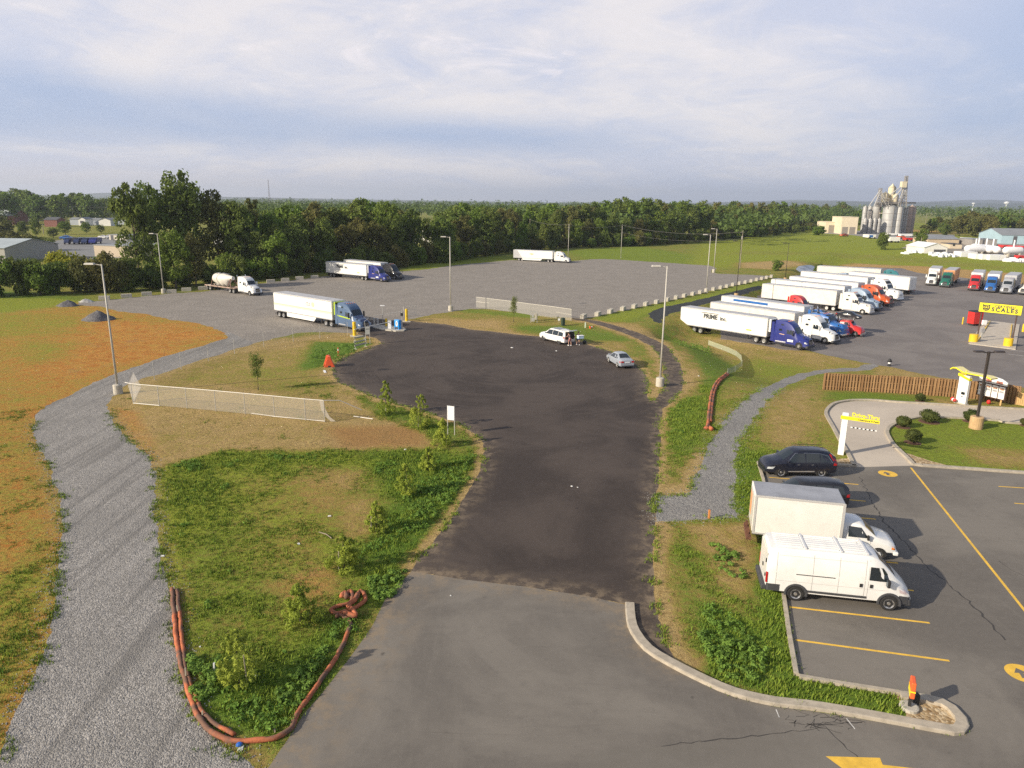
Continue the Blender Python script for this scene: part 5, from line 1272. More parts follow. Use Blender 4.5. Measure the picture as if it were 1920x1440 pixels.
# trees beyond the left yard
for k in range(22):
    x = -20+k*13.5+rr_.uniform(-4, 4); yb = 416+rr_.uniform(-4, 6); g = G(x, yb); yt = interp([(-20, 352), (40, 350), (80, 362), (150, 358), (175, 362), (200, 372), (280, 366)], x)+rr_.uniform(-2, 6)
    h = hgt(g, yt); tree(g, h, h*.36, rr_.choice(['fbroad1', 'fbroad2', 'fbroad3']), LF[rr_.choice(['fresh', 'oak', 'oak'])], 'tree in the far row beyond the mobile homes', 'trees beyond the mobile homes')
for x, yb, yt, hw, lf, lab in [(45, 447, 412, 14, 'oak', 'dark tree left of the red building beyond the yard'), (68, 445, 405, 12, 'oak', 'conical dark tree beside the red building'), (30, 470, 428, 40, 'olive', 'wide bushy tree behind the grey warehouse roof'),
     (75, 470, 440, 34, 'oak', 'low tree behind the ridge of the grey warehouse'), (123, 440, 413, 14, 'fresh', 'small tree in the lawn before the mobile homes'), (163, 438, 414, 10, 'fresh', 'young tree in front of the white mobile home'), (190, 437, 420, 9, 'oak', 'small dark tree right of the mobile home gable'), (100, 446, 425, 12, 'oak', 'small dark bush at the edge of the far lawn'), (5, 450, 400, 30, 'olive', 'olive tree beside the red brick house')]:
    tree_px(x, yb, yt, hw, 'bush2' if hw > 20 else 'broad1', lf, lab)
# right hand trees
for k in range(34):
    x = 1735+k*8+rr_.uniform(-4, 4); yb = 438+.018*(x-1735)+rr_.uniform(-7, 4); g = G(x, yb); yt = interp([(1735, 410), (1770, 404), (1800, 394), (1850, 392), (1900, 398), (2050, 400)], x)+rr_.uniform(-2, 12)
    h = hgt(g, yt); tree(g, h, max(4.5, h*.42), rr_.choice(['fbroad1', 'fbroad2', 'fbroad3', 'bush1']), LF[rr_.choice(['oak', 'olive', 'fresh', 'olive'])], 'tree in the belt behind the depot, %s' % ('above the white gabled shed' if x < 1790 else 'above the grey depot building' if x < 1870 else 'above the light blue hall'), 'trees behind the depot')
for x, yb, yt, hw, kd, lf, lab in [(1655, 468, 428, 15, 'bush1', 'oak', 'round dark tree in front of the grain silos'), (1724, 462, 424, 17, 'bush2', 'oak', 'dark tree between the silos and the depot'), (1532, 441, 419, 17, 'bush1', 'fresh', 'light green bush at the corner of the cream silo building'),
     (1457, 507, 485, 15, 'bush2', 'oak', 'small dark bush left of the pond'), (1536, 514, 491, 16, 'bush1', 'oak', 'dense bush at the right shore of the pond'), (1575, 415, 376, 17, 'fbroad1', 'oak', 'tall tree left of the silos on the skyline'), (1607, 428, 392, 14, 'fbroad2', 'fresh', 'light tree just left of the silos')]:
    tree_px(x, yb, yt, hw, kd, lf, lab)
# far wood that reads as one mass
FWc = []
def far_zone(n, D0, D1, a0, a1, h0, h1, ok=lambda x, y, px: True):
    c = 0
    while c < n:
        D = sqrt(nrng.uniform(D0*D0, D1*D1)); a = nrng.uniform(R(a0), R(a1)); x, y = D*sin(a), D*cos(a)
        px = PX((x, y, 0))[0]; c += 1
        if not ok(x, y, px): continue
        FWc.append((x, y, nrng.uniform(h0, h1), nrng.uniform(4.5, 8)))
far_zone(1500, 330, 900, -38, 24, 13, 17.5, lambda x, y, px: 400 < px < 1560 and y > 330 and not (px > 1480 and y < 520) and not (740 < px < 850 and y < 560))
far_zone(900, 620, 1100, -40, 40, 13, 17, lambda x, y, px: not (px > 1690 and px < 1790 and y < 800))
far_zone(1500, 1100, 2600, -40, 40, 14, 21)
far_zone(1200, 2600, 5000, -40, 40, 16, 28)
VV = []
T = np.array(FWc)
for i in range(len(T)):
    x, y, h, w = T[i]; far = y > 1100; n = 46 if not far else 16
    if y > 2600: n = 10; w *= 2.2
    cls = [(x+nrng.normal()*w*.45, y+nrng.normal()*w*.45, terr(x, y)+h*nrng.uniform(.55, .9), w*.5) for _ in range(4)]
    VV.append(leaves(cls, n//4, 1.15 if not far else (2.2 if y < 2600 else 4.5), .8)[0])
V = np.concatenate(VV); me = np_mesh('far_wood', V, np.arange(len(V)).reshape(-1, 4)); me.materials.append(LF['far'])
fw = bpy.data.objects.new('far_wood', me); COL.objects.link(fw); tag(fw, 'distant green wood that spreads to the horizon', 'wood', kind='stuff')
# low ridge lines far away
def ridge(D, prof, col):
    mb = MB(); rows = [[], [], []]
    for px, py in prof:
        d = ray(px, 380); d = Vector((d.x, d.y)).normalized(); zt = CAM_H+(PX((d.x*D, d.y*D, CAM_H))[1]-py)*D/FPX*1.02
        nz = noise.noise(Vector((px*.02, 0, D)))*D*.0006
        for k, (dd, z) in enumerate(((D-D*.12, -30), (D, zt+nz), (D+D*.25, -30))): rows[k].append((d.x*dd, d.y*dd, z))
    mb.grid(rows); o = mb.build('hills', col, smooth=True); o['kind'] = 'structure'
hm = mat('hill_wood', (.035, .06, .03), rough=.9, var=.3, vscale=.002)
ridge(7500, [(x, interp([(-300, 366), (120, 367), (180, 364), (215, 363), (260, 366), (500, 371), (900, 378), (1250, 382), (1400, 379), (1600, 379), (1700, 382), (1760, 381), (1850, 383), (1920, 383), (2300, 388)], x)) for x in range(-300, 2301, 20)], hm)
ridge(11000, [(x, interp([(-300, 368), (900, 379), (1300, 381), (1500, 376), (1700, 381), (1800, 378), (1860, 378), (1920, 380), (2300, 384)], x)) for x in range(-300, 2301, 20)], hm)

# ---- trimmed shrubs in the lane island
def shrub(x, yb, yt, hw, label, flat=.8):
    g = G(x, yb); w = hw*mpp(g); h = max(.5, hgt(g, yt)*.92)
    t = thing('trimmed_shrub', g, 0, label, 'shrub', 'trimmed shrubs by the drive lane')
    cl = []
    for _ in range(46):
        p = Vector([random.gauss(0, 1) for _ in range(3)]).normalized()
        p = Vector((p.x*w*.72, p.y*w*.72, h*.52+p.z*h*.34)); cl.append((*p, w*.30))
    cl += [(0, 0, h*.5, w*.55)]*2
    V, F = leaves(cl, 60, .055, .8, .1); me = np_mesh('foliage', V, F); me.materials.append(LF['shrub'])
    o = bpy.data.objects.new('foliage', me); COL.objects.link(o); o.parent = t
    MB().sphere((0, 0, h*.5), 1, 14, 10, h*.36, w*.72, w*.72).build('inner_foliage', LF['shrub'], t, smooth=True)
    MB().cyl((0, 0, 0), (0, 0, h*.4), w*.1, n=6).build('stem', BARK, t)
    MB().lathe([(w*.95, .0), (w*.8, .04), (.01, .06)], 14).build('mulch', GM['mulch_lane'] if False else mat('mulch_brown', (.12, .06, .035), rough=.95, var=.3), t)
shrub(1742, 791, 766, 19.5, 'widest trimmed shrub, at the far edge of the lane island')
shrub(1693, 801, 777, 14, 'trimmed shrub at the left tip of the lane island')
shrub(1711, 830, 802, 16, 'trimmed shrub nearest the pebble bed in the lane island')
shrub(1819, 790, 764, 14, 'trimmed shrub behind the footing of the black lamp')
shrub(1725, 752, 736, 9.5, 'small round shrub in the grass below the wooden fence')
shrub(1921, 798, 783, 9, 'trimmed shrub cut by the right edge of the photo')

# ---- young conical evergreens with stakes along the slope
STAKE = mat('stake_wood', (.42, .36, .27), rough=.9, var=.2)
def evergreen(x, yb, yt, hw, label, lean=0):
    g = G(x, yb); w = hw*mpp(g)*1.35; h = hgt(g, yt); rnd = random.Random(int(x))
    t = thing('young_evergreen', g, rnd.uniform(0, 6), label, 'young tree', 'young evergreens along the slope')
    cl = []
    rnd_ = x < 815; n = 64
    for k in range(n):
        z = (k+.5)/n; z = z**1.1; rad = w*((1-z)**.48*(.6+.4*min(1, z*5)) if rnd_ else (1-z)**.8); a = rnd.uniform(0, 6.28); q = rad*rnd.uniform(.25, 1.0)
        cl.append((q*cos(a), q*sin(a), h*(.06+.90*z), max(.06, w*.17*(1-z*.6))*rnd.uniform(.5, 1.5)))
    V, F = leaves(cl, 90, .040, 1.3, .7, 1.6); me = np_mesh('foliage', V, F); me.materials.append(LF['arbor'])
    o = bpy.data.objects.new('foliage', me); COL.objects.link(o); o.parent = t
    MB().tube([(0, 0, 0), (.02, .01, h*.5), (0, 0, h*.9)], lambda q: .035*(1-.8*q), 6).build('trunk', BARK, t)
    MB().cyl((.28, -.12, 0), (.24, -.10, min(1.3, h*.5)), .025, n=5).build('stake', STAKE, t, label='pale wooden stake')
ev = [(724, 778, 712, 16, 'young evergreen left of the group, nearest the sagging fence end'), (789, 803, 738, 19, 'young evergreen with the thin tip, behind the white sign'), (830, 836, 783, 19, 'young evergreen at the foot of the white sign'),
      (804, 880, 838, 15, 'small young evergreen just below the brown dirt patch'), (762, 928, 868, 21, 'young evergreen with a pale stake in the middle of the slope'), (706, 997, 938, 22, 'broad young evergreen above the fat one'),
      (646, 1068, 1000, 28, 'fat young evergreen halfway down the slope'), (563, 1167, 1095, 32, 'young evergreen left of the tangled orange sock'), (449, 1286, 1180, 38, 'largest young evergreen nearest the camera in the corner')]
for e in ev: evergreen(*e)
# ---- two saplings
def sapling(x, yb, yt, hw, z0, label):
    g = G(x, yb); h = hgt(g, yt); w = hw*mpp(g); t = thing('sapling', g, 0, label, 'young tree')
    cl = [(random.gauss(0, .3)*w, random.gauss(0, .3)*w, h*(z0+(1-z0)*random.betavariate(1.6, 1.8)), w*.36) for _ in range(40)]
    V, F = leaves(cl, 50, .06, 1.2, .2); me = np_mesh('crown', V, F); me.materials.append(LF['oak'])
    o = bpy.data.objects.new('crown', me); COL.objects.link(o); o.parent = t
    mb = MB(); mb.tube([(0, 0, 0), (.06, 0, h*.3), (0, 0, h*.9)], lambda q: .06*(1-.8*q), 6)
    for k in range(8):
        a = k*2.4; z = h*(z0+.05*k); mb.tube([(0, 0, z), (w*.6*cos(a), w*.6*sin(a), z+h*.16)], .015, 4)
    mb.build('trunk', BARK, t)
sapling(484, 731, 656, 15, .30, 'young leafy tree standing behind the chain link fence at left')
sapling(963, 604, 554, 9.5, .35, 'young leafy tree at the fence beside the gravel lot')

# ---- grass tufts and weeds close to the camera
def tri_blades(P, H, N_, spread):
    n = len(P)*N_; idx = np.repeat(np.arange(len(P)), N_)
    a = nrng.uniform(0, 2*pi, n); rad = nrng.uniform(0, 1, n)*spread[idx]
    bx = P[idx, 0]+rad*np.cos(a); by = P[idx, 1]+rad*np.sin(a); bz = P[idx, 2]
    h = H[idx]*nrng.uniform(.5, 1.15, n); w = h*.10+.006; ta = nrng.uniform(0, 2*pi, n); ln = h*nrng.uniform(.1, .7, n)
    dx = np.cos(ta); dy = np.sin(ta)
    V = np.stack([np.stack([bx-dy*w, by+dx*w, bz-.01], 1), np.stack([bx+dy*w, by-dx*w, bz-.01], 1), np.stack([bx+dx*ln, by+dy*ln, bz+h], 1)], 1).reshape(-1, 3)
    return V, np.arange(n*3).reshape(-1, 3)
from mathutils.kdtree import KDTree
ug = np.unique(GF[reg == -1]); kd = KDTree(len(ug))
for j, i in enumerate(ug): kd.insert((GV[i, 0], GV[i, 1], 0), j)
kd.balance()
def scatter(n, D0, D1, amax=42):
    D = np.sqrt(nrng.uniform(0, 1, n)*(D1*D1-D0*D0)+D0*D0); a = R(amax)*nrng.uniform(-1, 1, n)
    p = np.stack([D*np.sin(a), D*np.cos(a)], 1); r = region_at(p); p = p[r == -1]
    g = np.zeros((len(p), 3))
    for i, q in enumerate(p):
        j = ug[kd.find((q[0], q[1], 0))[1]]; g[i] = (FLD['g'][j], FLD['y'][j], FLD['o'][j])
    return p, g
def nz(p, s, o=0): return np.array([noise.noise(Vector((q[0]*s, q[1]*s, o))) for q in p])
def blade_mat(name, c1, c2, c3):
    t = NT(name); n = t.noise(1.1, 3, .6); n2 = t.noise(9, 2, .6)
    c = t.mix(t.ss(n, .3, .7), c1, c2); c = t.mix(t.ss(n2, .5, .8, 0, .7), c, c3); t.col(c); t.set(Roughness=.8, Specular_IOR_Level=.15); return t.m
GB = blade_mat('grass_blades', (.10, .17, .02), (.21, .28, .035), (.34, .33, .08)); SB = blade_mat('straw_blades', (.22, .19, .07), (.36, .29, .13), (.14, .15, .04))
p, g = scatter(150000, 17, 75)
nn = nz(p, .55, 3.3)*.9+nz(p, 2.1, 8)*.5; lush = g[:, 0]+nn*.5
dist_ = np.hypot(p[:, 0], p[:, 1])
_px = np.array([PX((a, b, 0))[:2] for a, b in p]); MOWN = ((_px[:, 0] > 1540) & (_px[:, 1] < 960)) | ((_px[:, 0] > 1430) & (_px[:, 1] > 860) & (_px[:, 1] < 960))
def grass_obj(sel, mt, hmul, nb, label, name='grass'):
    sel = sel[~MOWN[sel]]
    q = p[sel]; z = np.array([terr(a, b) for a, b in q]); P3 = np.column_stack([q, z])
    H = (.06+.22*np.clip(lush[sel]-.45, 0, .9))*hmul; V, F = tri_blades(P3, H, nb, .05+H*.9)
    me = np_mesh(name, V, F); me.materials.append(mt); o = bpy.data.objects.new(name, me); COL.objects.link(o); tag(o, label, 'grass', kind='stuff')
grass_obj(np.where(lush > .52)[0], GB, 1.0, 6, 'green grass tufts growing on the unpaved ground')
grass_obj(np.where((lush > .15) & (lush <= .62))[0][::2], SB, .8, 5, 'dry straw coloured grass on the bare patches', 'dry_grass')
# broadleaf weeds
wsel = np.where((lush > .95) & (nrng.random(len(p)) < .35))[0]
wsel = wsel[(nz(p[wsel], .35, 21) > .02)]
# lawns round the drive lane are mown: keep weeds to the rough ground
xy = p[wsel]; pxs = np.array([PX((a, b, 0))[:2] for a, b in xy])
mown = (pxs[:, 0] > 1380) & ((pxs[:, 1] < 960) | (pxs[:, 0] > 1420))
xy = xy[~mown][:4200]
cl = [(a, b, terr(a, b)+.10, random.uniform(.10, .26)) for a, b in xy]
V, F = leaves(cl, 16, .062, .9, .8, 1.1); me = np_mesh('weeds', V, F); me.materials.append(LF['weed'])
o = bpy.data.objects.new('weeds', me); COL.objects.link(o); tag(o, 'leafy green weeds spreading over the rough verges', 'weeds', kind='stuff')
def weed_patch(poly, n, rmin, rmax, zz=.2):
    wp = wpoly(poly); xs = [q[0] for q in wp]; ys = [q[1] for q in wp]; out = []
    while len(out) < n:
        a, b = random.uniform(min(xs), max(xs)), random.uniform(min(ys), max(ys))
        if in_poly(np.array([[a, b]]), wp)[0]: out.append((a, b, terr(a, b)+random.uniform(.05, zz), random.uniform(rmin, rmax)))
    return out
cl = weed_patch([(1320,1150),(1400,1180),(1450,1240),(1420,1285),(1340,1262),(1310,1200)], 90, .10, .22, .28)+weed_patch([(1330,1020),(1380,1040),(1400,1090),(1350,1080)], 40, .1, .2)
cl += weed_patch([(350,1235),(420,1240),(400,1310),(365,1320)], 60, .12, .24, .3)+weed_patch([(690,1085),(765,1070),(740,1120),(700,1128)], 60, .1, .22)+weed_patch([(585,660),(690,640),(640,680),(580,692)], 90, .15, .35, .4)
cl += weed_patch([(1255,625),(1330,650),(1340,670),(1270,650)], 80, .2, .4, .5)+weed_patch([(500,1320),(620,1200),(640,1180),(560,1330)], 60, .08, .2)+weed_patch([(740,930),(880,860),(890,890),(800,990)], 110, .1, .22)
V, F = leaves(cl, 34, .065, .7, .8, 1.1); me = np_mesh('weeds', V, F); me.materials.append(LF['weed'])
o = bpy.data.objects.new('weeds', me); COL.objects.link(o); tag(o, 'dense clumps of tall leafy weeds on the verges', 'weeds', kind='stuff')

# ---- ragged edges: loose stones and blades that spill over the borders
def edge_pts(nm, n, spread, dmax=60, dmin=14):
    w = np.array(WP[nm]); d = np.hypot(w[:, 0], w[:, 1]); ok = np.where((d < dmax) & (d > dmin) & (w[:, 1] > 8))[0]
    k = nrng.choice(ok, n); return w[k]+nrng.normal(size=(n, 2))*spread
E1 = np.concatenate([edge_pts('gravel_road', 5200, .38, 70), edge_pts('gravel_path', 3000, .35, 80)])
n = len(E1); sz = nrng.uniform(.014, .045, n); an = nrng.uniform(0, 6.28, n)
zz = np.array([terr(a, b) for a, b in E1]); cosn, sinn = np.cos(an), np.sin(an)
base_ = [np.stack([E1[:, 0]+sz*np.cos(an+k*2.1), E1[:, 1]+sz*np.sin(an+k*2.1), zz+.002], 1) for k in range(3)]
V = np.stack(base_+[np.stack([E1[:, 0], E1[:, 1], zz+sz*1.1], 1)], 1).reshape(-1, 3); b4 = np.arange(n)[:, None]*4
F = np.concatenate([b4+np.array([[0, 1, 3]]), b4+np.array([[1, 2, 3]]), b4+np.array([[2, 0, 3]])])
me = np_mesh('loose_stones', V, F); me.materials.append(mat('loose_stone', (.33, .32, .30), rough=.9, var=.4, vscale=4)); o = bpy.data.objects.new('loose_stones', me); COL.objects.link(o); tag(o, 'loose stones scattered along the gravel edges', 'stones', kind='stuff')
E2 = np.concatenate([edge_pts('gravel_road', 3200, .22, 70), edge_pts('gravel_path', 1500, .2, 80), edge_pts('asphalt_dark', 3600, .20, 95, 20)])
_q = np.array(WP['asphalt_old'])[::3]; E2 = E2[(nz(E2, .6, 5) > -.05) & (dist_poly(E2, [tuple(v) for v in _q]) > .9)]; z = np.array([terr(a, b) for a, b in E2]); V, F = tri_blades(np.column_stack([E2, z]), np.full(len(E2), .14), 6, np.full(len(E2), .14))
me = np_mesh('edge_grass', V, F); me.materials.append(GB); o = bpy.data.objects.new('edge_grass', me); COL.objects.link(o); tag(o, 'grass tufts creeping over the edges of gravel and asphalt', 'grass', kind='stuff')
# ------------------------------------------------------------------ street furniture, fences, signs
CONC = mat('cast_concrete', (.50, .46, .38), rough=.85, var=.15, vscale=3, dirt=.2)
GALV = mat('galvanised', (.50, .49, .46), rough=.5, metal=.3, var=.1)
POLEG = mat('lamp_grey', (.50, .47, .41), rough=.5, var=.05)
DPOLE = mat('dark_bronze', (.045, .035, .032), rough=.5)
YEL = mat('safety_yellow', (.80, .52, .02), rough=.45, var=.08, vscale=2, dirt=.15)
ORG = mat('orange_plastic', (.72, .10, .03), rough=.5, var=.1, vscale=2)
REDM = mat('red_metal', (.60, .03, .025), rough=.5, var=.1, dirt=.15)
WOODP = mat('pole_wood', (.27, .23, .18), rough=.9, var=.25, vscale=2)
YLINE = mat('line_yellow', (.78, .48, .06), rough=.8, var=.16, vscale=2.2, dirt=.3)
WLINE = mat('line_white', (.6, .58, .54), rough=.8, var=.2, dirt=.4)
def lamp(x, yb, yt, label, head=1, dirx=-1, base=True, m_=None, foot=None, r=.11, group='grey lamp posts', cat='street lamp'):
    g = G(x, yb); h = hgt(g, yt); t = thing('street_lamp', g, 0, label, cat, group); mt = m_ or POLEG
    if base: MB().lathe([(.42, -.1), (.42, .85), (.36, .92), (.01, .92)], 18).build('footing', foot or CONC, t)
    b0 = .9 if base else 0
    MB().cyl((0, 0, b0), (0, 0, h), r, r*.6, 10).build('pole', mt, t, smooth=True)
    MB().box(-.2, .2, -.2, .2, b0, b0+.06).build('base_plate', mt, t)
    if head:
        MB().tube([(0, 0, h-.12), (dirx*.45, 0, h-.05), (dirx*.75, 0, h-.02)], .04, 6).build('arm', mt, t)
        MB().box(-.48, .48, -.22, .22, -.07, .09, tx=.08, ty=.05).build('lamp_head', mt, t, loc=(dirx*1.1, 0, h), bevel=.02)
        MB().box(-.34, .34, -.16, .16, -.082, -.07).build('lens', M_LENS, t, loc=(dirx*1.1, 0, h))
    return t, h
lamp(222, 738, 495, 'grey street lamp beside the gravel road at the sagging fence')
lamp(307, 550, 438, 'grey street lamp at the left edge of the gravel lot near the tank truck')
lamp(703, 500, 424, 'grey street lamp behind the navy truck on the gravel lot', dirx=1)
lamp(845, 583, 444, 'grey street lamp in the middle, at the tip of the grass median')
lamp(1237, 724, 499, 'grey street lamp at the fork of the dark footpath')
lamp(1324, 549, 440, 'grey street lamp rising from the line of concrete blocks')
lamp(1338, 511, 429, 'grey street lamp on the grass tip beyond the gravel lot')
lamp(1065, 487, 420, 'plain pale pole behind the white truck at the far lot edge', head=0, base=False)
lamp(1164, 483, 421, 'plain pale pole at the far edge of the gravel lot', head=0, base=False)
TAN = mat('tan_footing', (.50, .33, .17), rough=.85, var=.15)
lamp(1380, 558, 452, 'dark lamp post with tan footing at the bank of the truck lot', m_=DPOLE, foot=TAN, r=.08, group='dark lamp posts')
lamp(1472, 527, 456, 'dark lamp post with tan footing beyond the white trailers', m_=DPOLE, foot=TAN, r=.08, group='dark lamp posts')
def dlamp():
    g = G(1829, 803); h = hgt(g, 659); t = thing('street_lamp', g, 0, 'black twin headed lamp post with tan footing in the lane island', 'street lamp', 'dark lamp posts')
    MB().lathe([(.52, -.1), (.52, 1.0), (.46, 1.06), (.01, 1.06)], 20).build('footing', TAN, t)
    MB().box(-.09, .09, -.09, .09, 1.0, h).build('pole', DPOLE, t, bevel=.01)
    for s in (-1, 1):
        MB().box(min(0, s*.45), max(0, s*.45), -.04, .04, h-.12, h-.04).build('arm', DPOLE, t)
        MB().box(-.42, .42, -.2, .2, -.07, .07, tx=.06, ty=.04).build('lamp_head', DPOLE, t, loc=(s*.85, 0, h), bevel=.02)
dlamp()
# utility poles and wires
def upole(x, yb, yt, label, arm=True, r=.14):
    g = G(x, yb); h = hgt(g, yt); t = thing('utility_pole', g, R(40), label, 'utility pole')
    MB().cyl((0, 0, -.2), (0, 0, h), r, r*.7, 8).build('pole', WOODP, t)
    if arm:
        MB().box(-1.1, 1.1, -.06, .06, h-.7, h-.58).build('crossarm', WOODP, t)
        for q in (-1, -.5, .5, 1): MB().cyl((q, 0, h-.58), (q, 0, h-.35), .05, n=6).build('insulator', M_DGREY, t)
        MB().cyl((.25, .2, h-2.6), (.25, .2, h-1.7), .22, n=10).build('transformer', GALV, t)
    return g+Vector((0, 0, h-.4))
w0 = upole(1387, 503, 432, 'wooden utility pole with crossarm beyond the lot corner')
w3 = upole(993, 466, 410, 'thin wooden utility pole in front of the wood', False)
w4 = upole(845, 452, 397, 'utility pole half hidden in the wood above the white sheds'); w5 = upole(900, 455, 399, 'second utility pole above the wood near the white sheds')
g1 = G(1164, 483)+Vector((0, 0, 9.2)); g2 = G(1065, 487)+Vector((0, 0, 10.6))
g1.z = hgt(G(1164, 483), 422); g2.z = hgt(G(1065, 487), 421)
upole(1725, 467, 445, 'short grey post between the silos and the depot shed', False, .2); upole(1735, 421, 399, 'wooden pole standing in the far bright field', False, .2); upole(1713, 412, 385, 'pole right behind the pink silo', False, .2)
wl_ = upole(139, 421, 386, 'leaning utility pole in front of the mobile homes', True, .16); upole(82, 438, 420, 'short pale post beyond the warehouse roof', False, .2)
def wire(a, b, sag, label, n=16, r=.022, off=0):
    pts = []
    for k in range(n+1):
        q = k/n; p = a.lerp(b, q); p.z -= sag*4*q*(1-q); pts.append(p+Vector((0, off, 0)))
    o = MB().tube(pts, r, 4).build('power_line', mat('wire', (.16, .15, .14), rough=.7)); tag(o, label, 'power line', 'overhead power lines')
wire(w0, g1, 1.6, 'overhead wire from the corner utility pole to the plain pale pole', r=.035); wire(g1, g2, .9, 'overhead wire between the two plain pale poles', r=.035)
wire(g2, w3, .8, 'overhead wire from the pale pole behind the white truck into the wood', r=.035); wire(w3, w5, 1, 'overhead wire running over the wood', r=.035); wire(w5, w4, .5, 'overhead wire between the two poles above the white sheds', r=.04)
wire(w0-Vector((0, 0, 2.0)), g1-Vector((0, 0, 2.5)), 1.6, 'lower overhead wire below the main wire', r=.025)
wire(wl_, wl_+Vector((40, 6, .3)), .6, 'overhead wire running right from the leaning pole', r=.06); wire(wl_, wl_+Vector((-36, -6, 0)), .6, 'overhead wire running left from the leaning pole', r=.06)
# lattice mast
g = G(506.5, 392); D_ = PX(g)[2]; hm_ = hgt(g, 337); t = thing('radio_mast', g, 0, 'thin lattice radio mast on the skyline left of centre', 'mast')
mb = MB(); q = 2.2
for k in range(3):
    a = 2*pi*k/3; mb.cyl((q*cos(a), q*sin(a), 0), (q*.3*cos(a), q*.3*sin(a), hm_), .22, .12, 4)
for j in range(22):
    z0 = hm_*j/22; z1 = hm_*(j+1)/22; s0 = q*(1-.7*j/22); s1 = q*(1-.7*(j+1)/22)
    for k in range(3):
        a = 2*pi*k/3; b = 2*pi*(k+1)/3; mb.cyl((s0*cos(a), s0*sin(a), z0), (s1*cos(b), s1*sin(b), z1), .1, n=3)
mb.build('lattice', mat('mast_metal', (.20, .17, .18)), t)

# concrete blocks
BL1 = [(1094,597),(1121,592),(1144.5,587),(1168,582),(1189.5,577.5),(1211,573),(1231,569),(1251,564.5),(1267.5,560.5),(1283,557),(1299,553.5),(1312.5,550.5),(1337.5,544.5),(1351,541.5),(1362.5,539),(1374,536),(1386,533.5),(1397.5,531.5),(1408,529),(1418,526.5),(1428,524.5),(1437,522.5),(1446,520.5)]
def blockf(mb):
    mb.box(-.9, .9, -.32, .32, 0, .66)
ORD = ['first', 'second', 'third', 'fourth', 'fifth', 'sixth', 'seventh', 'eighth', 'ninth', 'tenth', 'eleventh', 'twelfth', 'thirteenth', 'fourteenth', 'fifteenth', 'sixteenth', 'seventeenth', 'eighteenth', 'nineteenth', 'twentieth', 'twenty first', 'twenty second', 'twenty third', 'twenty fourth']
def cblock(x, y, rz, label, group):
    g = G(x, y)
    o = inst(('cblock',), lambda mb: mb.box(-.9, .9, -.34, .34, 0, .70).box(-.93, -.9, -.28, -.08, .02, .60).box(-.93, -.9, .08, .28, .02, .60).cyl((-.3, 0, .70), (-.3, 0, .76), .08, n=8).cyl((.3, 0, .70), (.3, 0, .76), .08, n=8), 'concrete_block', CONC, None, g, (0, 0, rz), (1.0, 1.0, 1.0), auto=False, bevel=.02)
    tag(o, label, 'concrete block', group)
ang = atan2(bd.y, bd.x)
n_ = len(BL1)
for k, q in enumerate(BL1):
    lab = 'concrete barrier block, %s from the footpath in the line along the bank' % ORD[k]
    if k == 0: lab = 'concrete barrier block nearest the dark footpath, first of the line'
    if k == n_-1: lab = 'last concrete barrier block at the far corner of the line'
    cblock(q[0], q[1], ang+.15+random.uniform(-.05, .05), lab, 'concrete blocks along the bank')
BL2 = [(196,562),(237.5,558),(275.5,554),(322,549.5),(350,546),(381,543.5),(508,530),(535,527),(562,524),(590,521.5)]
for k, q in enumerate(BL2):
    cblock(q[0], q[1], .38+random.uniform(-.06, .06), 'concrete barrier block, %s from the gravel piles along the wooded lot edge' % ORD[k] if 0 < k < 9 else ('leftmost concrete barrier block behind the gravel lot lamp' if k == 0 else 'concrete barrier block touching the tail of the navy truck'), 'concrete blocks along the wood')

# gravel piles
def pile(x0, x1, yb, yt, label, mt, seed):
    a = G(x0, yb); b = G(x1, yb); c = (a+b)/2; w = (b-a).length/2; c.y += w*.5; h = hgt(G((x0+x1)/2, yb-2), yt)
    mb = MB(); rows = []
    for k in range(15):
        q = k/14; r_ = w*q; row_ = []
        for j in range(40):
            an = 2*pi*j/40; nv = noise.noise(Vector((cos(an)*q*2.2+seed, sin(an)*q*2.2, seed)))
            rr = r_*(1+.22*nv); row_.append((rr*cos(an)*1.0, rr*sin(an)*.8, h*max(0, (1-q)**.9)*(1+.2*nv)-(.08 if k == 14 else 0)+random.uniform(-.02, .02)*w*.3*(k < 14)))
        rows.append(row_)
    mb.grid(rows, True); o = mb.build('gravel_pile', mt, loc=c, smooth=True); tag(o, label, 'gravel pile')
PG = gravel_mat('pile_stone', (.085, .082, .09), (.13, .125, .13), (.19, .185, .185), 7)
pile(144, 207, 602, 582, 'larger dark grey gravel pile on the orange soil', PG, 3)
pile(100, 143, 575, 561.5, 'smaller dark gravel pile at the grass edge behind the larger one', PG, 9)
pile(143, 172, 567, 559, 'low heap of pale rubble beside the small gravel pile', gravel_mat('rubble', (.3, .29, .27), (.42, .40, .38), (.5, .5, .48), 3), 14)

# silt socks
SOCK = NT('sock_mesh'); _n = SOCK.noise(3.5, 4, .7); _o = SOCK.noise(.8, 3, .6)
SOCK.col(SOCK.mix(SOCK.ss(_o, .44, .60), SOCK.mix(SOCK.ss(_n, .3, .7), (.36, .10, .04), (.52, .16, .07)), (.17, .09, .06))); SOCK.set(Roughness=.9); SOCK.bump(SOCK.noise(25, 2), .5, .02); SOCK = SOCK.m
def sock(px, r, label, zoff=.0, name='silt_sock'):
    pts = smooth_line([G(*q)+Vector((0, 0, r*.75+zoff)) for q in px], .16)
    pts = [p+Vector((noise.noise(p*1.3)*.05, noise.noise(p*1.3+Vector((9, 0, 0)))*.05, noise.noise(p*2.2)*.03+abs(noise.noise(p*.9))*-.03)) for p in pts]
    o = MB().tube(pts, lambda q: r*(1+.28*noise.noise(Vector((q*90, 1, 2)))), 10).build(name, SOCK, smooth=True); tag(o, label, 'silt sock', 'orange silt socks'); return o
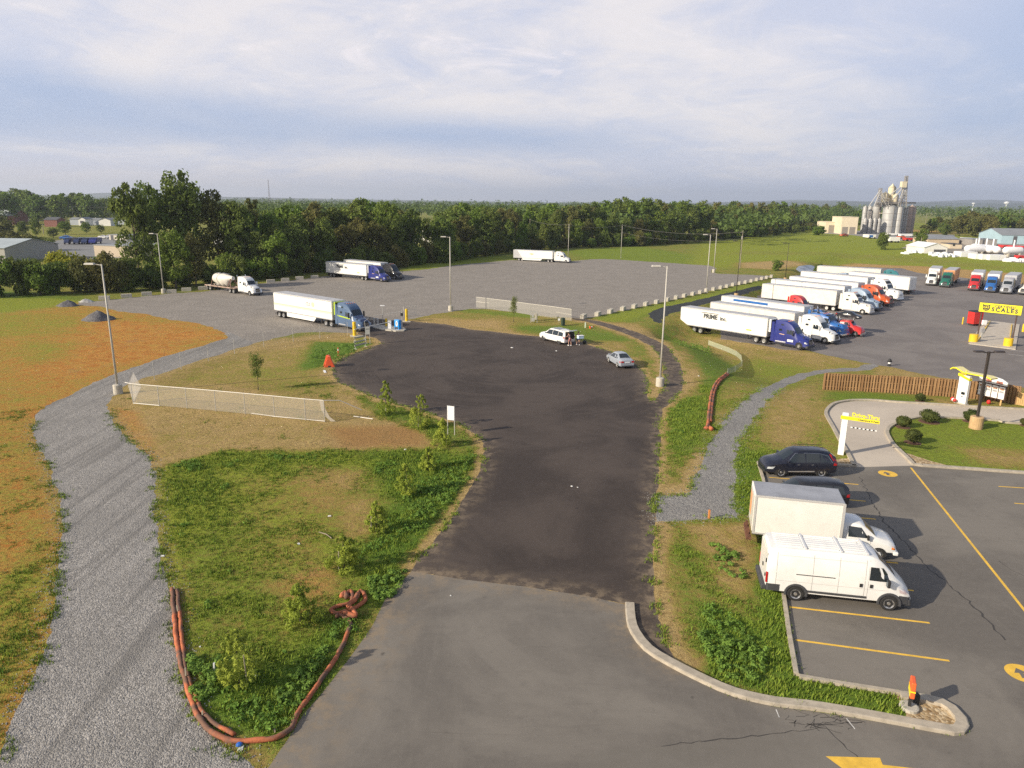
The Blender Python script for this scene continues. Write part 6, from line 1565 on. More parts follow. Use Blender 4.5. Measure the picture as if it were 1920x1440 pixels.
sock([(322,1106),(326,1146),(331,1200),(338,1240),(349,1284),(362,1325),(380,1358),(402,1378),(428,1390),(458,1393),(492,1390),(520,1385),(545,1370),(556,1345),(580,1310),(600,1280),(618,1254),(636,1225),(650,1195),(656,1172),(646,1160),(634,1155),(632,1160)], .10, 'long orange silt sock curving round the green corner from gravel to asphalt')
sock([(332,1110),(337,1150),(343,1215),(350,1262),(362,1300),(378,1335),(398,1358),(425,1372),(440,1380)], .09, 'inner orange silt sock lying beside the long one on the gravel side')
sock([(649,1118),(656,1110),(662,1120),(656,1133),(634,1139),(620,1146),(634,1153),(655,1146),(672,1138),(685,1127),(683,1114),(675,1110),(672,1122)], .10, 'tangled loop of orange silt sock at the asphalt edge')
sock([(672,1122),(664,1134),(652,1142),(662,1152),(668,1163),(655,1160),(645,1156)], .115, 'short orange silt sock end lying over the tangle', .14)
sock([(642,1121),(647,1114),(652,1124)], .13, 'stubby orange sock end left of the tangle')
sock([(1364,701),(1354,709),(1344,718),(1336,733),(1332,754),(1329,779),(1327,800),(1325,806)], .15, 'orange silt sock running down the slope from the pale silt fence')
sock([(1366,703),(1350,716),(1341,732),(1337,750),(1334,775),(1332,792)], .12, 'second thinner orange sock beside the one on the slope')
sock([(1322,806),(1329,803),(1334,808)], .17, 'coiled orange sock end at the foot of the slope')
for x, y, yt, lb in ((328,1108,1099,'at the top of the long sock'), (334,1150,1135,'a third down the gravel side sock'), (349,1273,1252,'halfway down the gravel side sock'), (380,1346,1333,'at the bend of the long sock'), (516,1373,1366,'at the lowest bend of the sock')):
    g = G(x, y); o = MB().box(-.025, .025, -.02, .02, -.05, hgt(g, yt)).build('stake', STAKE, loc=g, rot=(random.uniform(-.1, .1), random.uniform(-.1, .1), 0)); tag(o, 'short pale wooden stake '+lb, 'stake', 'sock stakes')
g = G(402, 1262); o = MB().box(-.03, .03, -.03, .03, 0, .5).build('marker_post', M_PLATE, loc=g, rot=(.1, .1, 0)); tag(o, 'short white marker post in the weeds near the largest evergreen', 'marker post')
# pale silt fence on the slope
def mesh_mat(name, col, a):
    t = NT(name); t.col(col); t.set(Roughness=.7)
    tr = N(t.n, 'ShaderNodeBsdfTransparent'); mx = N(t.n, 'ShaderNodeMixShader'); mx.inputs[0].default_value = a
    t.l.new(tr.outputs[0], mx.inputs[1]); t.l.new(t.b.outputs[0], mx.inputs[2]); t.l.new(mx.outputs[0], t.o.inputs[0]); return t.m
LINK = mesh_mat('chain_link', (.55, .52, .45), .28); LINKF = mesh_mat('chain_link_faint', (.45, .44, .40), .12); LINKD = mesh_mat('chain_link_dense', (.66, .62, .56), .55)
SILT = mesh_mat('silt_fabric', (.45, .48, .34), .55)
def fence(base, h, label, mesh, post_r=.03, top=True, posts=None, name='chain_link_fence', rail_m=None, railtop=1.0):
    pts = [G(*q) for q in base]; t = thing(name, pts[0], 0, label, 'fence'); o0 = pts[0]
    P_ = [p-o0 for p in pts]
    mb = MB(); mb.grid([[(p.x, p.y, p.z+.05) for p in P_], [(p.x, p.y, p.z+h) for p in P_]]); mb.build('mesh_panel', mesh, t)
    for p in P_: MB().cyl((p.x, p.y, p.z-.1), (p.x, p.y, p.z+h+.02), post_r, n=6).build('post', GALV, t)
    if top: MB().tube([Vector((p.x, p.y, p.z+h*railtop)) for p in P_], .035, 6).build('top_rail', rail_m or GALV, t)
    return t, P_
RAILW = mat('pale_rail', (.64, .60, .52), rough=.5)
ft, FP = fence([(250,757),(299,761.5),(351,766),(405,771),(460,776.5),(515,782),(573,788),(609,791)], 1.9, 'sagging chain link fence with a white top rail across the dry ground', LINK, rail_m=RAILW)
MB().tube([FP[0]+Vector((0, 0, .06)), FP[1]+Vector((0, 0, .06))], .035, 6).build('bottom_rail', RAILW, ft); MB().tube([FP[4]+Vector((.5, .1, .06)), FP[5]+Vector((0, 0, .06)), FP[7]+Vector((0, 0, .06))], .035, 6).build('bottom_rail', RAILW, ft)
o0 = G(250, 757)
e1 = G(609, 791)-o0; e2 = G(668, 784)-o0
MB().tube([e1+Vector((0, 0, 1.9)), e1.lerp(e2, .5)+Vector((0, 0, 1.75)), e2+Vector((.5, 0, .75))], .035, 6).build('top_rail', RAILW, ft)
mb = MB(); mb.grid([[e1+Vector((0, 0, 1.88)), e1+Vector((.12, 0, 1.1)), e1+Vector((.45, 0, .45)), e1+Vector((.95, 0, .05))], [e1+Vector((-.35, 0, 1.88)), e1+Vector((-.25, 0, 1.1)), e1+Vector((.1, 0, .45)), e1+Vector((.5, 0, .05))]]); mb.build('rolled_mesh', LINKD, ft)
a = G(250, 757)-o0
mb = MB(); mb.grid([[a+Vector((0, 0, .1)), a+Vector((-.5, .4, 1.6)), a+Vector((-.15, .5, 2.9))], [a+Vector((.05, .3, .1)), a+Vector((.65, .5, 1.5)), a+Vector((0, .6, 2.9))]]); mb.build('rolled_mesh', LINKD, ft)
MB().tube([a+Vector((-.7, .3, 1.95)), a+Vector((0, 0, 1.9))], .035, 6).build('top_rail', RAILW, ft)
fence([(255,741),(290,712),(340,692.5),(391,677),(440,664),(495,651),(550,641),(600,634.5),(652,629)], 1.9, 'faint chain link fence following the gravel road up to the gate', LINKF, top=False)
ft2, FP2 = fence([(893,577),(917,580),(956,585),(994,591),(1033,596),(1071,602)], 1.9, 'low chain link fence with a white rail beside the gravel lot', LINK, rail_m=RAILW)
MB().tube([FP2[0]+Vector((0, 0, 1.1)), FP2[1]+Vector((0, 0, 1.1))], .03, 5).build('mid_rail', RAILW, ft2); MB().tube([FP2[4]+Vector((.8, -.2, 1.0)), FP2[5]+Vector((0, 0, 1.0))], .03, 5).build('mid_rail', RAILW, ft2)
fence([(1364,703),(1378,697),(1391,687),(1389,676),(1380,668),(1365,661),(1328,647)], .75, 'pale green silt fence on the slope above the orange sock', SILT, .02, False, name='silt_fence')
g = G(663, 781.5); g_ = G(699, 786.5); o = MB().tube([g+Vector((0, 0, .05)), g_+Vector((0, 0, .05))], .04, 6).build('loose_rail', RAILW); tag(o, 'loose white fence rail lying on the ground past the fence end', 'rail')
g = G(609, 697); o = MB().box(-.12, .12, -.6, .6, .0, .05).build('plank', M_PLATE, loc=g, rot=(0, 0, .35)); tag(o, 'white plank lying in the grass below the orange barriers', 'plank')

# gate group
def bollard(x, yb, yt, label, r=.13, m_=None, cap=True):
    g = G(x, yb); h = hgt(g, yt); t = thing('bollard', g, 0, label, 'bollard', 'yellow bollards')
    MB().lathe([(r, -.1), (r, h-.08), (r*.8, h-.02), (.01, h)], 14).build('tube', m_ or YEL, t, smooth=False); return t
bollard(665, 630, 603, 'tall yellow bollard in front of the blue truck at the gate', .24)
bollard(762.5, 602.5, 579, 'tall yellow bollard at the far side of the gate', .22)
bollard(724.5, 613.5, 597, 'short yellow bollard on the gate island', .16)
def pad(px, h, label, name='island', cat='traffic island', mt=None):
    pts = [G(*q) for q in px]; o0 = pts[0]; o = MB().prism([(p.x-o0.x, p.y-o0.y) for p in pts][::-1], -.05, h, 'z').build(name, mt or CONC, loc=o0); tag(o, label, cat); return o
pad([(697,610.5),(730,611.5),(755,615),(762,618.5),(757,621.5),(742,622),(715,619),(697,614.5)], .15, 'pale concrete island carrying the gate machines')
pad([(656,629),(680,629),(682,632),(658,632)], .06, 'small concrete pad under the near yellow bollard', 'concrete_pad', 'pad')
pad([(750,601.5),(768,601.5),(770,604),(752,604)], .06, 'small concrete pad under the far yellow bollard', 'concrete_pad', 'pad')
g = G(731, 617.5); t = thing('barrier_gate', g, 0, 'white barrier cabinet with a long pale arm lowered across the lane', 'barrier gate')
MB().box(-.24, .24, -.2, .2, .1, 1.25).build('cabinet', M_PLATE, t, bevel=.03); MB().box(-.27, .27, -.23, .23, 1.25, 1.36).build('cap', GALV, t, bevel=.02)
e = G(664, 618, 1.1)-g; e.z = 1.1; MB().tube([Vector((0, 0, 1.1)), e], .06, 6).build('arm', RAILW, t)
g = G(746, 619); t = thing('ticket_kiosk', g, R(-30), 'bright blue ticket kiosk on the gate island', 'kiosk')
BLK = mat('kiosk_blue', (.02, .30, .75), rough=.4)
MB().box(-.42, .42, -.28, .28, .1, 1.55).build('cabinet', BLK, t, bevel=.05); MB().lathe([(.26, 0), (.26, .02), (.16, .02), (.16, 0)], 18, Matrix.Translation((.05, -.29, 1.0)) @ Matrix.Rotation(pi/2, 4, 'X') @ Matrix.Diagonal((.8, 1.5, 1, 1))).build('emblem', M_PLATE, t)
MB().box(-.3, .3, -.29, -.27, .2, .5).build('panel', M_DGREY, t)
for x, yb, yt, lb in ((753, 618.5, 600, 'square grey post at the tip of the gate island'), (702, 611, 596.5, 'square grey post at the left of the gate island'), (708.5, 611, 597, 'greenish grey post beside the left gate post')):
    g = G(x, yb); o = MB().box(-.14, .14, -.14, .14, 0, hgt(g, yt)).build('post', GALV, loc=g, bevel=.02); tag(o, lb, 'post')
g = G(718, 606); h = hgt(g, 573); t = thing('camera_pole', g, 0, 'thin pole with a T shaped head behind the gate island', 'pole'); MB().cyl((0, 0, 0), (0, 0, h), .05, n=6).build('pole', GALV, t); MB().box(-.35, .35, -.08, .08, h-.06, h+.06).build('camera_head', M_PLATE, t)
# sign frame and striped rails beside the gate
g = G(690, 645); t = thing('gate_sign', g, R(8), 'grey panel on two posts beside the near bollard', 'sign'); h = hgt(g, 612)
for s in (-1, 1): MB().cyl((s*.27, 0, 0), (s*.27, 0, h), .035, n=6).build('post', GALV, t)
MB().box(-.30, .30, -.04, -.01, h-1.05, h-.05).build('panel', mat('grey_panel', (.42, .42, .40), rough=.6), t); lettering('ENTER', .16, frame((0, -.045, h-.35), (1, 0, 0)), M_TXT, t); 
MB().tube([(-.27, 0, h), (-.35, .1, h+.7), (.1, .2, h+.95), (.9, .5, h+.8), (1.0, .5, h+.2)], .03, 5).build('hoop', GALV, t)
mst = NT('hazard_stripe'); sx = N(mst.n, 'ShaderNodeTexWave'); sx.inputs['Scale'].default_value = 1.6; mst.l.new(mst.obj(), sx.inputs[0]); mst.col(mst.mix(mst.ss(sx.outputs['Fac'], .45, .55), (.55, .53, .46), (.18, .17, .15)))
for k, (a_, b_) in enumerate((((664, 637), (686, 633)), ((664, 645), (688, 640)), ((665, 652), (687, 646)))):
    A = G(a_[0], a_[1]+3); B = G(b_[0], b_[1]+3); d = B-A; t = thing('barrier_board', A, atan2(d.y, d.x), ['rearmost', 'middle', 'nearest'][k]+' of three striped barrier boards beside the gate sign', 'barrier', 'striped barrier boards')
    MB().box(0, d.length, -.02, .02, .35, .55).build('board', mst.m, t)
    for x in (.15, d.length-.2): MB().box(x, x+.06, -.25, .25, 0, .05).box(x, x+.05, -.02, .02, .05, .5).build('foot', GALV, t)
# rolling gate panel behind
g = G(757, 593.5); B = G(780, 592); d = B-g; t = thing('rolling_gate', g, atan2(d.y, d.x), 'open pipe gate panel behind the far yellow bollard', 'gate'); h = hgt(g, 575)
for z in (.25, h*.35, h*.68, h): MB().cyl((0, 0, z), (d.length, 0, z), .04, n=5).build('rail', RAILW, t)
for x in (0, d.length): MB().cyl((x, 0, 0), (x, 0, h), .04, n=5).build('post', RAILW, t)
MB().tube([Vector((-.2, 0, h*.55)), Vector((-5.2, -.6, h*.3))], .045, 5).build('arm', RAILW, t)
g = G(754, 601); t = thing('gate_operator', g, 0, 'black box on a thin post beside the far yellow bollard', 'gate operator'); MB().cyl((0, 0, 0), (0, 0, 1.6), .05, n=6).build('post', GALV, t); MB().box(-.22, .22, -.15, .15, .75, 1.2).build('box', M_BLACK, t)
# orange barriers
g = G(618, 688); 
for k, (dx_, dy_, lb) in enumerate(((0, 0, 'front orange plastic road barrier at the rim of the turning circle'), (-.25, .55, 'rear orange plastic road barrier leaning behind the front one'))):
    t = thing('road_barrier', g+Vector((dx_, dy_, 0)), R(10-14*k), lb, 'road barrier', 'orange road barriers')
    MB().prism([(-.60, 0), (.60, 0), (.50, .22), (.22, .95), (.16, 1.25), (-.18, 1.25), (-.24, .95), (-.5, .22)], -.22, .22).build('shell', ORG, t, bevel=.04)
    MB().prism([(-.2, .0), (.2, .0), (.12, .2), (-.12, .2)], -.23, .23).build('foot_notch', M_BLACK, t)
g = G(634.5, 666.5); t = thing('marker_post', g, 0, 'slim orange delineator post with a white band in the weeds', 'marker post'); MB().lathe([(.16, 0), (.07, .06), (.06, .95), (.01, 1.0)], 10).build('tube', ORG, t); MB().lathe([(.065, .6), (.065, .8)], 10, cap=False).build('band', M_PLATE, t)
# white sign seen from behind
g = G(846, 815); h = hgt(g, 761); t = thing('sign_board', g, R(-18), 'blank white sign board on two posts at the edge of the dark asphalt', 'sign')
for s in (-1, 1): MB().box(s*.30-.025, s*.30+.025, -.02, .02, -.1, h).build('post', GALV, t)
MB().box(-.30, .30, -.045, -.022, h-1.18, h).build('panel', M_PLATE, t)
# utility boxes near the right fence
g = G(1001, 605); h = hgt(g, 583); t = thing('electrical_rack', g, 0, 'rack of pale electrical boxes beside the right fence', 'electrical rack')
for x in (-.5, .5): MB().box(x-.04, x+.04, -.04, .04, 0, h).build('post', GALV, t)
for a_ in ((-.4, .1, .2, .8), (-.35, .0, .9, 1.35), (.1, .45, .5, 1.5)): MB().box(a_[0], a_[1], -.2, -.04, a_[2], a_[3]).build('box', GALV if a_[0] < 0 else CONC, t, bevel=.01)
MB().box(-.5, .5, -.03, .03, h-.15, h-.07).build('rail', GALV, t)
g = G(1055.5, 610.5); o = MB().box(-.22, .22, -.35, .35, 0, hgt(g, 596)).build('utility_cabinet', mat('cabinet_green', (.03, .05, .035), rough=.5), loc=g, rot=(0, 0, .3), bevel=.03); tag(o, 'narrow dark green utility cabinet between the white suv and the fence', 'utility cabinet')
g = G(1048, 606); t = thing('small_sign', g, 0, 'tiny white square sign left of the green utility cabinet', 'sign'); MB().cyl((0, 0, 0), (0, 0, .7), .02, n=5).build('post', GALV, t); MB().box(-.16, .16, -.02, .02, .4, .75).build('panel', M_PLATE, t)
g = G(1097.5, 614.5); o = MB().lathe([(.1, 0), (.1, .75), (.12, .8), (.01, .85)], 10).build('marker_post', mat('pale_green_tube', (.55, .62, .5), rough=.6), loc=g); tag(o, 'pale green pipe marker in the grass beside the footpath', 'marker post')
g = G(1106, 616); t = thing('traffic_cone', g, 0, 'orange traffic cone knocked over in the grass beside the footpath', 'traffic cone'); q = MB().lathe([(.19, 0), (.16, .05), (.12, .25), (.04, .7), (.01, .72)], 12).build('cone', ORG, t, rot=(0, pi/2-.2, .4), loc=(0, 0, .16)); MB().lathe([(.13, .2), (.10, .4)], 12, cap=False).build('collar', M_PLATE, q); MB().box(-.2, .2, -.2, .2, -.02, .02).build('base', ORG, t, rot=(0, pi/2-.2, .4), loc=(0, 0, .18))
g = G(1096, 645); o = MB().sphere((0, 0, .25), .3, 10, 8, .9).build('rubbish_bag', M_BLACK, loc=g, smooth=True); tag(o, 'black bag standing on the asphalt rim behind the people', 'bag')
g = G(1667, 686); t = thing('fire_hydrant', g, 0, 'dark fire hydrant with a white band where the path meets the lot', 'fire hydrant')
MB().lathe([(.24, 0), (.24, .08), (.17, .1), (.17, .62), (.24, .66), (.24, .74), (.18, .86), (.08, .95), (.01, 1.0)], 14).build('barrel', M_BLACK, t); MB().lathe([(.175, .3), (.175, .5)], 14, cap=False).build('band', M_PLATE, t)
for s in (-1, 1): MB().cyl((s*.15, 0, .58), (s*.3, 0, .58), .07, n=8).build('nozzle', M_BLACK, t)
g = G(1329, 972); h = hgt(g, 956); t = thing('marker_post', g, 0, 'short orange stake where the gravel path meets the island grass', 'marker post'); MB().box(-.05, .05, -.05, .05, 0, h).build('stake', mat('orange_wood', (.62, .24, .06), rough=.8), t)

# people
SKIN = mat('skin', (.52, .30, .21), rough=.6)
def skin_fig(name, joints, edges, radii, mt, parent, lv=2):
    me = bpy.data.meshes.new(name); me.from_pydata(joints, edges, []); o = bpy.data.objects.new(name, me); COL.objects.link(o)
    sk = o.modifiers.new('skin', 'SKIN'); o.modifiers.new('sub', 'SUBSURF').levels = lv; o.modifiers['sub'].render_levels = lv
    sv = me.skin_vertices[0].data if me.skin_vertices else None
    if sv is None:
        bpy.context.view_layer.objects.active = o; o.select_set(True); bpy.ops.mesh.customdata_skin_add(); o.select_set(False); sv = me.skin_vertices[0].data
    for i, r_ in enumerate(radii): sv[i].radius = (r_, r_) if not isinstance(r_, tuple) else r_
    sv[0].use_root = True
    dg = bpy.context.evaluated_depsgraph_get(); m2 = bpy.data.meshes.new_from_object(o.evaluated_get(dg)); bpy.data.objects.remove(o)
    m2.materials.clear(); m2.materials.append(mt); m2.polygons.foreach_set('use_smooth', [True]*len(m2.polygons))
    o = bpy.data.objects.new(name, m2); COL.objects.link(o); o.parent = parent; return o
def person(loc, rz, label, shirt, shorts, hairm, lean=0.0, reach=.0):
    t = thing('person', loc, rz, label, 'person')
    c, s = cos(lean), sin(lean)
    def up(x, y, z):   # upper body leans forward about the hips (x forward)
        dz = z-.95; return (x+dz*s, y, .95+dz*c)
    J = [(0, 0, .95), up(0, 0, 1.15), up(.01, 0, 1.38), up(0, 0, 1.50), up(.02, 0, 1.63), up(.02, 0, 1.74)]
    Rr = [(.15, .11), (.13, .10), (.16, .10), .055, (.085, .095), .07]; E_ = [(0, 1), (1, 2), (2, 3), (3, 4), (4, 5)]
    hands = []
    for sd in (-1, 1):
        b = len(J); el = up(.12+reach*.15, sd*.27, 1.16+reach*.08); ha = up(.30+reach*.2, sd*.22, 1.10+reach*.15)
        J += [up(0, sd*.19, 1.42), el, ha, tuple(Vector(ha)+Vector((.09, 0, -.02)))]; Rr += [.055, .042, .030, .036]; E_ += [(2, b), (b, b+1), (b+1, b+2), (b+2, b+3)]
        hb = Vector(J[b+3]); hands.append((hb, sd))
        l = len(J); st = .10*sd; J += [(0, sd*.10, .88), (.04+st, sd*.12, .48), (-.02+st, sd*.12, .09), (.13+st, sd*.13, .035)]; Rr += [.095, .062, .042, .04]; E_ += [(0, l), (l, l+1), (l+1, l+2), (l+2, l+3)]
    skin_fig('body', J, E_, Rr, SKIN, t)
    hd = Vector(up(.02, 0, 1.68))
    MB().sphere(hd+Vector((-.02, 0, .03)), .112, 12, 8, 1.05).build('hair', hairm, t, smooth=True)
    for hb, sd in hands:
        for k in range(4): MB().tube([hb+Vector((.0, (k-1.5)*.02, 0)), hb+Vector((.05-.006*abs(k-1.5), (k-1.5)*.021, -.012)), hb+Vector((.075-.008*abs(k-1.5), (k-1.5)*.021, -.035))], .009, 5).build('finger', SKIN, t)
        MB().tube([hb+Vector((-.02, -sd*.03, 0)), hb+Vector((.03, -sd*.055, -.01))], .010, 5).build('thumb', SKIN, t)
    JS = [up(0, 0, .98), up(0, 0, 1.16), up(.01, 0, 1.38), up(0, 0, 1.46)]; ES = [(0, 1), (1, 2), (2, 3)]; RS = [(.165, .125), (.15, .12), (.18, .12), .075]
    for sd in (-1, 1): b = len(JS); JS += [up(0, sd*.19, 1.42), up(.07, sd*.25, 1.25)]; RS += [.072, .062]; ES += [(2, b), (b, b+1)]
    skin_fig('shirt', JS, ES, RS, shirt, t)
    JP = [(0, 0, .95), (0, 0, 1.03)]; EP = [(0, 1)]; RP = [(.165, .125), (.15, .12)]
    for sd in (-1, 1): b = len(JP); st = .10*sd; JP += [(0, sd*.10, .86), (.03+st*.6, sd*.12, .56)]; RP += [.11, .088]; EP += [(0, b), (b, b+1)]
    skin_fig('shorts', JP, EP, RP, shorts, t)
    for sd in (-1, 1): MB().box(-.10, .18, -.05, .05, 0, .09).build('shoe', M_PLATE, t, loc=(.02+.10*sd, sd*.125, 0), bevel=.03)
    return t
SB_ = mat('shirt_black', (.03, .03, .035), rough=.9); NV = mat('shorts_navy', (.03, .04, .12), rough=.9); GRS = mat('shirt_grey', (.16, .10, .12), rough=.9); RDS = mat('shorts_rose', (.45, .16, .15), rough=.9)
HR = mat('brown_hair', (.08, .045, .02), rough=.8)
rz_s = ws_.rotation_euler[2]
pa_ = G(1068.5, 648); pb_ = G(1083.5, 646.5)
person(pa_, rz_s+.1, 'person in a dark top leaning into the open tailgate of the white suv', GRS, RDS, HR, .45, .5)
person(pb_, rz_s+pi-.3, 'person in a black shirt and navy shorts carrying a pale blue cooler', SB_, NV, HR, .05, .6)
t = thing('cooler', (pb_.x+cos(rz_s+pi-.3)*.72, pb_.y+sin(rz_s+pi-.3)*.72, pb_.z+.98), rz_s+pi-.3, 'pale blue cooler box held by the person behind the suv', 'cooler')
MB().box(-.25, .25, -.40, .40, 0, .36).build('box', mat('cooler_blue', (.55, .72, .85), rough=.5), t, bevel=.03); MB().box(-.27, .27, -.42, .42, .36, .43).build('lid', M_PLATE, t, bevel=.02)

# ---- wooden fence
WOODF = NT('fence_wood'); _w = WOODF.noise(1.2, 4, .6, sc3=(2.5, 2.5, .25)); _w2 = WOODF.noise(4.5, 3, .6, sc3=(3, 3, .15))
WOODF.col(WOODF.mix(WOODF.ss(_w2, .5, .8, 0, .7), WOODF.mix(WOODF.ss(_w, .3, .7), (.20, .105, .042), (.37, .22, .10)), (.11, .055, .028))); WOODF.set(Roughness=.85); WOODF = WOODF.m
NEWW = mat('new_wood', (.56, .36, .15), rough=.85, var=.15, vscale=3)
fb = [G(*q) for q in ((1543,730.5),(1640,735),(1730,740.5),(1800,746),(1870,753),(1908,759))]; o0 = fb[0]; t = thing('wooden_fence', o0, 0, 'brown shadowbox board fence behind the drive lane', 'fence')
line = smooth_line([p-o0 for p in fb], 1.0); HF = 1.85
mbf = MB(); mbb = MB(); acc = 0; k = 0
seg = []
for a_, b_ in zip(line, line[1:]):
    d = (b_-a_); L = d.length; d.normalize(); n_v = Vector((-d.y, d.x, 0)); s_ = 0
    M0 = Matrix(((d.x, n_v.x, 0, a_.x), (d.y, n_v.y, 0, a_.y), (0, 0, 1, a_.z), (0, 0, 0, 1)))
    nb_ = max(1, round(L/.285)); w_ = L/nb_
    for j in range(nb_):
        hh_ = HF+random.uniform(-.015, .015)
        mbf.box(j*w_+.0, j*w_+.15, -.075, -.050, .03, hh_, M=M0); mbb.box(j*w_+w_/2, j*w_+w_/2+.15, .050, .075, .03, hh_, M=M0)
mbf.build('front_boards', WOODF, t); mbb.build('back_boards', WOODF, t)
for z in (.35, 1.0, 1.6): MB().tube([p+Vector((0, 0, z)) for p in line], .045, 4).build('rail', WOODF, t)
for p in line[::3]: MB().box(-.05, .05, -.05, .05, 0, HF-.05).build('post', WOODF, t, loc=p)
a_ = G(1905, 759); b_ = G(1990, 775); d = b_-a_; t = thing('wooden_fence', a_, atan2(d.y, d.x), 'short run of fresh yellow board fence at the right edge', 'fence')
mb = MB(); [mb.box(x, x+.14, -.02, .02, .03, 1.25) for x in np.arange(0, d.length, .16)]; mb.build('boards', NEWW, t); MB().box(0, d.length, .02, .06, .9, 1.0).build('rail', NEWW, t)

# ---- clearance sign
YS = mat('sign_yellow', (.86, .72, .02), rough=.4)
gp = G(1576, 852); hp = hgt(gp, 774); L_ = G(1576, 783.5, hp*.90); Rr_ = G(1649, 794, hp*.90); d = Vector((Rr_.x-L_.x, Rr_.y-L_.y, 0)); rzc = atan2(d.y, d.x)
t = thing('clearance_sign', gp, rzc, 'white post with a yellow Drive-Thru clearance bar over the concrete lane', 'sign')
WSG = mat('sign_white', (.82, .81, .77), rough=.4)
MB().box(-.21, .21, -.14, .14, 0, hp).build('post', WSG, t, bevel=.01)
zb_ = hp*.86; LB = d.length
MB().box(-.30, LB-.30, -.20, -.145, zb_, zb_+.26).build('bar', YS, t, bevel=.005)
lettering('Drive', .40, frame((LB*.34, -.17, zb_+.44), (1, 0, 0)), YS, t, bold=.012, depth=.02); lettering('-', .46, frame((LB*.54, -.17, zb_+.44), (1, 0, 0)), YS, t, bold=.012, depth=.02); lettering('Thru', .40, frame((LB*.72, -.17, zb_+.44), (1, 0, 0)), YS, t, bold=.012, depth=.02)
lettering('Clearance 9 Feet', .20, frame((LB*.60, -.203, zb_+.12), (1, 0, 0)), M_TXT, t, bold=.004)
mb = MB(); cw_ = MB(); n = 13
tube_ = [(.45+(LB-.85)*k/n, -.17, zb_-.55) for k in range(n+1)]
for k in range(n): (mb if k % 2 else cw_).cyl(tube_[k], tube_[k+1], .045, n=8)
hb_ = mb.build('height_bar', M_BLACK, t); cw_.build('bar_band', WSG, hb_)
for k in (0, n): MB().cyl(tube_[k], (tube_[k][0], -.17, zb_), .012, n=4).build('chain', GALV, t)
# ---- order post with canopy
g = G(1802, 757); h = hgt(g, 704); d = G(1818, 759)-G(1793, 753); rzo = atan2(d.y, d.x)
t = thing('order_post', g, rzo, 'white order post with a small black screen and a yellow curved canopy', 'order post')
MB().box(-.50, .50, -.16, .16, .1, h).build('cabinet', WSG, t, bevel=.03); MB().box(-.6, .6, -.25, .25, 0, .1).build('plinth', CONC, t)
MB().box(-.06, .32, -.175, -.16, .95, 1.22).build('screen', M_GLASS, t); MB().box(-.02, .16, -.175, -.16, .72, .80).build('speaker', M_DGREY, t)
MB().prism([(-.62, h-.10), (.55, h-.42), (.55, h-.20), (-.62, h+.14)], -.22, .22).build('cap', YS, t)
pts = [(-1.35, h+.42), (-1.1, h+.62), (-.75, h+.66), (-.4, h+.52), (0, h+.38), (1.2, h+.42), (2.3, h+.46), (2.75, h+.34)]
mb = MB(); n = len(pts); mb.grid([[(x, y, z) for x, z in pts] for y in (-.45, .45)]); mb.grid([[(x, y, z-.10) for x, z in pts] for y in (.45, -.45)]); mb.grid([[(x, -.45, z) for x, z in pts], [(x, -.45, z-.10) for x, z in pts]]); mb.grid([[(x, .45, z-.1) for x, z in pts], [(x, .45, z) for x, z in pts]])
mb.build('canopy', mat('canopy_cream', (.80, .70, .32), rough=.45), t)
MB().prism([(x, z+.004) for x, z in pts]+[(x, z-.105) for x, z in pts[::-1]], -.47, -.45).build('canopy_edge', YS, t)
MB().box(-.06, .06, -.05, .05, h-.1, h+.45).build('canopy_stem', YS, t)
for k, (x, y, c_) in enumerate(((-.75, -.3, REDM), (-.5, -.45, M_PLATE), (-.35, -.5, REDM), (-.85, -.1, REDM))): MB().sphere((x, y, .32), .17, 8, 6).build('flowers', c_, t)
# ---- menu board
A = G(1829, 751); B = G(1881, 762); d = B-A; h = hgt(A, 714)
t = thing('menu_board', A, atan2(d.y, d.x), 'dark framed menu board with four white panels under an arched header', 'menu board'); Lm = d.length
MB().box(0, Lm, 0, .16, .62, h).build('frame', mat('frame_brown', (.07, .035, .03), rough=.5), t, bevel=.01)
for k in range(4):
    x0 = .08+k*(Lm-.08)/4; w_ = (Lm-.08)/4-.09; p_ = MB().box(x0, x0+w_, -.02, 0, .70, h-.12).build('menu_panel', WSG, t)
    for z, c_ in ((h-.35, mat('menu_photo', (.45, .25, .16), rough=.5, var=.6, vscale=7)), (h-.62, M_ALU)): MB().box(x0+.06, x0+w_-.06, -.026, -.02, z-.10, z+.10).build('menu_picture', c_, p_)
    for j in range(5):
        z = .82+j*.13
        if z < h-.8: MB().box(x0+.07, x0+w_*(.55+.1*(j % 3)), -.026, -.02, z, z+.035).build('menu_line', M_TXTG, p_)
pts = [(0.02, h+.02), (Lm-.02, h+.02), (Lm+.02, h+.34), (Lm*.8, h+.60), (Lm*.5, h+.72), (Lm*.2, h+.66), (-.02, h+.5)]
hd_ = MB().prism(pts, .0, .14).build('header', WSG, t)
MB().box(Lm*.25, Lm*.45, -.006, 0, h+.08, h+.42).box(Lm*.62, Lm*.85, -.006, 0, h+.08, h+.36).build('header_picture', mat('header_photo', (.40, .16, .12), rough=.5, var=.7, vscale=6), hd_)
for x in (.3, Lm-.3): MB().box(x-.07, x+.07, .02, .12, 0, .62).build('leg', NEWW, t)
g = G(1853, 758); o = MB().sphere((0, 0, .22), .18, 10, 8, 1.2).build('red_bucket', REDM, loc=g); tag(o, 'small round red bin under the menu board', 'bin')

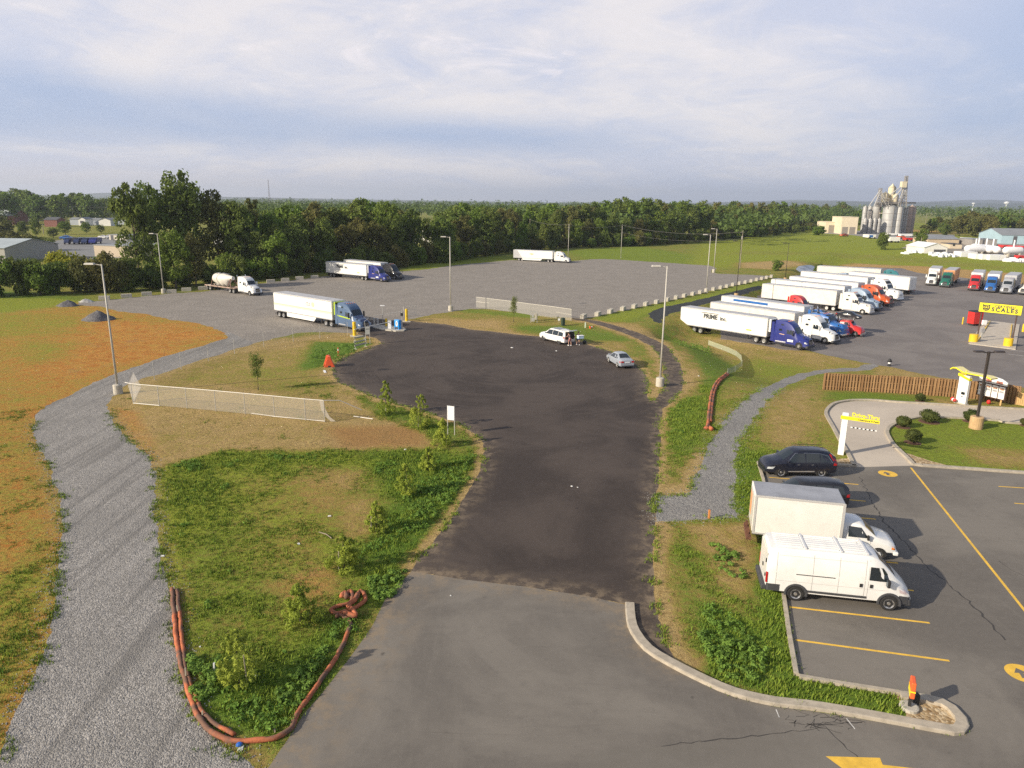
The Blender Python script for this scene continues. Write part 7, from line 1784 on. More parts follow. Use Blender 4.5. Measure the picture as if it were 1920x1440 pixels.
# ---- weigh station
z_ = terr(G(1850, 640).x, G(1850, 640).y)
pad([(1816,645),(1904,656),(1912,609),(1872,604),(1846,602)], .10, 'raised concrete weighbridge deck under the yellow scales sign', 'weighbridge', 'weighbridge', mat('deck_concrete', (.50, .44, .36), rough=.85, var=.15, vscale=1.5, dirt=.2))
for a_, b_, lb in (((1833,640),(1856,604),'left'), ((1892,651),(1897,610),'right')):
    A = G(*a_); B = G(*b_); d = B-A; o = MB().box(0, d.length, -.07, .07, .1, .26).build('guide_rail', YEL, loc=A, rot=(0, 0, atan2(d.y, d.x))); tag(o, lb+' yellow guide rail on the weighbridge deck', 'guide rail')
PL = G(1831, 641); PR_ = G(1896, 649); hl = hgt(PL, 584); hr = hgt(PR_, 592); ht = hgt(PL, 567)
d = PR_-PL; t = thing('scales_sign', PL, atan2(d.y, d.x), 'large yellow certified scales sign on two dark posts', 'sign'); Ls = d.length
for x, in ((0,), (Ls,)): MB().box(x-.09, x+.09, -.09, .09, 0, hl+.3).build('post', mat('rusty_dark', (.07, .04, .03), rough=.7), t); MB().lathe([(.62, 0), (.62, 1.25), (.01, 1.27)], 20, Matrix.Translation((x-.35, -.6, 0))).build('post_guard', YEL, t)
bh = ht-hl; cx = Ls*.52; W2 = Ls*.60
bdm = MB().box(cx-W2, cx+W2, -.32, -.10, hl, ht).build('board', YS, t, bevel=.01)
MB().box(cx-W2-.03, cx+W2+.03, -.335, -.09, hl-.05, hl).box(cx-W2-.03, cx+W2+.03, -.335, -.09, ht, ht+.05).build('board_trim', M_BLACK, t)
zc = (hl+ht)/2; SX = W2*2
lettering('CERTIFIED', bh*.36, frame((cx+W2*.22, -.325, zc+bh*.22), (1, 0, 0)), M_TXT, bdm, bold=.02, sp=1.15)
lettering('SCALES', bh*.60, frame((cx+W2*.22, -.325, zc-bh*.15), (1, 0, 0)), M_TXT, bdm, bold=.04, sp=1.3)
ex = cx-W2*.66; r_ = bh*.36
pts = [(ex+r_*cos(a), zc-.02+r_*sin(a)) for a in [pi*(-.95+.9*k/12)+0 for k in range(13)]]
pts = [(ex-r_*.95, zc+r_*1.1), (ex-r_*.45, zc+r_*.7), (ex+r_*.45, zc+r_*.7), (ex+r_*.95, zc+r_*1.1), (ex+r_*.95, zc-r_*.3), (ex+r_*.6, zc-r_*.85), (ex, zc-r_*1.1), (ex-r_*.6, zc-r_*.85), (ex-r_*.95, zc-r_*.3)]
em = MB().prism(pts, -.33, -.322).build('emblem', M_BLACK, bdm)
lettering('CAT', r_*.8, frame((ex, -.334, zc+.02), (1, 0, 0)), YS, em, bold=.012, depth=.003)
MB().box(ex-r_*.5, ex+r_*.5, -.336, -.33, zc-r_*.78, zc-r_*.66).build('emblem_mouth', YS, em)
g = G(1826, 610); t = thing('dumpster', g, R(15), 'red steel dumpster with a black lid beside the weighbridge', 'dumpster'); w_ = 20*mpp(g)/2; h = hgt(g, 583)
MB().box(-w_, w_, -.7, .7, .35, h-.15, tx=-.05).build('bin', REDM, t, bevel=.03); MB().prism([(-.7, h-.15), (.7, h-.15), (.7, h+.05)], -w_, w_, 'x').build('lid', M_BLACK, t)
for x in (-w_+.3, w_-.3): MB().box(x-.1, x+.1, -.5, .5, 0, .35).build('foot', M_BLACK, t)
bollard(1804.5, 608, 594.5, 'thin yellow bollard left of the red dumpster', .11); bollard(1829, 608.5, 592.5, 'thin yellow bollard in front of the red dumpster', .11); bollard(1837.5, 609, 596, 'thin yellow bollard right of the red dumpster', .11)
bollard(1918, 622, 607, 'short yellow bollard right of the weighbridge', .2)
g = G(1844, 614); t = thing('intercom', g, 0, 'white intercom box on a post beside the weighbridge', 'intercom'); MB().cyl((0, 0, 0), (0, 0, .6), .06, n=6).build('post', GALV, t); MB().box(-.35, .35, -.2, .2, .5, 1.3).build('box', M_PLATE, t, bevel=.02)
g = G(1840, 634); t = thing('intercom', g, 0, 'grey driver terminal beside the left scales post', 'intercom'); MB().box(-.15, .15, -.12, .12, 0, 1.7).build('post', GALV, t); MB().box(-.25, .25, -.16, .12, 1.0, 1.6).build('box', M_ALU, t)

# ---- directional sign in the pebble island
g = G(1704, 1328); h = hgt(g, 1274); t = thing('direction_sign', g, R(66), 'small red and yellow direction sign on a black post in the pebble island', 'sign')
MB().box(-.06, .06, -.05, .05, 0, h*.5).build('post', M_BLACK, t)
MB().box(-.33, .33, -.08, .08, h*.50, h, tx=.06).build('panel', mat('sign_orange', (.80, .13, .03), rough=.4), t, bevel=.03); MB().box(-.28, .28, .08, .085, h*.54, h*.68).box(-.28, .28, -.085, -.08, h*.54, h*.68).build('panel_stripe', YS, t)
MB().box(-.31, .31, -.085, .085, h*.70, h*.74).build('panel_band', YS, t)
MB().lathe([(.34, 0), (.34, .10), (.28, .12), (.01, .12)], 16).build('footing', CONC, t)
g2 = g+Vector((.35, .25, 0)); o = MB().box(-.12, .12, -.1, .1, 0, .45).build('junction_box', M_BLACK, loc=g2, bevel=.02); tag(o, 'black junction box behind the direction sign', 'junction box')

# ---- painted markings, laid as sheets 4 mm up
def strip(a, b, w, mt, label, name='road_marking', z=.004):
    d = (b-a); L = d.length; o = MB(); nrm = Vector((-d.y, d.x, 0)).normalized()*w/2; k = max(1, int(L/2)); rows = [[], []]
    for i in range(k+1):
        p = a.lerp(b, i/k); rows[0].append((p.x+nrm.x, p.y+nrm.y, terr(p.x, p.y)+z)); rows[1].append((p.x-nrm.x, p.y-nrm.y, terr(p.x, p.y)+z))
    o.grid(rows[::-1]); o = o.build(name, mt); o['kind'] = 'structure'; return o
L1a, L1b = G(1480, 1138), G(1743, 1168); vec = L1a-L1b
strip(L1a, L1b, .13, YLINE, ''); strip(G(1492, 1200), G(1780, 1239), .13, YLINE, '')
for x, y in ((1713, 1107.5), (1684, 1056), (1661, 1013), (1642, 973.5), (1623, 939.8), (1609.5, 908.5)):
    b = G(x, y); strip(b+vec*.96, b, .12, YLINE, '')
strip(G(1708, 877), G(1935, 1162), .14, YLINE, ''); strip(G(1935, 1162), G(2080, 1345), .14, YLINE, '')
for a_, b_ in (((1872, 912), (2000, 920)), ((1902, 943.5), (2040, 955))): strip(G(*a_), G(*b_), .12, YLINE, '')
def disc(x, y, r, lab):
    g = G(x, y); o = MB(); o.add([(r*cos(2*pi*k/32), r*sin(2*pi*k/32)*1.0, .004) for k in range(32)], [tuple(range(32))]); o = o.build('road_marking', YLINE, loc=g); o['kind'] = 'structure'
    o = MB(); o.add([(-.35*r, -.5*r, .008), (.1*r, -.5*r, .008), (.05*r, 0, .008), (.35*r, .0, .008), (-.05*r, .55*r, .008), (-.5*r, .05*r, .008), (-.2*r, .02*r, .008)], [tuple(range(7))]); o = o.build('road_marking', GM['asphalt_old'], loc=g); o['kind'] = 'structure'
disc(1664.5, 888, .62, ''); disc(1917, 1262.5, .62, '')
pa = [G(*q) for q in ((1548,1418),(1650,1421),(1655,1434),(1760,1446),(1750,1475),(1640,1462),(1630,1478))]
o = MB(); o.add([(p.x, p.y, .004) for p in pa][::-1], [tuple(range(len(pa)))]); o = o.build('road_marking', YLINE); o['kind'] = 'structure'
for a_, b_ in (((1895, 657), (1925, 659)), ((1890, 664), (1925, 668))): strip(G(*a_), G(*b_), .15, WLINE, '')
strip(G(1455, 1330), G(1461, 1345), .04, WLINE, '', 'road_marking'); strip(G(1587, 1347), G(1603, 1367), .04, WLINE, '', 'road_marking')
# cracks
CRK = mat('crack_tar', (.052, .047, .043), rough=.8)
def crack(px, w, wob=.06, st=.25):
    pts = []
    W_ = [G(*q) for q in px]
    for a, b in zip(W_, W_[1:]):
        n = max(2, int((b-a).length/st))
        for i in range(n): pts.append(a.lerp(b, i/n)+Vector((random.gauss(0, wob), random.gauss(0, wob), 0)))
    pts.append(W_[-1]); rows = [[], []]
    for k, p in enumerate(pts):
        o = offs(pts, k, len(pts), w*random.uniform(.3, 1)*.5); rows[0].append((p.x+o.x, p.y+o.y, .0035)); rows[1].append((p.x-o.x, p.y-o.y, .0035))
    o = MB().grid(rows[::-1]).build('road_crack', CRK); o['kind'] = 'structure'
crack([(1613,895),(1630,930),(1655,975),(1700,1020),(1740,1065),(1790,1105),(1840,1150),(1885,1200)], .10)
crack([(1240,1400),(1350,1385),(1450,1378),(1548,1362),(1590,1405),(1640,1450)], .05, .03)
for k in range(16):
    x, y = random.uniform(1480, 1590), random.uniform(1343, 1368); crack([(x, y), (x+random.uniform(-40, 40), y+random.uniform(-12, 12)), (x+random.uniform(-60, 60), y+random.uniform(-16, 16))], .035, .05)
crack([(1872,1052),(1895,1068),(1920,1080)], .03)
for k in range(26): x, y = 1250+k*26+random.uniform(-6, 6), 1330+k*3.6+random.uniform(-4, 4); (crack([(x, y), (x+6, y+1)], .05, .02) if y < 1440 and x > 1260 and y > 1362-.0 and False else None)
# litter
LIT = mat('litter_white', (.75, .74, .70), rough=.8)
for x, y, s in ((305,1043,.10),(375,1213,.05),(452,1403,.14),(478,1268,.10),(1072,912,.08),(1083,914,.05),(960,652,.18),(1043,658,.14),(760,843,.10),(618,968,.10),(1310,705,.1),(560,1020,.1),(845,1117,.04)):
    g = G(x, y); o = MB().box(-s, s, -s*.6, s*.6, .0, .02+s*.2, tx=s*.3).build('litter', LIT, loc=g, rot=(0, 0, random.uniform(0, 3))); tag(o, 'small scrap of pale litter lying on the ground', 'litter', 'scraps of litter')
g = G(449, 1399); o = MB().sphere((0, 0, .07), .12, 8, 6, .6).build('litter', mat('blue_plastic', (.02, .12, .45), rough=.4), loc=g); tag(o, 'crumpled blue plastic scrap at the bottom bend of the sock', 'litter')
g = G(598, 1000); o = MB().tube([(0, 0, .08), (.5, -.3, .1), (.9, -.7, .05)], .03, 5).build('branch', BARKP, loc=g); tag(o, 'pale dead branch lying on the slope between the evergreens', 'branch')
# ------------------------------------------------------------------ far buildings and yards
def wallm(n, c, **k): return mat('wall_'+n, c, rough=.8, var=.06, vscale=.25, **k)
W_GREY = wallm('grey', (.40, .38, .34)); W_CREAM = wallm('cream', (.72, .62, .45)); W_WHITE = wallm('white', (.74, .72, .68)); W_TAN = wallm('tan', (.46, .38, .28)); W_BRICK = wallm('brick', (.22, .085, .065)); W_BLUE = wallm('blue', (.36, .50, .56)); W_SHED = wallm('grey_shed', (.30, .28, .26))
R_GREY = mat('roof_grey', (.25, .26, .27), rough=.6, var=.1, vscale=.2); R_BLUE = mat('roof_bluegrey', (.40, .45, .46), rough=.5, var=.1, vscale=.2); R_DK = mat('roof_dark', (.09, .09, .10), rough=.8)
DOORG = mat('door_grey', (.27, .24, .20), rough=.7)
def building(A, B, depth, h, wall, roof, label, cat='building', name='building', gable=0, flip=1, eave=.3, parts=(), ridge='along', over=.3):
    """front wall runs from pixel A to pixel B; the block goes back by depth"""
    a = G(*A); b = G(*B); d = b-a; L = Vector((d.x, d.y)).length; z = min(a.z, b.z)
    t = thing(name, (a.x, a.y, z), atan2(d.y, d.x), label, cat)
    if gable:
        if ridge == 'along': MB().prism([(0, 0), (depth, 0), (depth, h), (depth/2, h+gable), (0, h)], 0, L, 'x').build('wall', wall, t)
        else: MB().prism([(0, 0), (L, 0), (L, h), (L/2, h+gable), (0, h)], 0, depth, 'y').build('wall', wall, t)
        th = .12
        if ridge == 'along':
            s = gable/(depth/2)
            MB().prism([(-over, h-s*over+.02), (depth/2, h+gable+.02), (depth+over, h-s*over+.02), (depth+over, h-s*over+.02+th), (depth/2, h+gable+.02+th), (-over, h-s*over+.02+th)], -over, L+over, 'x').build('roof', roof, t)
        else:
            s = gable/(L/2)
            MB().prism([(-over, h-s*over+.02), (L/2, h+gable+.02), (L+over, h-s*over+.02), (L+over, h-s*over+.02+th), (L/2, h+gable+.02+th), (-over, h-s*over+.02+th)], -over, depth+over, 'y').build('roof', roof, t)
    else:
        MB().box(0, L, 0, depth, 0, h).build('wall', wall, t); MB().box(-.15, L+.15, -.15, depth+.15, h, h+.25).build('roof', roof, t)
    for p in parts:      # (name, u0, u1, z0, z1, mat) on the front wall, u in fractions of the length
        MB().box(p[1]*L, p[2]*L, -.07, .0, p[3], p[4]).build(p[0], p[5], t)
    return t, L
gA = G(12, 493); gB = G(112, 482)
building((12, 493), (112, 482), 40, hgt(gA, 465.5), W_GREY, R_BLUE, 'long grey metal warehouse with pale roof at the left edge', 'warehouse', gable=hgt((gA+gB)/2, 448)-hgt(gA, 465.5), ridge='across')
t = bpy.context.scene.objects.get('building')
# the long flank of that warehouse carries the doors
L_ = (G(112, 482)-G(12, 493)).length
for k, (y0, y1, z0, z1, mt, nm) in enumerate(((2, 4.5, 0, 2.6, R_DK, 'door'), (2.2, 3.2, 3.0, 3.6, R_DK, 'window'))): MB().box(-.08, 0, y0, y1, z0, z1).build(nm, mt, t)
g = G(180, 479); building((178, 480), (252, 484), 14, hgt(g, 459), W_TAN, R_GREY, 'low beige flat roofed shed between the yellow bush and the tall trees', 'shed')
building((205, 449.5), (238, 450.5), 8, hgt(G(215, 450), 441), wallm('pale', (.55, .50, .42)), R_GREY, 'small pale office shed in the left yard', 'shed', parts=[('door', .1, .25, 0, 2, R_DK), ('window', .45, .7, 1, 2, M_GLASS)])
building((-12, 421), (29, 421.43), 14, hgt(G(10, 421), 404), W_BRICK, R_BLUE, 'red brick house with a pale grey hipped roof at the left edge', 'house', gable=hgt(G(10, 421), 393)-hgt(G(10, 421), 404), parts=[('window', .3, .4, 1.5, 3, M_GLASS), ('window', .7, .8, 1.5, 3, M_GLASS)])
building((28, 419), (43, 419.158), 8, hgt(G(30, 419), 409), W_WHITE, W_BRICK, 'small white and red outbuilding beside the brick house', 'shed')
building((84, 425), (108, 425.252), 9, hgt(G(90, 425), 412), W_BRICK, R_DK, 'dark red barn beyond the lawn at left', 'barn', gable=1.5)
building((132, 422), (150, 422.189), 9, hgt(G(140, 422), 411), wallm('paleblue', (.40, .43, .47)), R_GREY, 'pale grey mobile home left of the leaning pole', 'mobile home', gable=1)
building((148, 423), (161, 423.137), 9, hgt(G(155, 423), 411), W_WHITE, R_GREY, 'white mobile home with a dark window', 'mobile home', gable=1.2, ridge='across', parts=[('window', .25, .75, 1.5, 3.2, R_DK)])
building((163, 422), (186, 422.241), 9, hgt(G(170, 422), 412), wallm('paleblue', (.40, .43, .47)), R_GREY, 'grey mobile home behind the two white ones', 'mobile home', gable=1)
building((186, 423.5), (208, 423.731), 10, hgt(G(190, 423.5), 413), W_WHITE, R_GREY, 'white mobile home with its blank gable toward the camera', 'mobile home', gable=1.4, ridge='across')
building((208, 421), (238, 421.315), 9, hgt(G(215, 421), 411), wallm('paleblue', (.40, .43, .47)), R_GREY, 'long grey mobile home at the foot of the tall trees', 'mobile home', gable=1, parts=[('window', .3, .36, 1.5, 2.6, M_GLASS), ('window', .6, .66, 1.5, 2.6, M_GLASS)])
building((166, 416), (181, 416.158), 9, hgt(G(170, 416), 408), W_WHITE, R_DK, 'white gable peeking over the mobile homes', 'mobile home', gable=1.4, ridge='across')
for a_, b_, yt, lb in (((402, 462), (440, 462), 446, 'white shed glimpsed through the tall clump'), ((776, 456), (812, 457), 428, 'white industrial shed seen through the gap in the wood'), ((540, 446), (556, 446), 424, 'small white gable behind the wood'), ((592, 440), (604, 440), 418, 'white house wall behind the wood')):
    building(a_, b_, 12, hgt(G(*a_), yt), W_WHITE, R_GREY, lb, 'shed', gable=1.5)
# yard trucks at the left: tall blue boxes on wheels
def yard_truck(x, yb, w, yt, col, label, group):
    g = G(x, yb); k = mpp(g); W_ = w*k; h = hgt(g, yt); t = thing('parked_truck', g, R(10), label, 'truck', group)
    MB().box(-W_/2, W_/2, 0, 5.5, .9, h).build('cargo_box', col, t, bevel=.05); MB().prism([(-1.9, .6), (0, .6), (0, h*.8), (-.8, h*.8), (-1.9, h*.45)], -W_/2*.9, W_/2*.9, 'x').build('cab', col, t)
    MB().box(-W_*.38, W_*.38, -1.45, -1.40, h*.5, h*.72).build('windshield', M_GLASS, t, rot=(-.35, 0, 0))
    for s in (-1, 1):
        for y in (-1.1, 4): MB().cyl((s*W_*.5-s*.3, y, .5), (s*W_*.5, y, .5), .5, n=10).build('wheel', M_TYRE, t)
for x, w_, lb in ((128, 9, 'leftmost dark blue truck in the yard row'), (146, 10, 'second dark blue truck in the yard row'), (161, 11, 'third dark blue truck in the yard row'), (176, 13, 'rightmost dark blue truck in the yard row')): yard_truck(x, 458, w_, 446, C_DKBLUE if w_ < 12 else C_NAVY, lb, 'blue trucks in the left yard')
def small_car(x, yb, label, col, rz, s=1.0, group=None, kd='sed_far'):
    c = sedan(kd, label, group, col); g = G(x, yb); c.location = g; c.rotation_euler = (0, 0, rz); c.scale = (s,)*3
small_car(203, 474, 'silver pickup sized car behind the thicket at left', C_SILV, .2, 1.15); small_car(113, 449, 'bright blue car parked in the left yard', C_BLUE, 0.1, 1.3)
small_car(185, 447, 'white car in the left yard behind the blue trucks', M_WHITE, 0, 1.1); small_car(197, 446, 'second white car in the left yard', M_WHITE, 0, 1.1)

# ---- grain silos
STL = NT('corrugated_steel'); _v = N(STL.n, 'ShaderNodeSeparateXYZ'); STL.l.new(STL.obj(), _v.inputs[0]); _n1 = STL.noise(.25, 4, .6, vec=STL.obj())
_st = STL.math('FRACT', STL.math('MULTIPLY', _v.outputs[2], .8)); STL.col(STL.mix(STL.ss(_st, .85, .95, 0, .35), STL.mix(STL.ss(_n1, .3, .7), (.40, .40, .39), (.52, .51, .49)), (.28, .28, .28))); STL.set(Roughness=.5, Metallic=.25); STL = STL.m
CRM = mat('tank_cream', (.70, .62, .44), rough=.5, var=.08, vscale=.3); SFR = mat('frame_steel', (.30, .28, .26), rough=.6); PNK = mat('silo_rust', (.48, .37, .31), rough=.6, var=.15, vscale=.15)
GS = 'grain silos'
gs = G(1660, 437.5); KS = mpp(gs)
def sx(px): return G(px, 437.5+(px-1660)*.012)
def silo(px0, px1, ytop, label, mt=STL, back=0, ybase=None, cone=.35, elev=None):
    c = (px0+px1)/2; g = G(c, (ybase or 437.5)+(c-1660)*.0105); g.x *= (g.y+back)/g.y; g.y += back; r = (px1-px0)/2*mpp(g); h = hgt(g, ytop); t = thing('grain_silo', g, 0, label, 'silo', GS)
    z0 = 0 if elev is None else hgt(g, elev)
    if elev is None: MB().lathe([(r, 0), (r, h)], 28, cap=False).build('barrel', mt, t, smooth=True)
    else:
        MB().lathe([(r*.15, z0-r*1.2), (r, z0), (r, h)], 28, cap=False).build('barrel', mt, t, smooth=True)
        for k in range(6): a = k*pi/3; MB().cyl((r*.95*cos(a), r*.95*sin(a), 0), (r*.95*cos(a), r*.95*sin(a), z0+.5), .22, n=5).build('leg', SFR, t)
    MB().lathe([(r*1.02, h-.02), (r*.2, h+r*cone), (r*.2, h+r*cone+.5), (.02, h+r*cone+.55)], 28).build('roof', mt, t, smooth=True)
    for k in range(3): MB().lathe([(r+.06, h*(.25+.25*k)), (r+.06, h*(.25+.25*k)+.3)], 28, cap=False).build('stiffener', SFR if mt is not CRM else CRM, t)
    MB().box(-.25, .25, -r-.25, -r-.05, 0, h).build('ladder', SFR, t)
    return t
silo(1612.5, 1621, 388, 'leftmost tall narrow silo', back=12); silo(1651, 1676, 388, 'widest grey silo in the middle of the group', back=2); silo(1674, 1688, 389, 'bright tall silo right of the widest one'); silo(1687, 1696.5, 390, 'shaded tall silo behind the bright one', back=10)
silo(1695.5, 1710.5, 388, 'pinkish silo at the right end of the group', PNK, back=16)
silo(1615.5, 1623.5, 411, 'first of four short silos beside the cream building', back=-3); silo(1624.5, 1632.5, 411, 'second of the four short silos', back=-3); silo(1633.5, 1641, 410.5, 'third of the four short silos', back=-3); silo(1642, 1649, 411, 'fourth short silo, next to the widest silo', back=-3)
silo(1630, 1646, 388, 'wide hopper silo standing on legs behind the short ones', back=14, elev=408); silo(1622, 1630, 388, 'slim silo between the leftmost silo and the hopper', back=16)
silo(1644, 1656.5, 363, 'cream tank raised high on the steel tower', CRM, back=8, elev=378); silo(1655, 1668, 352, 'tallest cream tank on the steel tower', CRM, back=10, elev=378, cone=.9); silo(1665, 1675, 366, 'smaller cream tank at the right of the tower', CRM, back=6, elev=380)
t = thing('elevator_tower', G(1660, 438), 0, 'steel lattice conveyor towers and gantries over the silos', 'tower', GS)
g0 = G(1660, 438); mpx = mpp(g0)
def TP(px, py, dy=0):     # point in the plane of the silos, relative to the tower base
    g = G(px, 438.0+(px-1660)*.0105); g.x *= (g.y+dy)/g.y; g.y += dy; z = hgt(g, py); return Vector((g.x-g0.x, g.y-g0.y, z))
def lattice(pxc, wtop, wbot, ytop, ybot, name, dy, n=9, r=.22):
    mb = MB(); tp = TP(pxc[1], ytop, dy); bt = TP(pxc[0], ybot, dy); cs = []
    for k in range(n+1):
        q = k/n; c = bt.lerp(tp, q); w = (wbot+(wtop-wbot)*q)*mpx/2; cs.append([c+Vector((sx_*w, sy_*w, 0)) for sx_, sy_ in ((-1, -1), (1, -1), (1, 1), (-1, 1))])
    for a, b in zip(cs, cs[1:]):
        for j in range(4): mb.cyl(a[j], b[j], r, n=4); mb.cyl(a[j], b[(j+1) % 4], r*.6, n=3); mb.cyl(b[j], b[(j+1) % 4], r*.6, n=3)
    mb.build(name, SFR, t)
lattice((1684, 1685), 3.5, 11, 340, 388, 'head_tower', 6); lattice((1685, 1684.5), 4, 4, 330, 341, 'head_frame', 6, 4); lattice((1639, 1640), 4, 6, 353, 388, 'leg_tower', 10); lattice((1650, 1650), 18, 18, 380, 388, 'platform_frame', 8, 2); lattice((1625, 1626), 4, 4, 396, 437, 'leg_tower', 4)
lattice((1664, 1664), 22, 24, 372, 392, 'platform_frame', 8, 4, .18)
mb = MB()
for a, b in (((1684, 344), (1658, 366)), ((1684, 346), (1668, 372)), ((1640, 356), (1622, 388)), ((1641, 357), (1650, 372)), ((1683, 350), (1676, 388)), ((1640, 360), (1632, 387)), ((1686, 352), (1692, 389)), ((1641, 365), (1657, 388)), ((1680, 352), (1664, 376)), ((1687, 350), (1681, 388))):
    mb.cyl(TP(*a, 5), TP(*b, 5), .32, n=6)
mb.build('spout', mat('spout_grey', (.45, .44, .42), rough=.5), t)
MB().box(*(lambda p, q: (p.x, q.x, p.y-1, p.y+1, p.z, p.z+1.2))(TP(1652, 381.5, 10), TP(1708, 381.5, 10))).build('gantry', SFR, t)
MB().box(*(lambda p, q: (p.x, q.x, p.y-3, p.y+3, p.z, p.z+.5))(TP(1637, 381.5, 8), TP(1677, 381.5, 8))).build('walkway', SFR, t)
MB().box(*(lambda p: (p.x-1.6, p.x+1.6, p.y-1.6, p.y+1.6, p.z-2, p.z+2))(TP(1681, 346, 5))).build('head_house', CRM, t)
hb_ = hgt(G(1590, 438), 407)
building((1576, 438.5), (1606, 438.95), 22, hb_, W_CREAM, W_CREAM, 'tall cream metal building with two grey doors left of the silos', 'building', parts=[('door', .06, .42, 0, hb_*.42, DOORG), ('door', .52, .88, 0, hb_*.42, DOORG)])
hb2 = hgt(G(1560, 436), 416)
building((1547, 436.6), (1575.5, 437.0), 20, hb2, W_CREAM, W_CREAM, 'lower cream annex with two tall grey doors', 'building', parts=[('door', .2, .62, 0, hb2*.72, DOORG), ('door', .72, .97, 0, hb2*.72, DOORG)])
small_car(1576, 443.5, 'small orange loader parked in front of the cream building', C_ORNG, .4, 1.3)
# vans and trailers by the silos
def far_box(x0, x1, yb, yt, dep, mt, label, cat='trailer', name='parked_trailer', group=None, wheels=True, extra=None):
    a = G(x0, yb); b = G(x1, yb+(x1-x0)*.0105); L = (b-a).length; h = hgt(a, yt); d = b-a; t = thing(name, a, atan2(d.y, d.x), label, cat, group)
    z0 = min(1.0, h*.25) if wheels else 0
    MB().box(0, L, 0, dep, z0, h).build('box', mt, t, bevel=.06)
    if wheels:
        for x in (L*.12, L*.22, L*.85): MB().cyl((x, -.02, .5), (x, .3, .5), .5, n=10).build('wheel', M_TYRE, t); MB().cyl((x, dep-.3, .5), (x, dep+.02, .5), .5, n=10).build('wheel', M_TYRE, t)
    if extra: MB().box(L*extra[0], L*extra[1], -.03, 0, h*extra[2], h*extra[3]).build('panel', extra[4], t)
    return t
far_box(1628, 1642, 447.5, 440, 7, M_TRAIL, 'white box lorry with a blue front parked before the silos', 'truck', 'parked_truck', extra=(.12, .6, .35, .9, C_BLUE))
far_box(1668, 1687, 455, 444.5, 3, M_TRAIL, 'white trailer half hidden by the round tree at the silos'); far_box(1688, 1716, 444, 438.5, 3, M_TRAIL, 'long white trailer at the foot of the pink silo'); far_box(1664, 1686, 442, 437.5, 3, M_TRAIL, 'long white trailer under the bright silo')
far_box(1699, 1711, 452, 446, 4, C_RED, 'red tractor unit parked between the silos and the dark tree', 'truck', 'parked_truck'); far_box(1687, 1698, 448, 443, 4, C_ORNG, 'orange machine parked beside the red tractor unit', 'machine', 'machine')
# depot
hs = hgt(G(1740, 473), 462)
building((1732, 475), (1775, 475.7), 16, hs, W_WHITE, M_PLATE, 'white gabled shed with a wide dark opening in the depot', 'shed', gable=hgt(G(1740, 475), 456)-hs, ridge='across', parts=[('door', .42, .93, .5, hs*.68, R_DK)])  # the opening is a flat panel, its shaded inside painted in dark
building((1739, 457), (1797, 457.8), 16, hgt(G(1750, 457), 448), wallm('beige', (.55, .44, .30)), R_GREY, 'long beige depot building behind the gabled shed', 'building', gable=1.6)
building((1781, 466), (1803, 466.4), 10, hgt(G(1790, 466), 458), wallm('beige2', (.62, .52, .38)), R_DK, 'small beige block between the shed and the tanks', 'building', parts=[('window', .2, .4, 1.2, 2.4, M_GLASS)])
building((1822, 460), (1868, 460.8), 14, hgt(G(1830, 460), 449), W_SHED, R_GREY, 'low grey depot building behind the white tanks', 'building', parts=[('door', .42, .5, 0, 3.5, R_DK)])
building((1876, 457), (2000, 459.5), 30, hgt(G(1880, 456), 440), W_BLUE, R_GREY, 'large light blue metal hall at the right edge', 'hall', gable=3, ridge='along', parts=[('door', .18, .24, 0, 4, R_DK), ('door', .5, .58, 0, 4, R_DK)])
def htank(x0, x1, y, dia_px, label, rz=None):
    a = G(x0, y); b = G(x1, y); r = dia_px*mpp(a)/2; d = b-a; L = d.length; t = thing('storage_tank', a, atan2(d.y, d.x) if rz is None else rz, label, 'tank', 'white horizontal storage tanks')
    if rz is not None: L = 16
    Mx = Matrix.Translation((0, 0, r+1.0)) @ Matrix.Rotation(pi/2, 4, 'Y')
    MB().lathe([(.02, 0), (r*.6, r*.18), (r*.9, r*.5), (r, r*.9), (r, L-r*.9), (r*.9, L-r*.5), (r*.6, L-r*.18), (.02, L)], 24, Mx).build('shell', M_PLATE, t, smooth=True)
    for x in (L*.22, L*.78): MB().box(x-.3, x+.3, -r*.8, r*.8, 0, 1.0+r*.3).build('saddle', CONC, t)
    MB().cyl((L*.5, 0, r*2), (L*.5, 0, r*2+3.6), .28, n=8).build('vent', M_PLATE, t)
htank(1807, 1846, 478, 13.5, 'leftmost long white tank lying sideways'); htank(1879, 1916, 481, 13.5, 'rightmost long white tank lying sideways')
htank(1841, 1850, 478, 13.5, 'white tank with its domed end toward the camera, left', rz=R(70)); htank(1856, 1860, 479.5, 13.5, 'white tank with its domed end toward the camera, middle', rz=R(70)); htank(1869, 1873, 480.5, 13.5, 'white tank with its domed end toward the camera, right', rz=R(70))
for x0, x1, yb, yt, lb in ((1801, 1832, 482, 472, 'long pale cabinet before the left tank'), (1829, 1839, 486, 476, 'square pale crate between the cabinet and the next one'), (1841, 1852, 487, 477, 'second square pale crate under the domed tanks'), (1855, 1886, 488, 478, 'long grey white cabinet before the right tank')):
    far_box(x0, x1, yb, yt, 5, M_TRAIL, lb, 'container', 'storage_container', 'pale containers before the tanks', False, extra=(.02, .6 if x1-x0 > 20 else .9, .05, .95, M_PLATE))
rb = random.Random(8)
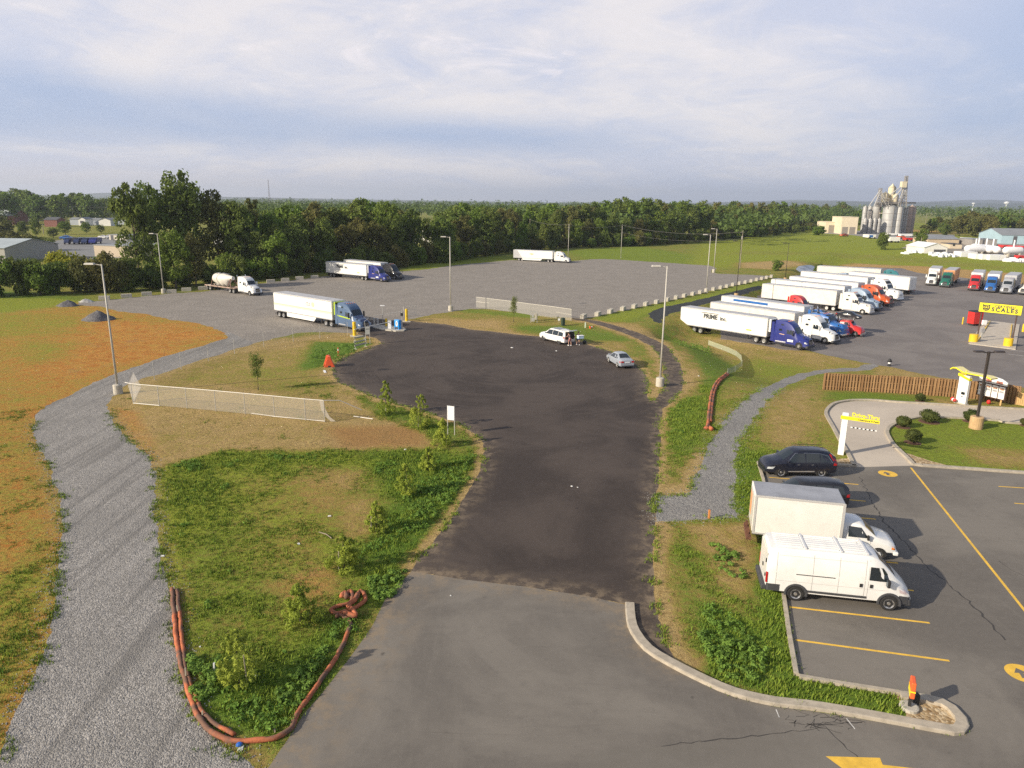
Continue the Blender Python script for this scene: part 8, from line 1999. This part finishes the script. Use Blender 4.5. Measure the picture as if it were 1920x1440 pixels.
for k in range(46):
    if k < 26: x = 1746+k*2.15; y = 481+(x-1746)*.03+rb.uniform(-3.5, 1)
    elif k < 36: x = 1692+(k-26)*3.8; y = 475+rb.uniform(-3, 2)
    else: x = 1879+(k-36)*4; y = 490+rb.uniform(-3, 1.5)
    g = G(x, y); s = rb.uniform(.55, .95)
    o = inst(('bundle',), lambda mb: mb.box(-1, 1, -.8, .8, 0, 1.3, tx=.15, ty=.1), 'wrapped_bundle', M_PLATE, None, g, (0, 0, rb.uniform(0, 3)), (s, s, s*rb.uniform(.7, 1.3)), auto=False, bevel=.12); tag(o, 'white wrapped bundle stacked along the front of the depot yard', 'bundle', 'white wrapped bundles in the depot')
for k, (x, y, c_) in enumerate(((1888, 466, C_RED), (1905, 467, C_RED), (1925, 468, C_RED), (1853, 451, M_WHITE), (1814, 452, M_WHITE))):
    far_box(x-7, x+8, y, y-6.5, 4, c_, ['red tank truck behind the rightmost tank', 'second red truck behind the rightmost tank', 'red truck cut by the right edge of the photo', 'white trailer behind the grey depot building', 'white van behind the tanks'][k], 'truck', 'parked_truck')
far_box(1910, 1924, 487, 479, 3, C_RED, 'red cab standing at the right edge beside the white bundles', 'truck', 'parked_truck')
# water tower specks and distant town on the far hill
for x, y, h_, lb in ((1887, 383.5, 14, 'tiny white water tower on the far hill at right'), (1825, 384, 9, 'tiny pale tower far behind the trees')):
    d = ray(x, 384); d = Vector((d.x, d.y, 0)).normalized(); D_ = 5200; g = Vector((d.x*D_, d.y*D_, 0)); hh_ = hgt(g, y-1.5) if False else 0
    zt = CAM_H+(PX((g.x, g.y, CAM_H))[1]-y)*D_/FPX
    t = thing('water_tower', g, 0, lb, 'water tower'); MB().cyl((0, 0, 0), (0, 0, zt), 3, n=10).build('shaft', M_PLATE, t); MB().sphere((0, 0, zt+4), h_, 14, 10, .6).build('tank', M_PLATE, t, smooth=True)

# ------------------------------------------------------------------ air
hv = bpy.data.materials.new('haze_air'); hv.use_nodes = True; n_ = hv.node_tree.nodes; n_.clear(); pv = n_.new('ShaderNodeVolumePrincipled'); ov = n_.new('ShaderNodeOutputMaterial'); hv.node_tree.links.new(pv.outputs[0], ov.inputs['Volume'])
pv.inputs['Color'].default_value = (.78, .86, 1.0, 1); pv.inputs['Density'].default_value = .00013; pv.inputs['Anisotropy'].default_value = .2
o = MB().box(-14000, 14000, -3000, 15500, -32, 240).build('haze', hv); o['kind'] = 'stuff'
# ------------------------------------------------------------------ pieces that stand apart become objects of their own
SPLIT = {'corner_post', 'rail', 'roof_light', 'landing_gear', 'door_seam', 'roof_bow', 'lock_rod', 'mud_flap', 'side_skirt', 'taillight', 'deck_post', 'strut', 'hatch', 'door_hinge',
         'rear_door', 'header_picture', 'panel_stripe', 'emblem', 'insulator', 'roof_rib', 'grille_bar', 'panel_seam', 'grille', 'foot', 'box', 'stripe', 'roof_rail', 'leg', 'spout', 'hood_mirror', 'mirror'}
ISL = {}
def islands(me):
    if me.name in ISL: return ISL[me.name]
    n = len(me.vertices); par = list(range(n))
    def find(a):
        while par[a] != a: par[a] = par[par[a]]; a = par[a]
        return a
    for e in me.edges:
        a, b = find(e.vertices[0]), find(e.vertices[1])
        if a != b: par[a] = b
    groups = {}
    for p in me.polygons: groups.setdefault(find(p.vertices[0]), []).append(p)
    out = []
    if 1 < len(groups) <= 60:
        for ps in groups.values():
            u = sorted({v for p in ps for v in p.vertices}); mp = {v: i for i, v in enumerate(u)}
            m2 = bpy.data.meshes.new(me.name); m2.from_pydata([me.vertices[v].co[:] for v in u], [], [[mp[v] for v in p.vertices] for p in ps])
            for m_ in me.materials: m2.materials.append(m_)
            m2.polygons.foreach_set('material_index', [p.material_index for p in ps]); m2.update(); out.append(m2)
    ISL[me.name] = out; return out
for o in list(S.objects):
    base = o.name.split('.')[0]
    if o.type != 'MESH' or base not in SPLIT or o.parent is None or o.get('kind') or 'lettering' in o.name: continue
    kids = [c for c in o.children]
    if kids: continue
    pcs = islands(o.data)
    if len(pcs) < 2: continue
    mats_ = [(s_.link, s_.material) for s_ in o.material_slots]
    for k, me in enumerate(pcs):
        c = o.copy() if k else o
        if k: COL.objects.link(c); c.parent = o.parent
        c.data = me
        for i, (lk, mt) in enumerate(mats_):
            if i < len(c.material_slots): c.material_slots[i].link = lk; c.material_slots[i].material = mt
